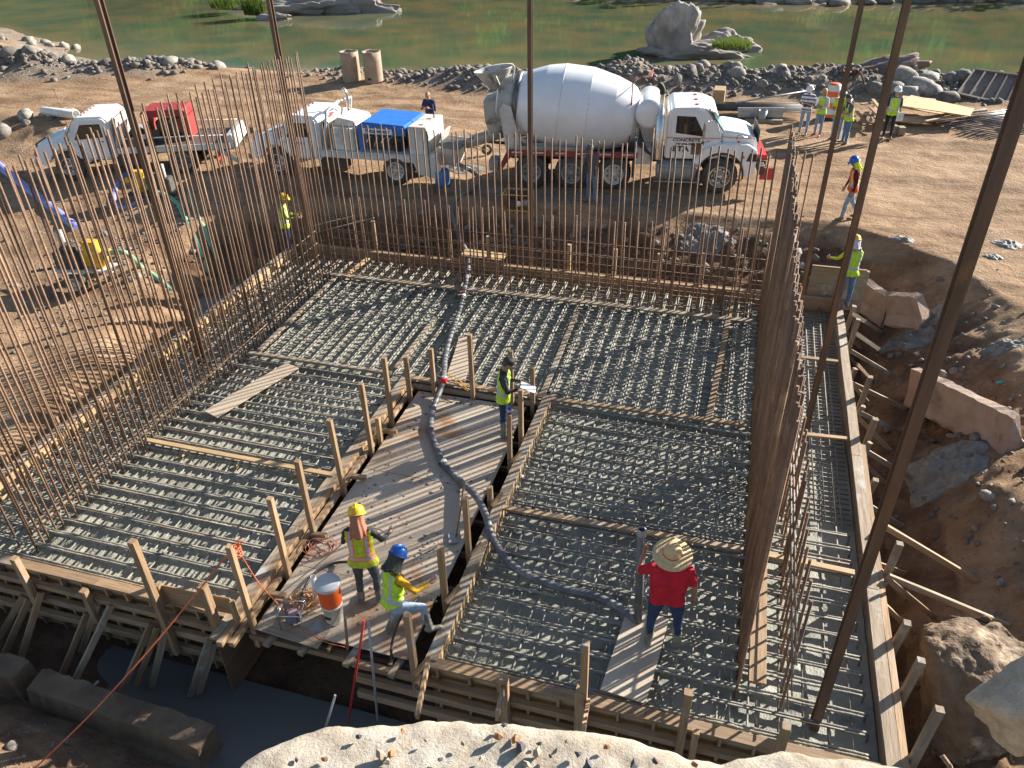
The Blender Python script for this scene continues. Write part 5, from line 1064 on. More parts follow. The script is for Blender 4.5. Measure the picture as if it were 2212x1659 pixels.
p = at(862, 1385, -.10); person(p, HD(-40), 'man in a blue hood and lime vest with one boot up on the notch form', 1.68, 1.12, (-.16, .20), (((-.75, .05, -.75), (.1, .35, -1)), ((.45, .55, -.75), (-.05, 1.0, .05), .8)), (((-.22, .40, -.9), (-.1, -.50, -.9)), ((.18, .95, -.45), (.15, .10, -1))), (32, 20, 0), MUST, JEANL, 'long', BOOT, VEST_LIME, SKIN, 'helmet', HBL, True, .015, None, [neck_cloth(CAMO, .16, .9)], foot_turn=(15, 25))
# round the pit
p = at(628, 548, -.1); person(p, HD(-70), 'man in a yellow helmet and lime vest behind the corner of the left curtain', 1.72, 1.0, (0, .08), (((-.1, .3, -1), (.1, 1, .0)), ((.2, .45, -1), (.0, 1, .1))), None, (8, 0, 0), fabric('lime_shirt', (.42, .58, .10)), JEAND, 'long', BOOT, VEST_LIME, SKIN, 'helmet', HY, False, .022)
p = at(1276, 452, .3); p.z = tz(p.x, p.y); person(p, HD(160), 'man in grey shirt and jeans with a hand to his face before the mixer wheels', 1.72, 1.0, (.05, .05), (((-.2, .1, -1), (-.05, .2, -1)), ((.30, .45, -1), (-.35, .35, .9), .9)), None, (10, -20, 0), GREYSH, JEAN, 'short', SHOE, None, SKIN, 'cap', GREYSH, False, .022, (HAIRD, 0))
p = at(1818, 664, .12); person(p, HD(20), 'man in a yellow helmet and lime shirt at the far right corner of the forms', 1.70, 1.0, (.1, .25), (((-.4, .5, -.8), (-.3, .9, -.3)), ((.1, .4, -1), (.1, .9, -.3))), None, (18, 0, 0), YG, JEAN, 'long', SHOE, VEST_LIME, SKIN, 'helmet', HY, False, .022, None, [neck_cloth(WSH, .15, .6)])
p = Vector((1.28, 18.75, -.45)); person(p, HD(120), 'person in a pale helmet and lime vest mostly hidden by the right curtain', 1.60, .95, (0, .3), fa2, None, (20, 0, 0), YG, DARKP, 'long', BOOT, VEST_LIME, SKIN, 'helmet', HW, False, .026)
p = at(1826, 480, .45); p.z = tz(p.x, p.y); person(p, HD(98), 'man in a blue helmet with neck flap and orange vest walking left along the rim', 1.74, 1.0, (0, .08), (((-.15, -.15, -1), (-.05, .25, -1)), ((.15, .12, -1), (.0, .35, -1))), (((-.03, .32, -1), (-.03, .10, -1)), ((.03, -.22, -1), (.03, -.62, -1), -.35)), (18, 0, 0), MAROON, JEANL, 'long', SHOE, VEST_ORG, SKIN, 'helmet', HBL, False, .02, None, [neck_cloth(stripes('flap', (.66, .80, .06), []), .24, .66)])
# on the haul road
def road_person(px, py, *a, **k):
    p = at(px, py, .5); p.z = tz(p.x, p.y); p = at(px, py, p.z); return person(p, *a, vox=.022, **k)
road_person(1733, 290, HD(165), 'man in a striped polo shirt and white helmet, leftmost of the group on the road', 1.72, 1.05, (0, .03), fa2, None, (25, 0, 0), POLO, JEANL, 'short', SHOE, None, SKIN, 'helmet', HW, False, extra=[held_box(1, (.12, .10, .08), INK, 'camera', (-.06, .02, .0))])
road_person(1764, 294, HD(150), 'blond woman in a lime vest and red boots', 1.68, .92, (0, .0), (((-.3, .1, -1), (.6, .75, .0)), ((.3, .1, -1), (-.6, .75, .05))), None, (5, -35, 0), WSH, fabric('faded_jeans', (.24, .28, .38)), 'long', REDB, VEST_LIME, SKIN, None, None, False, hair=(HAIRB, 1))
road_person(1802, 303, HD(150), 'man in a yellow green shirt and pale hat standing beside the orange drum', 1.74, 1.08, (0, .04), fa2, None, (15, -20, 0), YG, JEANL, 'short', SHOE, None, SKIN, 'bucket', mat('pale_hat', (.45, .45, .42), None, .8, objvar=0), False)
road_person(1822, 311, HD(110), 'man in a lime vest with a dark jacket over his shoulder', 1.72, 1.08, (0, .16), fa2, None, (20, 0, 0), GREYSH, JEAN, 'short', SHOE, VEST_LIME, SKIN, None, None, False, hair=(HAIRD, 0), extra=[lambda o, base, HM, hands, sc: MB().tube(curve_pts([(.30, -.10, .10), (.30, -.12, .34), (.20, -.04, .56), (.02, .10, .50), (-.05, .16, .36)], 6), .07, 8, rs=None, flat=1.0).build('jacket', INK, o, base)])
road_person(1914, 300, HD(180), 'man in a white helmet, lime vest and dark blue polo holding papers at his side', 1.76, 1.02, (0, 0), (((-.18, .05, -1), (-.08, .25, -1)), ((.18, .05, -1), (.08, .2, -1))), None, (2, 0, 0), BLUSH, DARKP, 'short', SHOE, VEST_LIME, SKIN, 'helmet', HW, False, hair=(HAIRD, 0), extra=[lambda o, base, HM, hands, sc: MB().box((-.26, .12, -.10), (.24, .02, .30), Matrix.Rotation(.3, 3, 'Z')).build('paper', MATS['paper'], o, base)])
person(Vector((at(925, 197, 2.28).x, at(925, 197, 2.28).y, .48)), HD(170), 'bald man in a navy long sleeved shirt looking at his phone behind the pump truck', 1.80, 1.1, (0, .02), (((-.30, .2, -1), (.55, .75, .35)), ((.30, .2, -1), (-.55, .75, .35))), None, (22, 0, 0), NAVY, GREYP, 'long', SHOE, None, SKIN, extra=[held_box(1, (.14, .07, .012), INK, 'phone', (-.06, .0, .03))])
# ================================================================= SITE OBJECTS
# ---- concrete delivery hose
HOSE = mat('cement_smeared_hose', (.15, .15, .15), (.07, .07, .075), .55, scale=2, objvar=0, c3=(.26, .25, .225), c3t=.60, c3scale=2.5)
hz = thing('concrete_hose', at(957, 815, .1), 'long black concrete hose snaking from the pump over the walkway to the right bay', 'hose')
hp_far = [T2 @ Vector((-6.45, .25, .42)), T2 @ Vector((-6.9, .6, .15)), aty(978, 440, 21.3), aty(988, 500, 19.6), aty(1012, 555, 18.35), at(1008, 600, .16), at(1000, 640, .12)]
hp_mid = [at(1000, 640, .12), at(990, 680, .10), at(972, 730, .10), at(962, 770, .10), at(960, 795, .14), at(958, 818, .2)]
hp_nr = [at(958, 818, .2), at(950, 845, .05), at(937, 880, -.05), at(930, 920, -.05), at(938, 955, -.05), at(957, 1000, -.05), at(990, 1035, -.04), at(1028, 1072, .10), at(1050, 1115, .16), at(1065, 1165, .08), at(1100, 1215, .06), at(1150, 1248, .06), at(1215, 1272, .07), at(1275, 1285, .07), at(1320, 1303, .07), at(1355, 1325, .07), at(1378, 1342, .08)]
for pts in (hp_far, hp_mid, hp_nr): MB().tube(curve_pts(pts, 7), .060, 12).build('hose_length', HOSE, hz)
for q in (at(1000, 640, .12), at(958, 818, .2), at(957, 1000, -.045)): MB().lathe([(.062, -.06), (.068, -.05), (.068, .05), (.062, .06)], 14, (.25, 1, 0), q).build('coupling', GREYS, hz)
CLOTHR = fabric('red_rag', (.70, .03, .03))
for q, s in ((at(959, 822, .24), 1.), (at(1000, 632, .17), .8)):
    me = rock_mesh(11, 2, .9, .6); mobj('red_rag', me, CLOTHR, hz, Matrix.Translation(q) @ Matrix.Scale(.11*s, 4))
MB().tube(curve_pts([at(958, 812, .3), at(985, 815, .2), at(1010, 845, .05), at(945, 790, .2)], 6), .008, 5).build('lashing_rope', YEL, hz)
e0 = at(1378, 1342, .06); e1 = aty(1386, 1150, e0.y+.10)
MB().tube([e0, e0+(e1-e0)*.5+Vector((0, .02, 0)), e1], .058, 12).build('end_pipe', HOSE, hz)
MB().lathe([(.064, -.05), (.07, -.04), (.07, .04), (.064, .05), (.045, .05)], 14, e1-e0, e1).build('end_collar', GREYS, hz)
# ---- barriers
def jersey(a, b_, label, m, tilt=0., seed=0, h=.81, half=.29, tw=.09):
    a = Vector(a); b_ = Vector(b_); L = (b_-a).length; q = random.Random(seed); n = max(3, int(L/.12)); bm_ = MB()
    sec = [(-half, 0), (-half, .08), (-max(.17, tw), .30), (-tw, h), (tw, h), (max(.17, tw), .30), (half, .08), (half, 0)]; k = len(sec); vs = []
    for i in range(n+1):
        x = -L/2+L*i/n
        for (yy, zz) in sec:
            e = .05 if i in (0, n) else .014
            vs.append((x+q.uniform(-e, e)*1.3, yy+q.uniform(-.022, .022), zz+q.uniform(-e*1.3, e*.35)*(1 if zz > .05 else 0)))
    bm_.add(vs, [(i*k+j, i*k+(j+1) % k, (i+1)*k+(j+1) % k, (i+1)*k+j) for i in range(n) for j in range(k)]+[tuple(range(k))[::-1], tuple(n*k+j for j in range(k))])
    d = b_-a; mw = Matrix.Translation((a+b_)/2) @ frame(d).to_4x4() @ Matrix.Rotation(R_(tilt), 4, 'X')
    o = bm_.build('concrete_barrier', m, None, mw); return tag(o, label, 'barrier', 'discarded concrete barriers')
def on(p, dz=0): p = Vector(p); p.z = tz(p.x, p.y)+dz; return p
jersey(on(at(1855, 628, -.3), .12)+Vector((0, .1, 0)), on(at(1928, 668, -.3), .02), 'concrete barrier half buried behind the far right corner, farthest of the right bank', JERSEY, 14, 1)
jersey(on(at(1934, 672, -.3), .0), on(at(2003, 702, -.3), -.05), 'short broken barrier piece end to end with the farthest one on the right bank', JERSEY, 16, 2)
jersey(on(at(1985, 845, -.5), -.02)+Vector((.05, .1, 0)), on(at(2165, 1020, -.5), -.08)+Vector((.1, 0, 0)), 'long pinkish broken barrier lying on the right bank', JERSEY, 10, 3)
bk = rock_mesh(21, 3, .4, .9); o = mobj('concrete_chunk', bk, JERSEYD, None, Matrix.Translation((3.75, 8.6, -.75)) @ Matrix.Diagonal((.28, .9, .5, 1))); tag(o, 'mud stained concrete slab edge between the right form stakes and the bank', 'concrete')
jersey(at(-70, 1480, -1.6), at(85, 1515, -1.6), 'mud stained barrier cut off by the left edge of the picture', JERSEYD, 0, 4, tw=.18)
jersey(at(112, 1535, -1.6), at(470, 1658, -1.6), 'long mud stained barrier in front of the left kickers', JERSEYD, 0, 5, tw=.18)
# ---- big boulder by the right front stakes
bo = mobj('boulder', block_rock(34, 18, 4, .10, .035), mat('clay_boulder', (.22, .145, .085), (.115, .075, .042), .95, scale=3.5, bump=1.5, bscale=16, objvar=0, c3=(.42, .33, .22), c3t=.6), None, Matrix.Translation(at(2105, 1490, -.5)) @ Matrix.Rotation(.5, 4, 'Z') @ Matrix.Diagonal((.98, .95, .95, 1)))
tag(bo, 'huge brown boulder at the right front corner of the forms', 'boulder')
# ---- broken concrete wall top in front of the camera
def ledge_material():
    m = bpy.data.materials.new('broken_pale_concrete'); m.use_nodes = True; N = m.node_tree; L = N.links; b = N.nodes['Principled BSDF']; tc = N.nodes.new('ShaderNodeTexCoord'); out = None; ge = N.nodes.new('ShaderNodeNewGeometry'); co = ge.outputs['Position']
    def ramp(src, st):
        r = N.nodes.new('ShaderNodeValToRGB'); e = r.color_ramp.elements
        while len(e) < len(st): e.new(.5)
        for k, (p, c) in enumerate(st): e[k].position = p; e[k].color = (*c, 1)
        L.new(src, r.inputs[0]); return r.outputs[0]
    def noise(s, d, r=.65):
        n = N.nodes.new('ShaderNodeTexNoise'); n.inputs['Scale'].default_value = s; n.inputs['Detail'].default_value = d; n.inputs['Roughness'].default_value = r; L.new(co, n.inputs['Vector']); return n.outputs[0]
    c = ramp(noise(7, 9), [(.32, (.29, .24, .18)), (.5, (.42, .36, .28)), (.66, (.50, .45, .375))])
    for sc, th, st in ((38, .34, [(0, (.22, .19, .165)), (.3, (.50, .42, .32)), (.55, (.40, .24, .14)), (.8, (.34, .30, .26)), (1., (.62, .58, .50))]), (95, .40, [(0, (.16, .14, .13)), (.4, (.46, .38, .28)), (.7, (.30, .25, .20)), (1., (.60, .55, .48))])):
        v = N.nodes.new('ShaderNodeTexVoronoi'); v.inputs['Scale'].default_value = sc; L.new(co, v.inputs['Vector']); cc = ramp(v.outputs['Color'], st)
        f = ramp(v.outputs['Distance'], [(th-.08, (1, 1, 1)), (th, (0, 0, 0))]); g = ramp(noise(sc*.35, 3), [(.46, (0, 0, 0)), (.58, (1, 1, 1))]); mu = N.nodes.new('ShaderNodeMix'); mu.data_type = 'RGBA'; mu.blend_type = 'MULTIPLY'; mu.inputs[0].default_value = 1; L.new(f, mu.inputs[6]); L.new(g, mu.inputs[7])
        x = N.nodes.new('ShaderNodeMix'); x.data_type = 'RGBA'; L.new(mu.outputs[2], x.inputs[0]); L.new(c, x.inputs[6]); L.new(cc, x.inputs[7]); c = x.outputs[2]
    L.new(c, b.inputs['Base Color']); b.inputs['Roughness'].default_value = .95; b.inputs['Specular IOR Level'].default_value = .15
    bp = N.nodes.new('ShaderNodeBump'); bp.inputs['Strength'].default_value = .8; bp.inputs['Distance'].default_value = .012; L.new(noise(60, 8, .7), bp.inputs['Height']); L.new(bp.outputs[0], b.inputs['Normal']); return m
LEDGE = ledge_material()
edge_px = [(430, 1720), (500, 1672), (530, 1636), (575, 1612), (640, 1584), (700, 1566), (770, 1562), (850, 1556), (915, 1548), (985, 1549), (1060, 1556), (1140, 1559), (1200, 1565), (1290, 1578), (1370, 1592), (1440, 1610), (1500, 1626), (1560, 1634), (1640, 1618), (1690, 1612), (1760, 1628), (1850, 1632), (1920, 1640), (2000, 1655), (2080, 1665), (2200, 1672), (2330, 1680)]
ED = np.array([list(at(px, py, 5.4))[:2] for px, py in edge_px]); order = np.argsort(ED[:, 0]); ED = ED[order]
nx_, ny_ = 260, 110; lx = np.linspace(ED[0, 0], ED[-1, 0], nx_); ey = np.interp(lx, ED[:, 0], ED[:, 1])+.03*fbm(lx*6, lx*0+2, 81, 4)
b = MB(); vs = []; fs = []
for j in range(ny_+16):
    for i in range(nx_):
        x, e = lx[i], ey[i]
        if j < ny_: t = j/(ny_-1); y = -.4+(e+.4)*t; z = 5.4
        else: k = j-ny_+1; y = e+.02*math.sin(k*.9+i*.13)-.004*k; z = 5.4-.09*k
        vs.append([x, y, z])
vs = np.array(vs); top = np.arange(len(vs)) < nx_*ny_
dz_ = .045*fbm(vs[:, 0]*2.2, vs[:, 1]*2.2, 83, 4)+.010*fbm(vs[:, 0]*14, vs[:, 1]*14, 85, 4)
ed_ = np.exp(-np.abs(np.interp(vs[:, 0], lx, ey)-vs[:, 1])/.05)*top
vs[:, 2] += dz_*top-ed_*.05; vs[:, 1] += (~top)*.035*fbm(vs[:, 0]*5, vs[:, 2]*5, 87, 4)
N2 = ny_+16; b.add(vs.tolist(), [(j*nx_+i, j*nx_+i+1, (j+1)*nx_+i+1, (j+1)*nx_+i) for j in range(N2-1) for i in range(nx_-1)], True)
tag(b.build('broken_wall', LEDGE, fix=False), 'pale broken concrete wall top across the bottom of the picture', 'wall')
ck = mobj('broken_concrete_chunk', block_rock(43, 14, 4, .08, .02, (1, 1, 1)), LEDGE, None, Matrix.Translation(at(2250, 1505, 5.3)+Vector((.05, 0, -.10))) @ Matrix.Rotation(.5, 4, 'Y') @ Matrix.Diagonal((.24, .30, .46, 1)))
tag(ck, 'pale chunk of broken concrete standing at the right edge in front', 'concrete')
SHARDM = [mat('orange_brick_shard', (.42, .20, .09), (.30, .13, .06), .9, objvar=.2, scale=20), mat('dark_grey_shard', (.11, .10, .10), (.06, .055, .06), .85, objvar=.2, scale=20), mat('buff_shard', (.42, .33, .23), (.30, .23, .15), .9, objvar=.2, scale=20)]
shm = [rock_mesh(50+k, 1, 1.0, .8) for k in range(4)]
for me in shm: me.polygons.foreach_set('use_smooth', [False]*len(me.polygons))
shards = [(1077, 1592, 0, .026), (1113, 1594, 0, .024), (1125, 1614, 1, .030), (845, 1625, 0, .026), (822, 1632, 2, .028), (1090, 1565, 1, .018), (835, 1645, 2, .02), (1165, 1605, 1, .014), (1160, 1627, 2, .026), (1138, 1650, 2, .022), (1248, 1628, 1, .018), (1190, 1633, 1, .012), (775, 1592, 1, .016), (870, 1578, 0, .016), (1270, 1655, 1, .034), (1370, 1652, 1, .026), (1415, 1645, 1, .018), (1310, 1612, 0, .016), (950, 1640, 1, .014), (700, 1640, 0, .016), (1040, 1640, 2, .015), (1000, 1605, 2, .012), (1500, 1650, 0, .018), (640, 1640, 1, .013), (920, 1600, 2, .010), (1225, 1600, 2, .012)]
for k, (px, py, c, s) in enumerate(shards):
    me = shm[k % 4].copy(); me.materials.append(SHARDM[c]); col_ = ('orange', 'dark grey', 'buff')[c]
    o = mobj('stone_shard', me, None, None, Matrix.Translation(at(px, py, 5.425)) @ Matrix.Rotation(k*1.3, 4, 'Z') @ Matrix.Scale(s*1.25, 4)); tag(o, f'{col_} stone shard lying on the pale broken wall top', 'stone', f'{col_} shards on the broken wall')
MB().tube([at(2035, 1632, 5.5), at(2052, 1655, 5.48), at(2062, 1690, 5.45)], .012, 8).build('rusty_stub', RUST).name = 'rebar_stub'
tag(bpy.data.objects['rebar_stub'], 'short rusty bar stub poking from the broken wall at the right', 'rebar')
# ---- boulders and gravel
RM = [rock_mesh(60+k, 2, .34, .78) for k in range(7)]
for me in RM: me.materials.append(STONE)
def stone(p, s, label, group, rz=None):
    m = Matrix.Translation(Vector(p)+Vector((0, 0, s*.05))) @ Matrix.Rotation(rng.uniform(0, 6.28) if rz is None else rz, 4, 'Z') @ Matrix.Rotation(J(.5), 4, 'X') @ Matrix.Diagonal((s*rng.uniform(.8, 1.25), s*rng.uniform(.8, 1.1), s*rng.uniform(.75, 1.05), 1))
    return tag(mobj('boulder', rng.choice(RM), None, None, m), label, 'boulder', group)
def along(pts, n, w, smin, smax, label, group):
    for _ in range(n):
        k = rng.randrange(len(pts)-1); t = rng.random(); a, c = pts[k], pts[k+1]; x = a[0]+(c[0]-a[0])*t+rng.gauss(0, w); y = a[1]+(c[1]-a[1])*t+rng.gauss(0, w)
        stone((x, y, tz(x, y)), smin+(smax-smin)*rng.random()**2.2, label, group)
along([(-48, 34), (-40, 34.3), (-33, 35.5), (-28, 37.4)], 55, .8, .16, .6, 'rounded stone in the gravel berm on the left of the haul road', 'stones in the left berm')
along([(-20, 38.2), (-15, 37.6), (-11, 36.4), (-7, 37.4)], 28, .8, .12, .38, 'pale stone in the low berm behind the pump truck', 'stones in the middle berm')
along([(-4, 37.5), (1, 37.8), (6, 38.0), (12, 39)], 70, .9, .12, .46, 'rounded boulder in the rubble berm behind the people on the road', 'boulders in the right berm')
for (px, py, s) in ((1620, 135, .5), (1590, 160, .45), (1690, 160, .5), (1950, 170, .7), (1985, 190, .65), (2010, 200, .6), (2040, 215, .55), (1890, 195, .5), (2000, 170, .55), (1960, 205, .5), (1930, 195, .6), (2075, 168, .5)): p = hit(px, py); stone(p, s, 'large rounded boulder heaped between the group of people and the ribbed panel', 'large boulders on the right berm')
along([(-27.5, 24.2), (-25, 24.4), (-23.6, 25.2)], 16, .7, .16, .5, 'rounded stone in the heap ahead of the leftmost truck', 'stones ahead of the leftmost truck')
along([(-18.5, 26.3), (-14, 26.5)], 12, .5, .12, .35, 'stone in the low heap behind the two smaller trucks', 'stones behind the smaller trucks')
along([(4.0, 19.5), (5.0, 17.2), (5.4, 13.0), (5.2, 10.5), (4.4, 16.2)], 24, .55, .07, .22, 'loose stone on the churned right bank', 'loose stones on the right bank')
along([(-10, 20.4), (-5, 20.9), (0, 21.2), (2.5, 20.6)], 18, .5, .07, .22, 'stone in the shaded bank behind the far form', 'stones in the shaded back bank')
along([(-17.5, 13), (-16, 16), (-17, 19)], 18, 1.0, .06, .20, 'loose stone on the sunlit left bank by the pumps', 'loose stones on the left bank')
along([(-10.5, 3.4), (-7.5, 3.6)], 9, .5, .05, .14, 'small stone in the shaded spoil at the front left', 'stones in the front spoil')
for _ in range(12): x = rng.uniform(-52, -44); y = rng.uniform(44.5, 47); stone((x, y, max(tz(x, y), WATER_Z-.1)), rng.uniform(.15, .6), 'pale stone on the sand spit at the upper left', 'stones on the sand spit')
def gravel(n, fn, smin, smax, seed):
    bm = bmesh.new(); bmesh.ops.create_icosphere(bm, subdivisions=1, radius=1.0); base = np.array([v.co[:] for v in bm.verts]); tri = np.array([[v.index for v in f.verts] for f in bm.faces]); bm.free(); m = len(base)
    q = np.random.default_rng(seed); xy, big = fn(q, n); n = len(xy); z = terrain(xy[:, 0], xy[:, 1]); s = (smin+(smax-smin)*q.random(n)**3)*big; V = base[None]*(1+.55*(q.random((n, m, 1))-.5))*(.7+.6*q.random((n, 1, 3))); V[:, :, 2] *= .75
    a = q.random(n)*6.28; c, d = np.cos(a), np.sin(a); R3 = np.stack([np.stack([c, -d, 0*c], -1), np.stack([d, c, 0*c], -1), np.stack([0*c, 0*c, 1+0*c], -1)], 1); V = np.einsum('nij,nkj->nki', R3, V)*s[:, None, None]+np.stack([xy[:, 0], xy[:, 1], z+s*.1], -1)[:, None]
    return V.reshape(-1, 3), (tri[None]+(np.arange(n)*m)[:, None, None]).reshape(-1, 3)
def gfn(q, n):
    out = []; big = []
    for P, w, k, g in (([(-50, 33.6), (-36, 34.3), (-28, 37.2)], .9, .30, 1), ([(-21, 38.4), (-15, 37.6), (-10, 36.4), (-6, 37.6)], 1.0, .22, .9), ([(-5, 37.8), (3, 38.2), (12, 39.2)], 1.1, .17, .8), ([(3.8, 20), (5.2, 16), (5.2, 10)], .8, .05, .35), ([(-17, 21), (-16.5, 13)], 1.4, .06, .35), ([(-10, 20.6), (2.5, 20.8)], .6, .05, .5), ([(-11, 3.5), (-7, 3.3)], .6, .03, .25)):
        m = int(n*k); P = np.array(P); i = q.integers(0, len(P)-1, m); t = q.random((m, 1)); out.append(P[i]+(P[i+1]-P[i])*t+q.normal(size=(m, 2))*w); big.append(np.full(m, g))
    return np.concatenate(out), np.concatenate(big)
V, F = gravel(11000, gfn, .03, .24, 4); me = bpy.data.meshes.new('gravel'); me.from_pydata(V.tolist(), [], F.tolist()); me.polygons.foreach_set('use_smooth', [True]*len(me.polygons)); me.update(); me.materials.append(STONE); tag(mobj('gravel', me, None), 'loose gravel and cobbles over the berms and banks', 'gravel', kind='stuff')
# ---- rocks in the river
def river_rock(name, parts, label):
    t = thing(name, parts[0][0], label, 'river rock')
    for k, (c, s, sd, rz) in enumerate(parts): mobj('rock_mass', rock_mesh(sd, 5, .7, 1.0, .34), ROCK, t, Matrix.Translation(c) @ Matrix.Rotation(rz, 4, 'Z') @ Matrix.Diagonal((*s, 1)))
    return t
def tuft(parent, c, n, r, h, seed):
    q = np.random.default_rng(seed); b = MB()
    for _ in range(n):
        a = q.random()*6.28; d = r*math.sqrt(q.random()); x, y = c[0]+d*math.cos(a), c[1]+d*math.sin(a); hh = h*(.5+q.random()*.8); l = (q.random(2)-.5)*hh*.8; w = .02+.02*q.random(); z0 = c[2]-.15*d/r
        b.add([(x-w, y, z0), (x+w, y, z0), (x+l[0]*.5+w*.6, y+l[1]*.5, z0+hh*.6), (x+l[0], y+l[1], z0+hh)], [(0, 1, 2), (0, 2, 3)])
    o = b.build('grass', GRASS, parent, fix=False); o['kind'] = 'stuff'; return o
c = at(1490, 128, WATER_Z); rr = river_rock('river_rock', [(at(1462, 118, WATER_Z)+Vector((0, 0, .9)), (1.75, 1.3, 2.35), 71, .3), (at(1500, 118, WATER_Z)+Vector((0, -.4, .0)), (3.2, 1.3, .95), 72, .1), (at(1580, 108, WATER_Z)+Vector((0, 0, .1)), (2.0, 1.3, 1.15), 73, .2), (at(1450, 105, WATER_Z)+Vector((0, 0, .6)), (1.4, 1.2, 1.5), 74, 1.)], 'tall grey rock with a low grassy shoulder standing in the river')
tuft(rr, at(1575, 92, .2)+Vector((.2, -.5, .0)), 420, 1.15, .42, 1)
r2_ = river_rock('river_rock', [(at(650, 30, WATER_Z)+Vector((0, 1, .1)), (5.0, 1.8, 1.3), 75, .05), (at(760, 25, WATER_Z)+Vector((0, .5, .0)), (4.2, 1.5, 1.3), 76, .1), (at(590, 42, WATER_Z), (2.2, .9, .5), 77, 0), (at(520, 22, WATER_Z)+Vector((0, 1, 0)), (2.6, 1.0, .8), 78, 0), (at(690, 5, WATER_Z)+Vector((0, 1.5, 0)), (3.5, 1.6, 1.9), 79, 0.4)], 'long low rock with tall grass in the river at the upper left')
tuft(r2_, at(552, 26, WATER_Z+.5), 420, .9, 1.3, 2); tuft(r2_, at(490, 12, WATER_Z+.6), 260, 1.3, 1.0, 3)
FB = thing('far_bank_rocks', (0, 74, -.8), 'row of grey rocks along the far shore of the river', 'rocks')
for k in range(46):
    x = -42+k*1.6+J(.6); y = float(far_y(np.array([x]))[0])-.3+J(.7); s = rng.uniform(.35, 1.3); mobj('rock', rng.choice(RM), None, FB, Matrix.Translation((x, y, WATER_Z+.15)) @ Matrix.Rotation(J(3), 4, 'Z') @ Matrix.Diagonal((s*1.5, s, s*.6, 1)))
q2 = np.random.default_rng(8); n_ = 6000; gx_ = q2.uniform(-45, 40, n_); gy_ = far_y(gx_)+.5+q2.random(n_)*5; gz_ = terrain(gx_, gy_); gh_ = .35+q2.random(n_)*.5; gl_ = (q2.random((n_, 2))-.5)*.4
V = np.stack([np.stack([gx_-.05, gy_, gz_], -1), np.stack([gx_+.05, gy_, gz_], -1), np.stack([gx_+gl_[:, 0]*.5+.03, gy_+gl_[:, 1]*.5, gz_+gh_*.6], -1), np.stack([gx_+gl_[:, 0], gy_+gl_[:, 1], gz_+gh_], -1)], 1).reshape(-1, 3)
b = MB().add(V.tolist(), [(4*k, 4*k+1, 4*k+2, 4*k+3) for k in range(n_)])
tag(b.build('bank_grass', GRASS, fix=False), 'green grass along the far river bank', 'grass', kind='stuff')
# ---- culvert pipes on the berm
TAN = mat('tan_concrete_pipe', (.36, .26, .18), (.28, .20, .135), .85, scale=2, bump=.3, objvar=.08)
for k, (px, py) in enumerate(((760, 168), (808, 170))):
    p = at(px, py, .65); p.z = tz(p.x, p.y)-.05; h = aty(px, 110, p.y).z-p.z; r = .44
    n = 32; jag = [h*(.97+.05*vnoise(np.array([i*.5]), np.array([k*9.]), 3)[0]) for i in range(n)]; b = MB(); vs = []
    for rr_ in (r, r-.06):
        for lv in (0, .35, .7, 1.):
            for i in range(n): a = 2*math.pi*i/n; vs.append((p.x+rr_*math.cos(a), p.y+rr_*math.sin(a), p.z+lv*(jag[i] if lv == 1. else h)))
    for s0 in (0, 4):
        for l in range(3):
            for i in range(n): b.f.append(((s0+l)*n+i, (s0+l)*n+(i+1) % n, (s0+l+1)*n+(i+1) % n, (s0+l+1)*n+i)); b.sm.append(True); b.mi.append(0)
    for i in range(n): b.f.append((3*n+i, 3*n+(i+1) % n, 7*n+(i+1) % n, 7*n+i)); b.sm.append(False); b.mi.append(0)
    b.v = vs; o = b.build('culvert_pipe', TAN); tag(o, ('left' if k == 0 else 'right')+' one of two upright tan concrete pipes beside the river', 'pipe')
    if k == 1: MB().box((p.x-.02, p.y-r-.0, p.z+.22), (.18, .03, .10)).build('hole_shade', INK, o)  # dark block stands in for the shade inside an opening
# ---- pumps, hoses, generator
def pump(loc, rz, label, s=1.0, trailer=True):
    t, T = local_thing('water_pump', loc, rz, label, 'pump', None); z = .55 if trailer else .25
    MB().lathe([(.001, -.16), (.26, -.15), (.33, -.08), (.33, .08), (.26, .15), (.10, .17), (.10, .30), (.001, .30)], 22, (0, 1, 0), (.35, 0, z+.25)).build('volute', YEL, t)
    MB().box((.35, .0, z+.62), (.42, .34, .22)).build('priming_tank', YEL, t, bevel=.04); MB().tube([(.55, .0, z+.35), (.75, 0, z+.40), (.85, 0, z+.40)], .10, 10).build('suction_flange', YEL, t)
    b = MB().box((-.35, 0, z+.20), (.75, .5, .5)); b.box((-.3, 0, z+.52), (.4, .3, .2)); b.build('engine', CHASS, t, bevel=.03)
    MB().lathe([(.09, 0), (.09, .45), (.03, .47)], 10, None, (-.55, .12, z+.5)).build('muffler', GREYS, t)
    MB().box((0, 0, z-.07), (1.7, .55, .07)).build('skid', DIRTYW if trailer else CHASS, t)
    if trailer:
        for s_ in (-1, 1): wheel(t, -.05, s_*.52, .27, .17, DIRTYW, s_); MB().box((-.05, s_*.55, .60), (.75, .24, .03)).build('mudguard', DIRTYW, t, bevel=.01)
        MB().tube([(-.8, 0, z-.08), (-1.7, 0, .30)], .04, 8).build('tow_bar', CHASS, t)
    t.matrix_basis = T @ Matrix.Scale(s, 4); return t
pp = hit(200, 612); pump(pp, R_(10), 'yellow trailer pump near the left curtain', 1.0, True)
pq = hit(335, 425); pump(pq, R_(200), 'yellow skid pump below the leftmost truck', .9, False)
def hose_thing(label, pts, r, m, flat=1.0, n=8, name='drain_hose'):
    return tag(MB().tube(curve_pts(pts, 7), r, 10, flat=flat).build(name, m), label, 'hose')
G = lambda px, py, dz=.06: hit(px, py, dz)
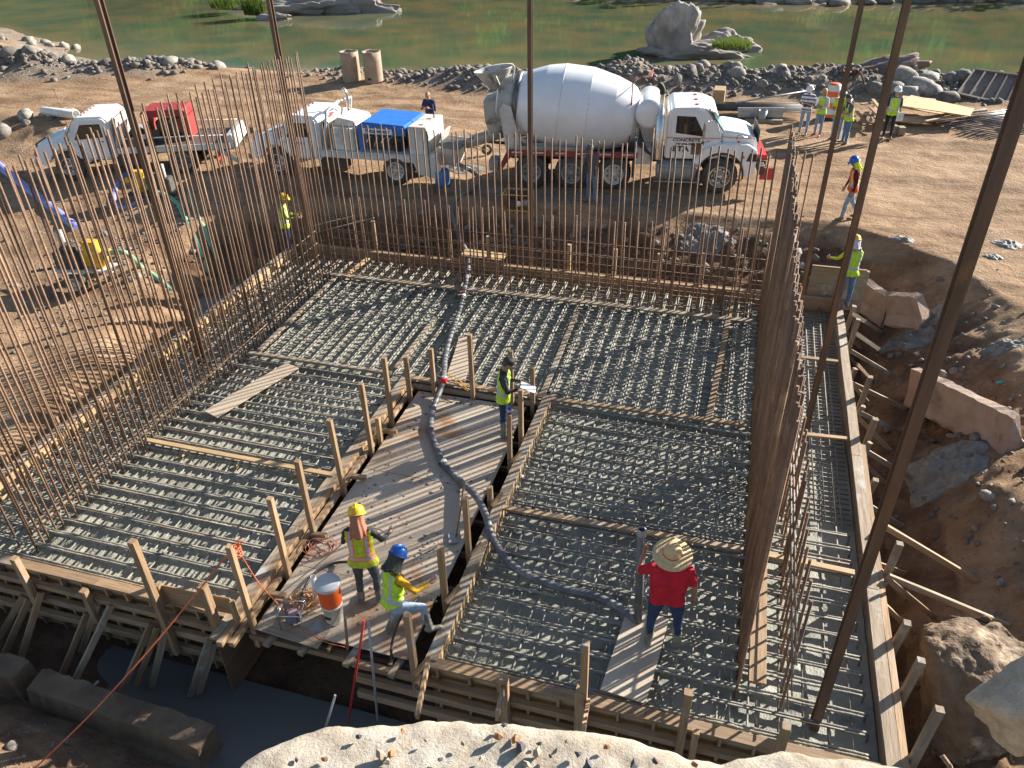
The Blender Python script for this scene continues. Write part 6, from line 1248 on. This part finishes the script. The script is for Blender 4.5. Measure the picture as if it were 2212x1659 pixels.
hose_thing('fat blue layflat hose running in from the left edge', [G(-40, 320, .1), G(20, 372, .1), G(75, 415, .1), G(125, 455, .1), G(165, 487, .1)], .15, BLUEHOSE, .8)
hose_thing('blue layflat hose curled beside the skid pump', [G(272, 370), G(250, 400), G(245, 430), G(268, 445), G(310, 415, .2)], .09, BLUEHOSE, .7)
hose_thing('green suction hose arching from the trailer pump to the pond', [pp+Vector((.85, .15, .95)), pp+Vector((1.3, .2, .95)), G(300, 560, .25), G(330, 590, .08), G(370, 625, .05)], .075, GREENHOSE)
hose_thing('long green suction hose from the skid pump down to the pond', [pq+Vector((.1, -.4, .5)), G(372, 425, .1), G(400, 470, .06), G(425, 520, .05), G(450, 590, .02)], .075, GREENHOSE)
hose_thing('second green hose close behind the long one', [G(405, 400, .1), G(415, 440, .06), G(440, 490, .06), G(470, 560, .03)], .075, GREENHOSE)
hose_thing('thin black cable lying on the sunlit left bank', [G(0, 720, .02), G(80, 708, .02), G(160, 690, .02), G(235, 680, .02)], .02, BLACK, 1., 8, 'cable')
gq = at(1120, 458, .3); gq.z = tz(gq.x, gq.y); gt, GT = local_thing('generator', gq, R_(4), 'yellow framed portable generator on the slurry before the mixer', 'generator', None)
for s in (-1, 1):
    MB().tube([(-.42, s*.27, .04), (-.42, s*.27, .52), (.42, s*.27, .52), (.42, s*.27, .04), (-.42, s*.27, .04)], .022, 6).build('frame_tube', YEL, gt)
    for x in (-.42, .42): MB().tube([(x, -.27, .52 if s > 0 else .04), (x, .27, .52 if s > 0 else .04)], .02, 6).build('frame_tube', YEL, gt)
MB().box((0, 0, .44), (.62, .40, .14)).build('fuel_tank', INK, gt, bevel=.03); MB().box((-.12, 0, .22), (.40, .36, .26)).build('engine', CHASS, gt, bevel=.03); MB().lathe([(.001, -.18), (.13, -.17), (.13, .17), (.001, .18)], 14, (1, 0, 0), (.22, 0, .22)).build('alternator', GREYS, gt); MB().lathe([(.001, .02), (.09, .02), (.09, 0)], 14, (0, -1, 0), (.05, -.2, .24)).build('recoil_cover', mat('white_banner', (.78, .78, .76)), gt)
gt.matrix_basis = GT
bb = at(957, 405, .45); bb.z = tz(bb.x, bb.y); tag(MB().lathe([(.001, 0), (.22, 0), (.24, .1), (.24, .48), (.21, .52), (.19, .50), (.001, .48)], 18, None, bb).build('blue_barrel', mat('faded_blue_plastic', (.08, .20, .42), (.06, .15, .32), .5)), 'small faded blue barrel below the pump truck hopper', 'barrel')
wb_ = at(1022, 335, .5); wb_.z = tz(wb_.x, wb_.y); wt, WT = local_thing('wheelbarrow', wb_, R_(20), 'wheelbarrow with a pale dished tray behind the mixer chute', 'wheelbarrow', None)
h_ = MB(); h_.add([(-.45, -.33, .62), (.45, -.33, .66), (.45, .33, .66), (-.45, .33, .62), (-.25, -.2, .36), (.2, -.2, .38), (.2, .2, .38), (-.25, .2, .36)], [(0, 1, 5, 4), (1, 2, 6, 5), (2, 3, 7, 6), (3, 0, 4, 7), (4, 5, 6, 7)]); h_.build('tray', DIRTYW, wt)
for s in (-1, 1): MB().tube([(.5, s*.05, .2), (-.1, s*.25, .38), (-.85, s*.3, .55)], .02, 6).build('handle', WOODW, wt); MB().tube([(-.25, s*.24, .40), (-.35, s*.24, 0)], .015, 6).build('leg', CHASS, wt)
MB().lathe([(.10, -.04), (.19, -.03), (.19, .03), (.10, .04)], 18, (0, 1, 0), (.5, 0, .19)).build('wheel', TYRE, wt); wt.matrix_basis = WT
pv = hit(130, 246, .2); tag(MB().lathe([(.16, -.9), (.16, .9), (.14, .9), (.14, -.9), (.16, -.9)], 20, (1, -.15, .02), pv+Vector((0, 0, .25))).build('pvc_pipe', mat('white_pvc', (.70, .68, .62), (.60, .57, .50), .5)), 'short white plastic pipe lying beyond the leftmost truck', 'pipe')
# ---- things stored along the right side of the road
PLYN = mat('new_plywood', (.66, .42, .20), (.58, .35, .16), .6, scale=1.5, objvar=.06); 
def sheet(label, corners, m, t=.03):
    c = [Vector(q) for q in corners]; nrm = (c[1]-c[0]).cross(c[2]-c[0]).normalized(); nrm = nrm if nrm.z > 0 else -nrm; b = MB(); b.add([q for q in c]+[q+nrm*t for q in c], [(3, 2, 1, 0), (4, 5, 6, 7)]+[(i, (i+1) % 4, 4+(i+1) % 4, 4+i) for i in range(4)]); return tag(b.build('plywood_sheet', m), label, 'plywood')
sheet('new orange plywood sheet lying on top of the timber heap', [at(1935, 228, 1.15), at(1968, 207, 1.25), at(2104, 236, 1.0), at(2095, 252, .95)], PLYN)
sheet('pale plywood sheet under the new orange one', [at(1940, 232, .95), at(1950, 208, 1.0), at(2020, 215, .95), at(2045, 250, .75)], WOODP)
sheet('pale form panel lowest in the timber heap', [at(1930, 262, .72), at(1935, 256, .76), at(2070, 252, .70), at(1985, 268, .66)], WOODP, .08)
timber('cribbing_block', at(1940, 282, .62), at(1953, 282, .62), .3, .28, WOODW, None, label='square cribbing block under the left end of the timber heap', cat='timber'); timber('cribbing_block', at(1930, 279, .62), at(1937, 279, .62), .3, .28, WOODW, None, label='round ended cribbing block beside the square one', cat='timber')
for k, ((ax_, ay_), (bx, by), zz) in enumerate((((2000, 262), (2130, 236), .85), ((1995, 255), (2060, 244), .8), ((2090, 242), (2130, 238), .95), ((1905, 262), (1960, 256), .7), ((1880, 232), (1900, 252), .9), ((1868, 245), (1910, 262), .75), ((1885, 215), (1905, 240), 1.0), ((1860, 225), (1885, 222), .95), ((1858, 262), (1900, 268), .6), ((1895, 255), (1925, 262), .72), ((1850, 240), (1875, 268), .65), ((1880, 262), (1895, 225), .8))):
    t_ = timber('scrap_timber', at(ax_, ay_, zz), at(bx, by, zz+J(.1)), .12, .06, rng.choice([WOODW, WOOD, WOODP]), None, label='scrap timber in the heap behind the man holding papers', cat='timber', group='scrap timbers in the heap')
def bar_stack(label, a, b_, n, w, m):
    t = thing('rebar_stack', (Vector(a)+Vector(b_))/2, label, 'rebar'); a = Vector(a); b_ = Vector(b_); s = frame(b_-a) @ Vector((0, 1, 0))
    for k in range(n):
        o = s*(k/n-.5)*w+Vector((0, 0, .02+.05*(k % 3))); d = (b_-a).normalized(); bar('clean', a+o+d*J(.25), b_+o+d*J(.25)+s*J(.06), .018, m, t)
    return t
BLK = mat('black_bar', (.09, .08, .075), (.05, .045, .042), .5, metal=.3, objvar=.2); GRB = mat('wet_grey_bar', (.28, .28, .28), (.16, .155, .15), .4, metal=.4, objvar=.2)
bar_stack('stack of dark reinforcing bars behind the mixer cab', at(1520, 232, .75), at(1745, 236, .75), 26, 1.0, BLK)
bar_stack('sheaf of wet grey reinforcing bars at the right edge of the road', at(2070, 282, .55), at(2290, 250, .55), 44, 2.6, GRB)
timber('timber_baulk', at(1610, 262, .52), at(1690, 264, .52), .2, .18, WOODW, None, label='timber baulk in front of the row of grey clamps', cat='timber')
for k in range(12):
    q = at(1598+k*8, 250, .6); b = MB().box(q+Vector((0, 0, .12)), (.16, .5, .26)).box(q+Vector((0, -.2, .30)), (.22, .12, .12)); tag(b.build('form_clamp', mat('galvanised_steel', (.42, .43, .44), (.30, .31, .32), .45, metal=.4), bevel=.02), 'grey steel form clamp in the row beside the mixer hood', 'clamp', 'form clamps in a row')
bq = at(1645, 262, .5); tag(MB().lathe([(.14, 0), (.17, .42), (.15, .42), (.12, .03), (.001, .03)], 18, None, bq).build('grey_bucket', GREYS), 'grey bucket standing before the row of clamps', 'bucket')
tag(MB().box(at(1551, 226, .75)+Vector((0, 0, .25)), (.45, .8, .8)).build('plywood_box', WOODP, bevel=.01), 'plywood box between the mixer cab and the dark bars', 'box')
tag(MB().tube([at(1590, 222, 1.0), aty(1745, 196, 34.5)], .03, 8).build('steel_tube', GREYS), 'long thin steel tube leaning along the berm behind the group', 'tube')
dq = at(1789, 255, .5); dt = thing('traffic_drum', dq, 'orange and white traffic drum behind the group of people', 'traffic drum')
for k, (z0, z1, r0, r1) in enumerate(((0, .16, .30, .29), (.16, .34, .29, .28), (.34, .50, .28, .272), (.50, .68, .272, .262), (.68, .84, .262, .25), (.84, 1.02, .25, .24))): MB().lathe([(r0, z0*1.25), (r1, z1*1.25-.012), (r1-.012, z1*1.25)], 22, None, dq).build('band', ORANGE if k % 2 == 0 else mat('drum_white', (.72, .70, .66), None, .5, objvar=0), dt)
MB().lathe([(.23, 1.27), (.20, 1.31), (.001, 1.32)], 22, None, dq).build('top', ORANGE, dt); MB().lathe([(.42, 0), (.42, .06), (.30, .08)], 22, None, dq).build('base', BLACK, dt)
pn = thing('steel_shutter', at(2120, 215, .6), 'brown ribbed steel shutter leaning on the rubble at the right', 'shutter')
c0, c1, c2, c3_ = aty(2066, 204, 37.2), aty(2104, 152, 38.6), aty(2250, 172, 38.6), aty(2222, 240, 37.2); BRN = mat('brown_form_steel', (.24, .18, .14), (.18, .13, .10), .7, objvar=.05)
nn = (c1-c0).cross(c3_-c0).normalized(); nn = nn if nn.y < 0 else -nn
b = MB(); b.add([c0, c1, c2, c3_, c0-nn*.05, c1-nn*.05, c2-nn*.05, c3_-nn*.05], [(0, 1, 2, 3), (7, 6, 5, 4), (0, 4, 5, 1), (1, 5, 6, 2), (2, 6, 7, 3), (3, 7, 4, 0)]); b.build('skin_plate', BRN, pn)
for k in range(7): f = k/6; MB().beam(c0+(c3_-c0)*f+nn*.05, c1+(c2-c1)*f+nn*.05, .07, .10, nn).build('rib', BRN, pn)
for a, c in ((c0, c3_), (c1, c2)): MB().beam(a+nn*.05, c+nn*.05, .08, .11, nn).build('edge_channel', BRN, pn)
lg = mobj('driftwood_stump', rock_mesh(91, 4, .8, .55, .6), mat('reddish_stump', (.24, .13, .085), (.14, .085, .06), .9, scale=1.5, stretch=(1, 3, 3), bump=.8, bscale=5, objvar=0, c3=(.20, .19, .18), c3t=.55), None, Matrix.Translation(at(1905, 165, 1.0)+Vector((0, .3, .2))) @ Matrix.Rotation(R_(-12), 4, 'Y') @ Matrix.Rotation(R_(8), 4, 'Z') @ Matrix.Diagonal((1.75, .8, .95, 1))); tag(lg, 'reddish brown uprooted stump lying on the right berm', 'stump')
for k in range(7): a = at(1838+J(14), 165+J(8), 1.2); MB().tube(curve_pts([at(1850, 160, 1.2), a+Vector((J(.3), J(.3), .25)), a+Vector((J(.5), -.3, J(.5)))], 5), .05, 6, rs=None).build('root', MATS['reddish_stump'], lg)
# ---- on the walkway
ZD = -.10
cq = at(724, 1338, ZD); bt = thing('white_bucket', cq, 'scuffed white plastic bucket under the drink cooler', 'bucket')
WB = mat('scuffed_white_plastic', (.66, .63, .55), (.52, .48, .40), .5, scale=6, objvar=0); MB().lathe([(.001, 0), (.125, 0), (.128, .01), (.148, .33), (.156, .33), (.156, .37), (.148, .375), (.001, .375)], 26, None, cq).build('pail', WB, bt)
MB().tube(curve_pts([cq+Vector((.155, -.02, .34)), cq+Vector((.06, -.17, .12)), cq+Vector((-.10, -.14, .14)), cq+Vector((-.155, -.01, .34))], 6), .004, 5).build('bail', INK, bt); MB().box(cq+Vector((-.02, -.138, .17)), (.10, .006, .06)).build('smear', INK, bt)
oq = cq+Vector((0, 0, .378)); ct = thing('drink_cooler', oq, 'orange drink cooler with a white lid on the white bucket', 'cooler')
MB().lathe([(.001, 0), (.15, 0), (.155, .02), (.165, .30), (.175, .36), (.001, .36)], 28, None, oq).build('jug', ORANGE, ct); MB().lathe([(.178, .35), (.182, .36), (.180, .40), (.172, .41), (.001, .415)], 28, None, oq).build('lid', mat('grey_white_lid', (.58, .58, .57), None, .5, objvar=0), ct); MB().tube(curve_pts([oq+Vector((-.16, -.05, .30)), oq+Vector((-.20, -.07, .25)), oq+Vector((-.17, -.08, .22)), oq+Vector((-.13, -.11, .24))], 5), .012, 6).build('handle', WB, ct)
sq_ = at(684, 1288, ZD); tag(MB().lathe([(.042, 0), (.042, .42), (.038, .42), (.036, .02), (.001, .02)], 18, (.02, .02, 1), sq_).build('cup_tube', mat('white_banner', (.78, .78, .76))), 'white cup dispenser tube beside the drink cooler', 'tube')
def coil(label, c, r, n, m, seed, tr=.006):
    q = random.Random(seed); t = thing('cable_coil', c, label, 'cable')
    for k in range(n):
        ox, oy = q.uniform(-.07, .07), q.uniform(-.06, .06); ra, rb = r*q.uniform(.6, 1.1), r*q.uniform(.45, .9); ph = q.uniform(0, 6); pts = [(c[0]+ox+ra*math.cos(a), c[1]+oy+rb*math.sin(a), c[2]+.015+.10*k/n+.02*math.sin(3*a+ph)) for a in np.linspace(ph, ph+6.1, 30)]
        MB().tube(pts, tr, 6).build('loop', m, t)
    return t
CABO = mat('orange_cable', (.62, .30, .10), (.50, .22, .07), .5, objvar=.15); CABP = mat('pink_air_hose', (.50, .20, .13), (.42, .16, .10), .5, objvar=.1)
coil('tangled orange extension cord beside the cooler', at(660, 1302, ZD), .19, 13, CABO, 1); coil('loose pinkish hose loops on the walkway behind the cooler', at(690, 1186, ZD), .26, 6, CABP, 2)
tb = at(637, 1345, ZD); tt, TT_ = local_thing('power_trowel_engine', tb, R_(15), 'small vibrator motor in a wire frame on the front edge of the walkway', 'motor', None)
MB().box((0, 0, .14), (.20, .18, .18)).build('motor', mat('grey_motor', (.16, .15, .18), (.10, .09, .11)), tt, bevel=.03); MB().box((.02, -.02, .25), (.14, .12, .05)).build('cover', mat('red_white_cover', (.50, .30, .28), None, .5, objvar=0), tt, bevel=.02)
for s in (-1, 1):
    MB().tube([(-.16, s*.14, 0), (-.16, s*.14, .30), (.16, s*.14, .30), (.16, s*.14, 0), (-.16, s*.14, 0)], .009, 6).build('frame_tube', CHROME, tt); MB().tube([(s*.16, -.14, .30), (s*.16, .14, .30)], .009, 6).build('frame_tube', CHROME, tt)
tt.matrix_basis = TT_
hose_thing('black vibrator hose curving across the walkway behind the cooler', [at(640, 1330, .1), at(660, 1265, .0), at(690, 1230, -.04), at(730, 1215, -.05), at(775, 1215, .2)], .022, INK, 1, 8, 'vibrator_hose')
hose_thing('black vibrator hose held by the man in the blue hood, hanging over the edge', [at(905, 1290, .55), at(885, 1310, .55), at(865, 1335, .35), at(850, 1375, .05), at(845, 1410, -.06), at(848, 1452, -.3)], .02, INK, 1, 8, 'vibrator_hose')
hose_thing('thin pink air line crossing from the coil to the man in the yellow helmet', [at(715, 1180, -.08), at(745, 1160, -.08), at(775, 1150, .1), at(800, 1140, .9), at(830, 1150, .95), at(832, 1175, .5)], .009, CABP, 1, 8, 'air_line')
ORR = mat('orange_rope', (.75, .16, .05), (.62, .12, .04), .6, objvar=0); ka = atx(508, 1178, NX0+.31)
rt = thing('orange_rope', ka, 'orange rope tied to a stake and running down to the lower left', 'rope')
rg = curve_pts([ka, ka.lerp(at(85, 1650, -.6), .35)+Vector((0, 0, -.10)), ka.lerp(at(85, 1650, -.6), .7)+Vector((0, 0, -.12)), at(85, 1650, -.6), at(20, 1700, -.8)], 8); MB().tube(rg, .011, 7).build('main_run', ORR, rt)
for k in range(4): MB().tube([ka+Vector((.06*math.cos(a), .06*math.sin(a), -.05*k-.02+.02*math.sin(a*2))) for a in np.linspace(0, 6.28, 14)], .008, 6).build('lashing', ORR, rt)
MB().tube(curve_pts([ka, ka+Vector((.08, -.02, .14)), ka+Vector((.14, 0, .12)), ka+Vector((.04, 0, -.02))], 6), .007, 6).build('knot_loop', ORR, rt); MB().tube(curve_pts([ka, at(560, 1260, .3), at(620, 1325, -.08)], 8), .007, 6).build('thin_run', ORR, rt); MB().tube(curve_pts([at(645, 1350, -.09), at(700, 1385, -.08), at(745, 1398, -.05)], 8), .006, 6).build('thin_run', ORR, rt)
POLES = [('red and white pole standing in the front pit', (786, 1340), (752, 1562), RED, .018, 5.75), ('grey pole standing beside the red one in the front pit', (796, 1345), (816, 1556), GREYS, .018, 5.7), ('thin stake on the front edge of the walkway', (744, 1322), (751, 1402), WOOD, .02, 6.1), ('thin rod leaning in the dark water of the front pit', (724, 1502), (700, 1582), GREYS, .014, 4.6)]
for l, (ax_, ay_), (bx, by), m, r, yy in POLES: tag(MB().tube([aty(bx, by, yy-.1), aty(ax_, ay_, yy)], r, 8).build('pole', m), l, 'pole')
sv = thing('shovel', at(985, 1165, -.08), 'shovel leaning on a stake at the right edge of the walkway', 'shovel'); a = at(985, 1160, -.08); c = atx(1003, 1040, NX1-.32); MB().tube([a, a.lerp(c, .5)+Vector((.01, 0, .02)), c], .016, 8).build('handle', WOOD, sv); MB().box(a+Vector((-.03, -.05, .02)), (.16, .24, .012), Matrix.Rotation(.4, 3, 'Z')).build('blade', GREYS, sv, bevel=.004)
cn = atx(1101, 893, NX1-.24)+Vector((0, 0, .005)); cd = MB().lathe([(.001, 0), (.026, 0), (.033, .01), (.033, .11), (.027, .122), (.001, .122)], 16, None, cn).build('drink_can', mat('blue_can', (.02, .08, .42), (.02, .06, .34), .3, metal=.3, objvar=0)); tag(cd, 'blue drink can standing on a stake beside the man in the black cap', 'can'); MB().lathe([(.0335, .035), (.0338, .04), (.0338, .075), (.0335, .08)], 16, None, cn, True, (.6, .95)).build('can_print', mat('can_print', (.60, .12, .14), (.55, .55, .6), .4, objvar=0, scale=40), cd)
# ---- cement spills, rubbish
SP = mat('drying_cement_spill', (.235, .22, .19), (.14, .125, .105), .75, scale=6, bump=1., bscale=18, objvar=.08)
def spill(px, py, w, d, h, label, seed, rz=0.):
    p = hit(px, py); n, m_ = 64, 22; I = np.repeat(np.arange(1, m_+1), n); A = np.tile(2*math.pi*np.arange(n)/n, m_); e = I/m_
    f = e*(1+.45*fbm(np.cos(A)*1.8+seed, np.sin(A)*1.8, 91, 4)); x = w*f*np.cos(A); y = d*f*np.sin(A); xx = p.x+x*math.cos(rz)-y*math.sin(rz); yy = p.y+x*math.sin(rz)+y*math.cos(rz)
    zz = terrain(xx, yy)+h*(1-e**2)-np.where(I == m_, .06, 0)+(.7*h*fbm(xx*5, yy*5, 93, 4)+.035*fbm(xx*16, yy*16, 95, 3))*(1-e**3)
    vs = [(p.x, p.y, tz(p.x, p.y)+h)]+np.stack([xx, yy, zz], -1).tolist()
    fs = [(0, 1+k, 1+(k+1) % n) for k in range(n)]+[(1+(i-1)*n+k, 1+i*n+k, 1+i*n+(k+1) % n, 1+(i-1)*n+(k+1) % n) for i in range(1, m_) for k in range(n)]
    return tag(MB().add(vs, fs, True).build('cement_spill', SP), label, 'cement spill', 'cement spills on the ground')
spill(2180, 528, .40, .32, .07, 'dark edged cement pat on the sunlit dirt at the right edge', 1); spill(2146, 556, .24, .2, .06, 'smaller cement pat left of the one at the right edge', 2); spill(1948, 515, .35, .25, .05, 'cement spatter near the rim behind the walking man', 3)
spill(2010, 690, .8, .35, .05, 'long grey cement run down the right bank', 4, .9); spill(2040, 1010, .75, .75, .12, 'broad grey cement heap on the right bank beyond the stakes', 5); spill(1520, 520, .8, .55, .08, 'cement slurry down the shaded back bank', 6); spill(1960, 735, .6, .4, .08, 'cement spill beside the right stakes', 7)
spill(2170, 745, .4, .25, .04, 'pale cement spatter above the long barrier', 8); spill(1000, 365, .8, .5, .08, 'cement heap under the pump hopper', 9)
for k, (px, py) in enumerate(((160, 1480), (195, 1497), (90, 1512), (365, 1618), (205, 1475), (300, 1560))):
    p = hit(px, py, .02); tag(MB().box(p, (.09+J(.02), .06, .015), Matrix.Rotation(k*1.1, 3, 'Z') @ Matrix.Rotation(.4, 3, 'X')).build('paper_scrap', mat('paper', (.78, .78, .80))), 'crumpled white paper scrap on the shaded spoil at the front left', 'litter', 'paper scraps at the front left')
p = hit(2165, 822, .04); tag(MB().lathe([(.001, -.1), (.03, -.1), (.03, .06), (.012, .09), (.012, .11)], 10, (1, .2, .1), p).build('plastic_bottle', mat('teal_plastic', (.08, .36, .34), None, .3, objvar=0)), 'small teal plastic bottle on the dirt above the long barrier', 'bottle')
def splatter(n, spots, seed, smin, smax):
    bm = bmesh.new(); bmesh.ops.create_icosphere(bm, subdivisions=1, radius=1.0); base = np.array([v.co[:] for v in bm.verts]); tri = np.array([[v.index for v in f.verts] for f in bm.faces]); bm.free(); m = len(base); q = np.random.default_rng(seed); k = q.integers(0, len(spots), n); S_ = np.array(spots)
    xy = S_[k, :2]+q.normal(size=(n, 2))*S_[k, 3:5]; s = smin+(smax-smin)*q.random(n)**2.5; V = base[None]*(1+.6*(q.random((n, m, 1))-.5))*(.7+.7*q.random((n, 1, 3))); V[:, :, 2] *= .45; V = V*s[:, None, None]+np.stack([xy[:, 0], xy[:, 1], S_[k, 2]+s*.1], -1)[:, None]
    ok = np.ones(n, bool); V = V[ok]; return V.reshape(-1, 3), (tri[None]+(np.arange(len(V))*m)[:, None, None]).reshape(-1, 3)
sp_ = [(-5.4, 11.2, -.098, .12, .8), (-5.5, 9.6, -.098, .12, .9), (-4.4, 9.9, -.098, .35, .3), (-4.1, 8.3, -.098, .15, .12), (-3.9, 8.0, -.098, .2, .15), (-5.0, 8.5, -.098, .3, .5), (-4.8, 12.2, -.098, .6, .06), (-4.4, 7.2, -.098, .5, .4)]
V, F = splatter(520, sp_, 12, .006, .03); me = bpy.data.meshes.new('cement_splatter'); me.from_pydata(V.tolist(), [], F.tolist()); me.polygons.foreach_set('use_smooth', [True]*len(me.polygons)); me.update(); me.materials.append(SP); tag(mobj('cement_splatter', me, None), 'dried cement crumbs scattered over the plywood walkway', 'cement', kind='stuff')
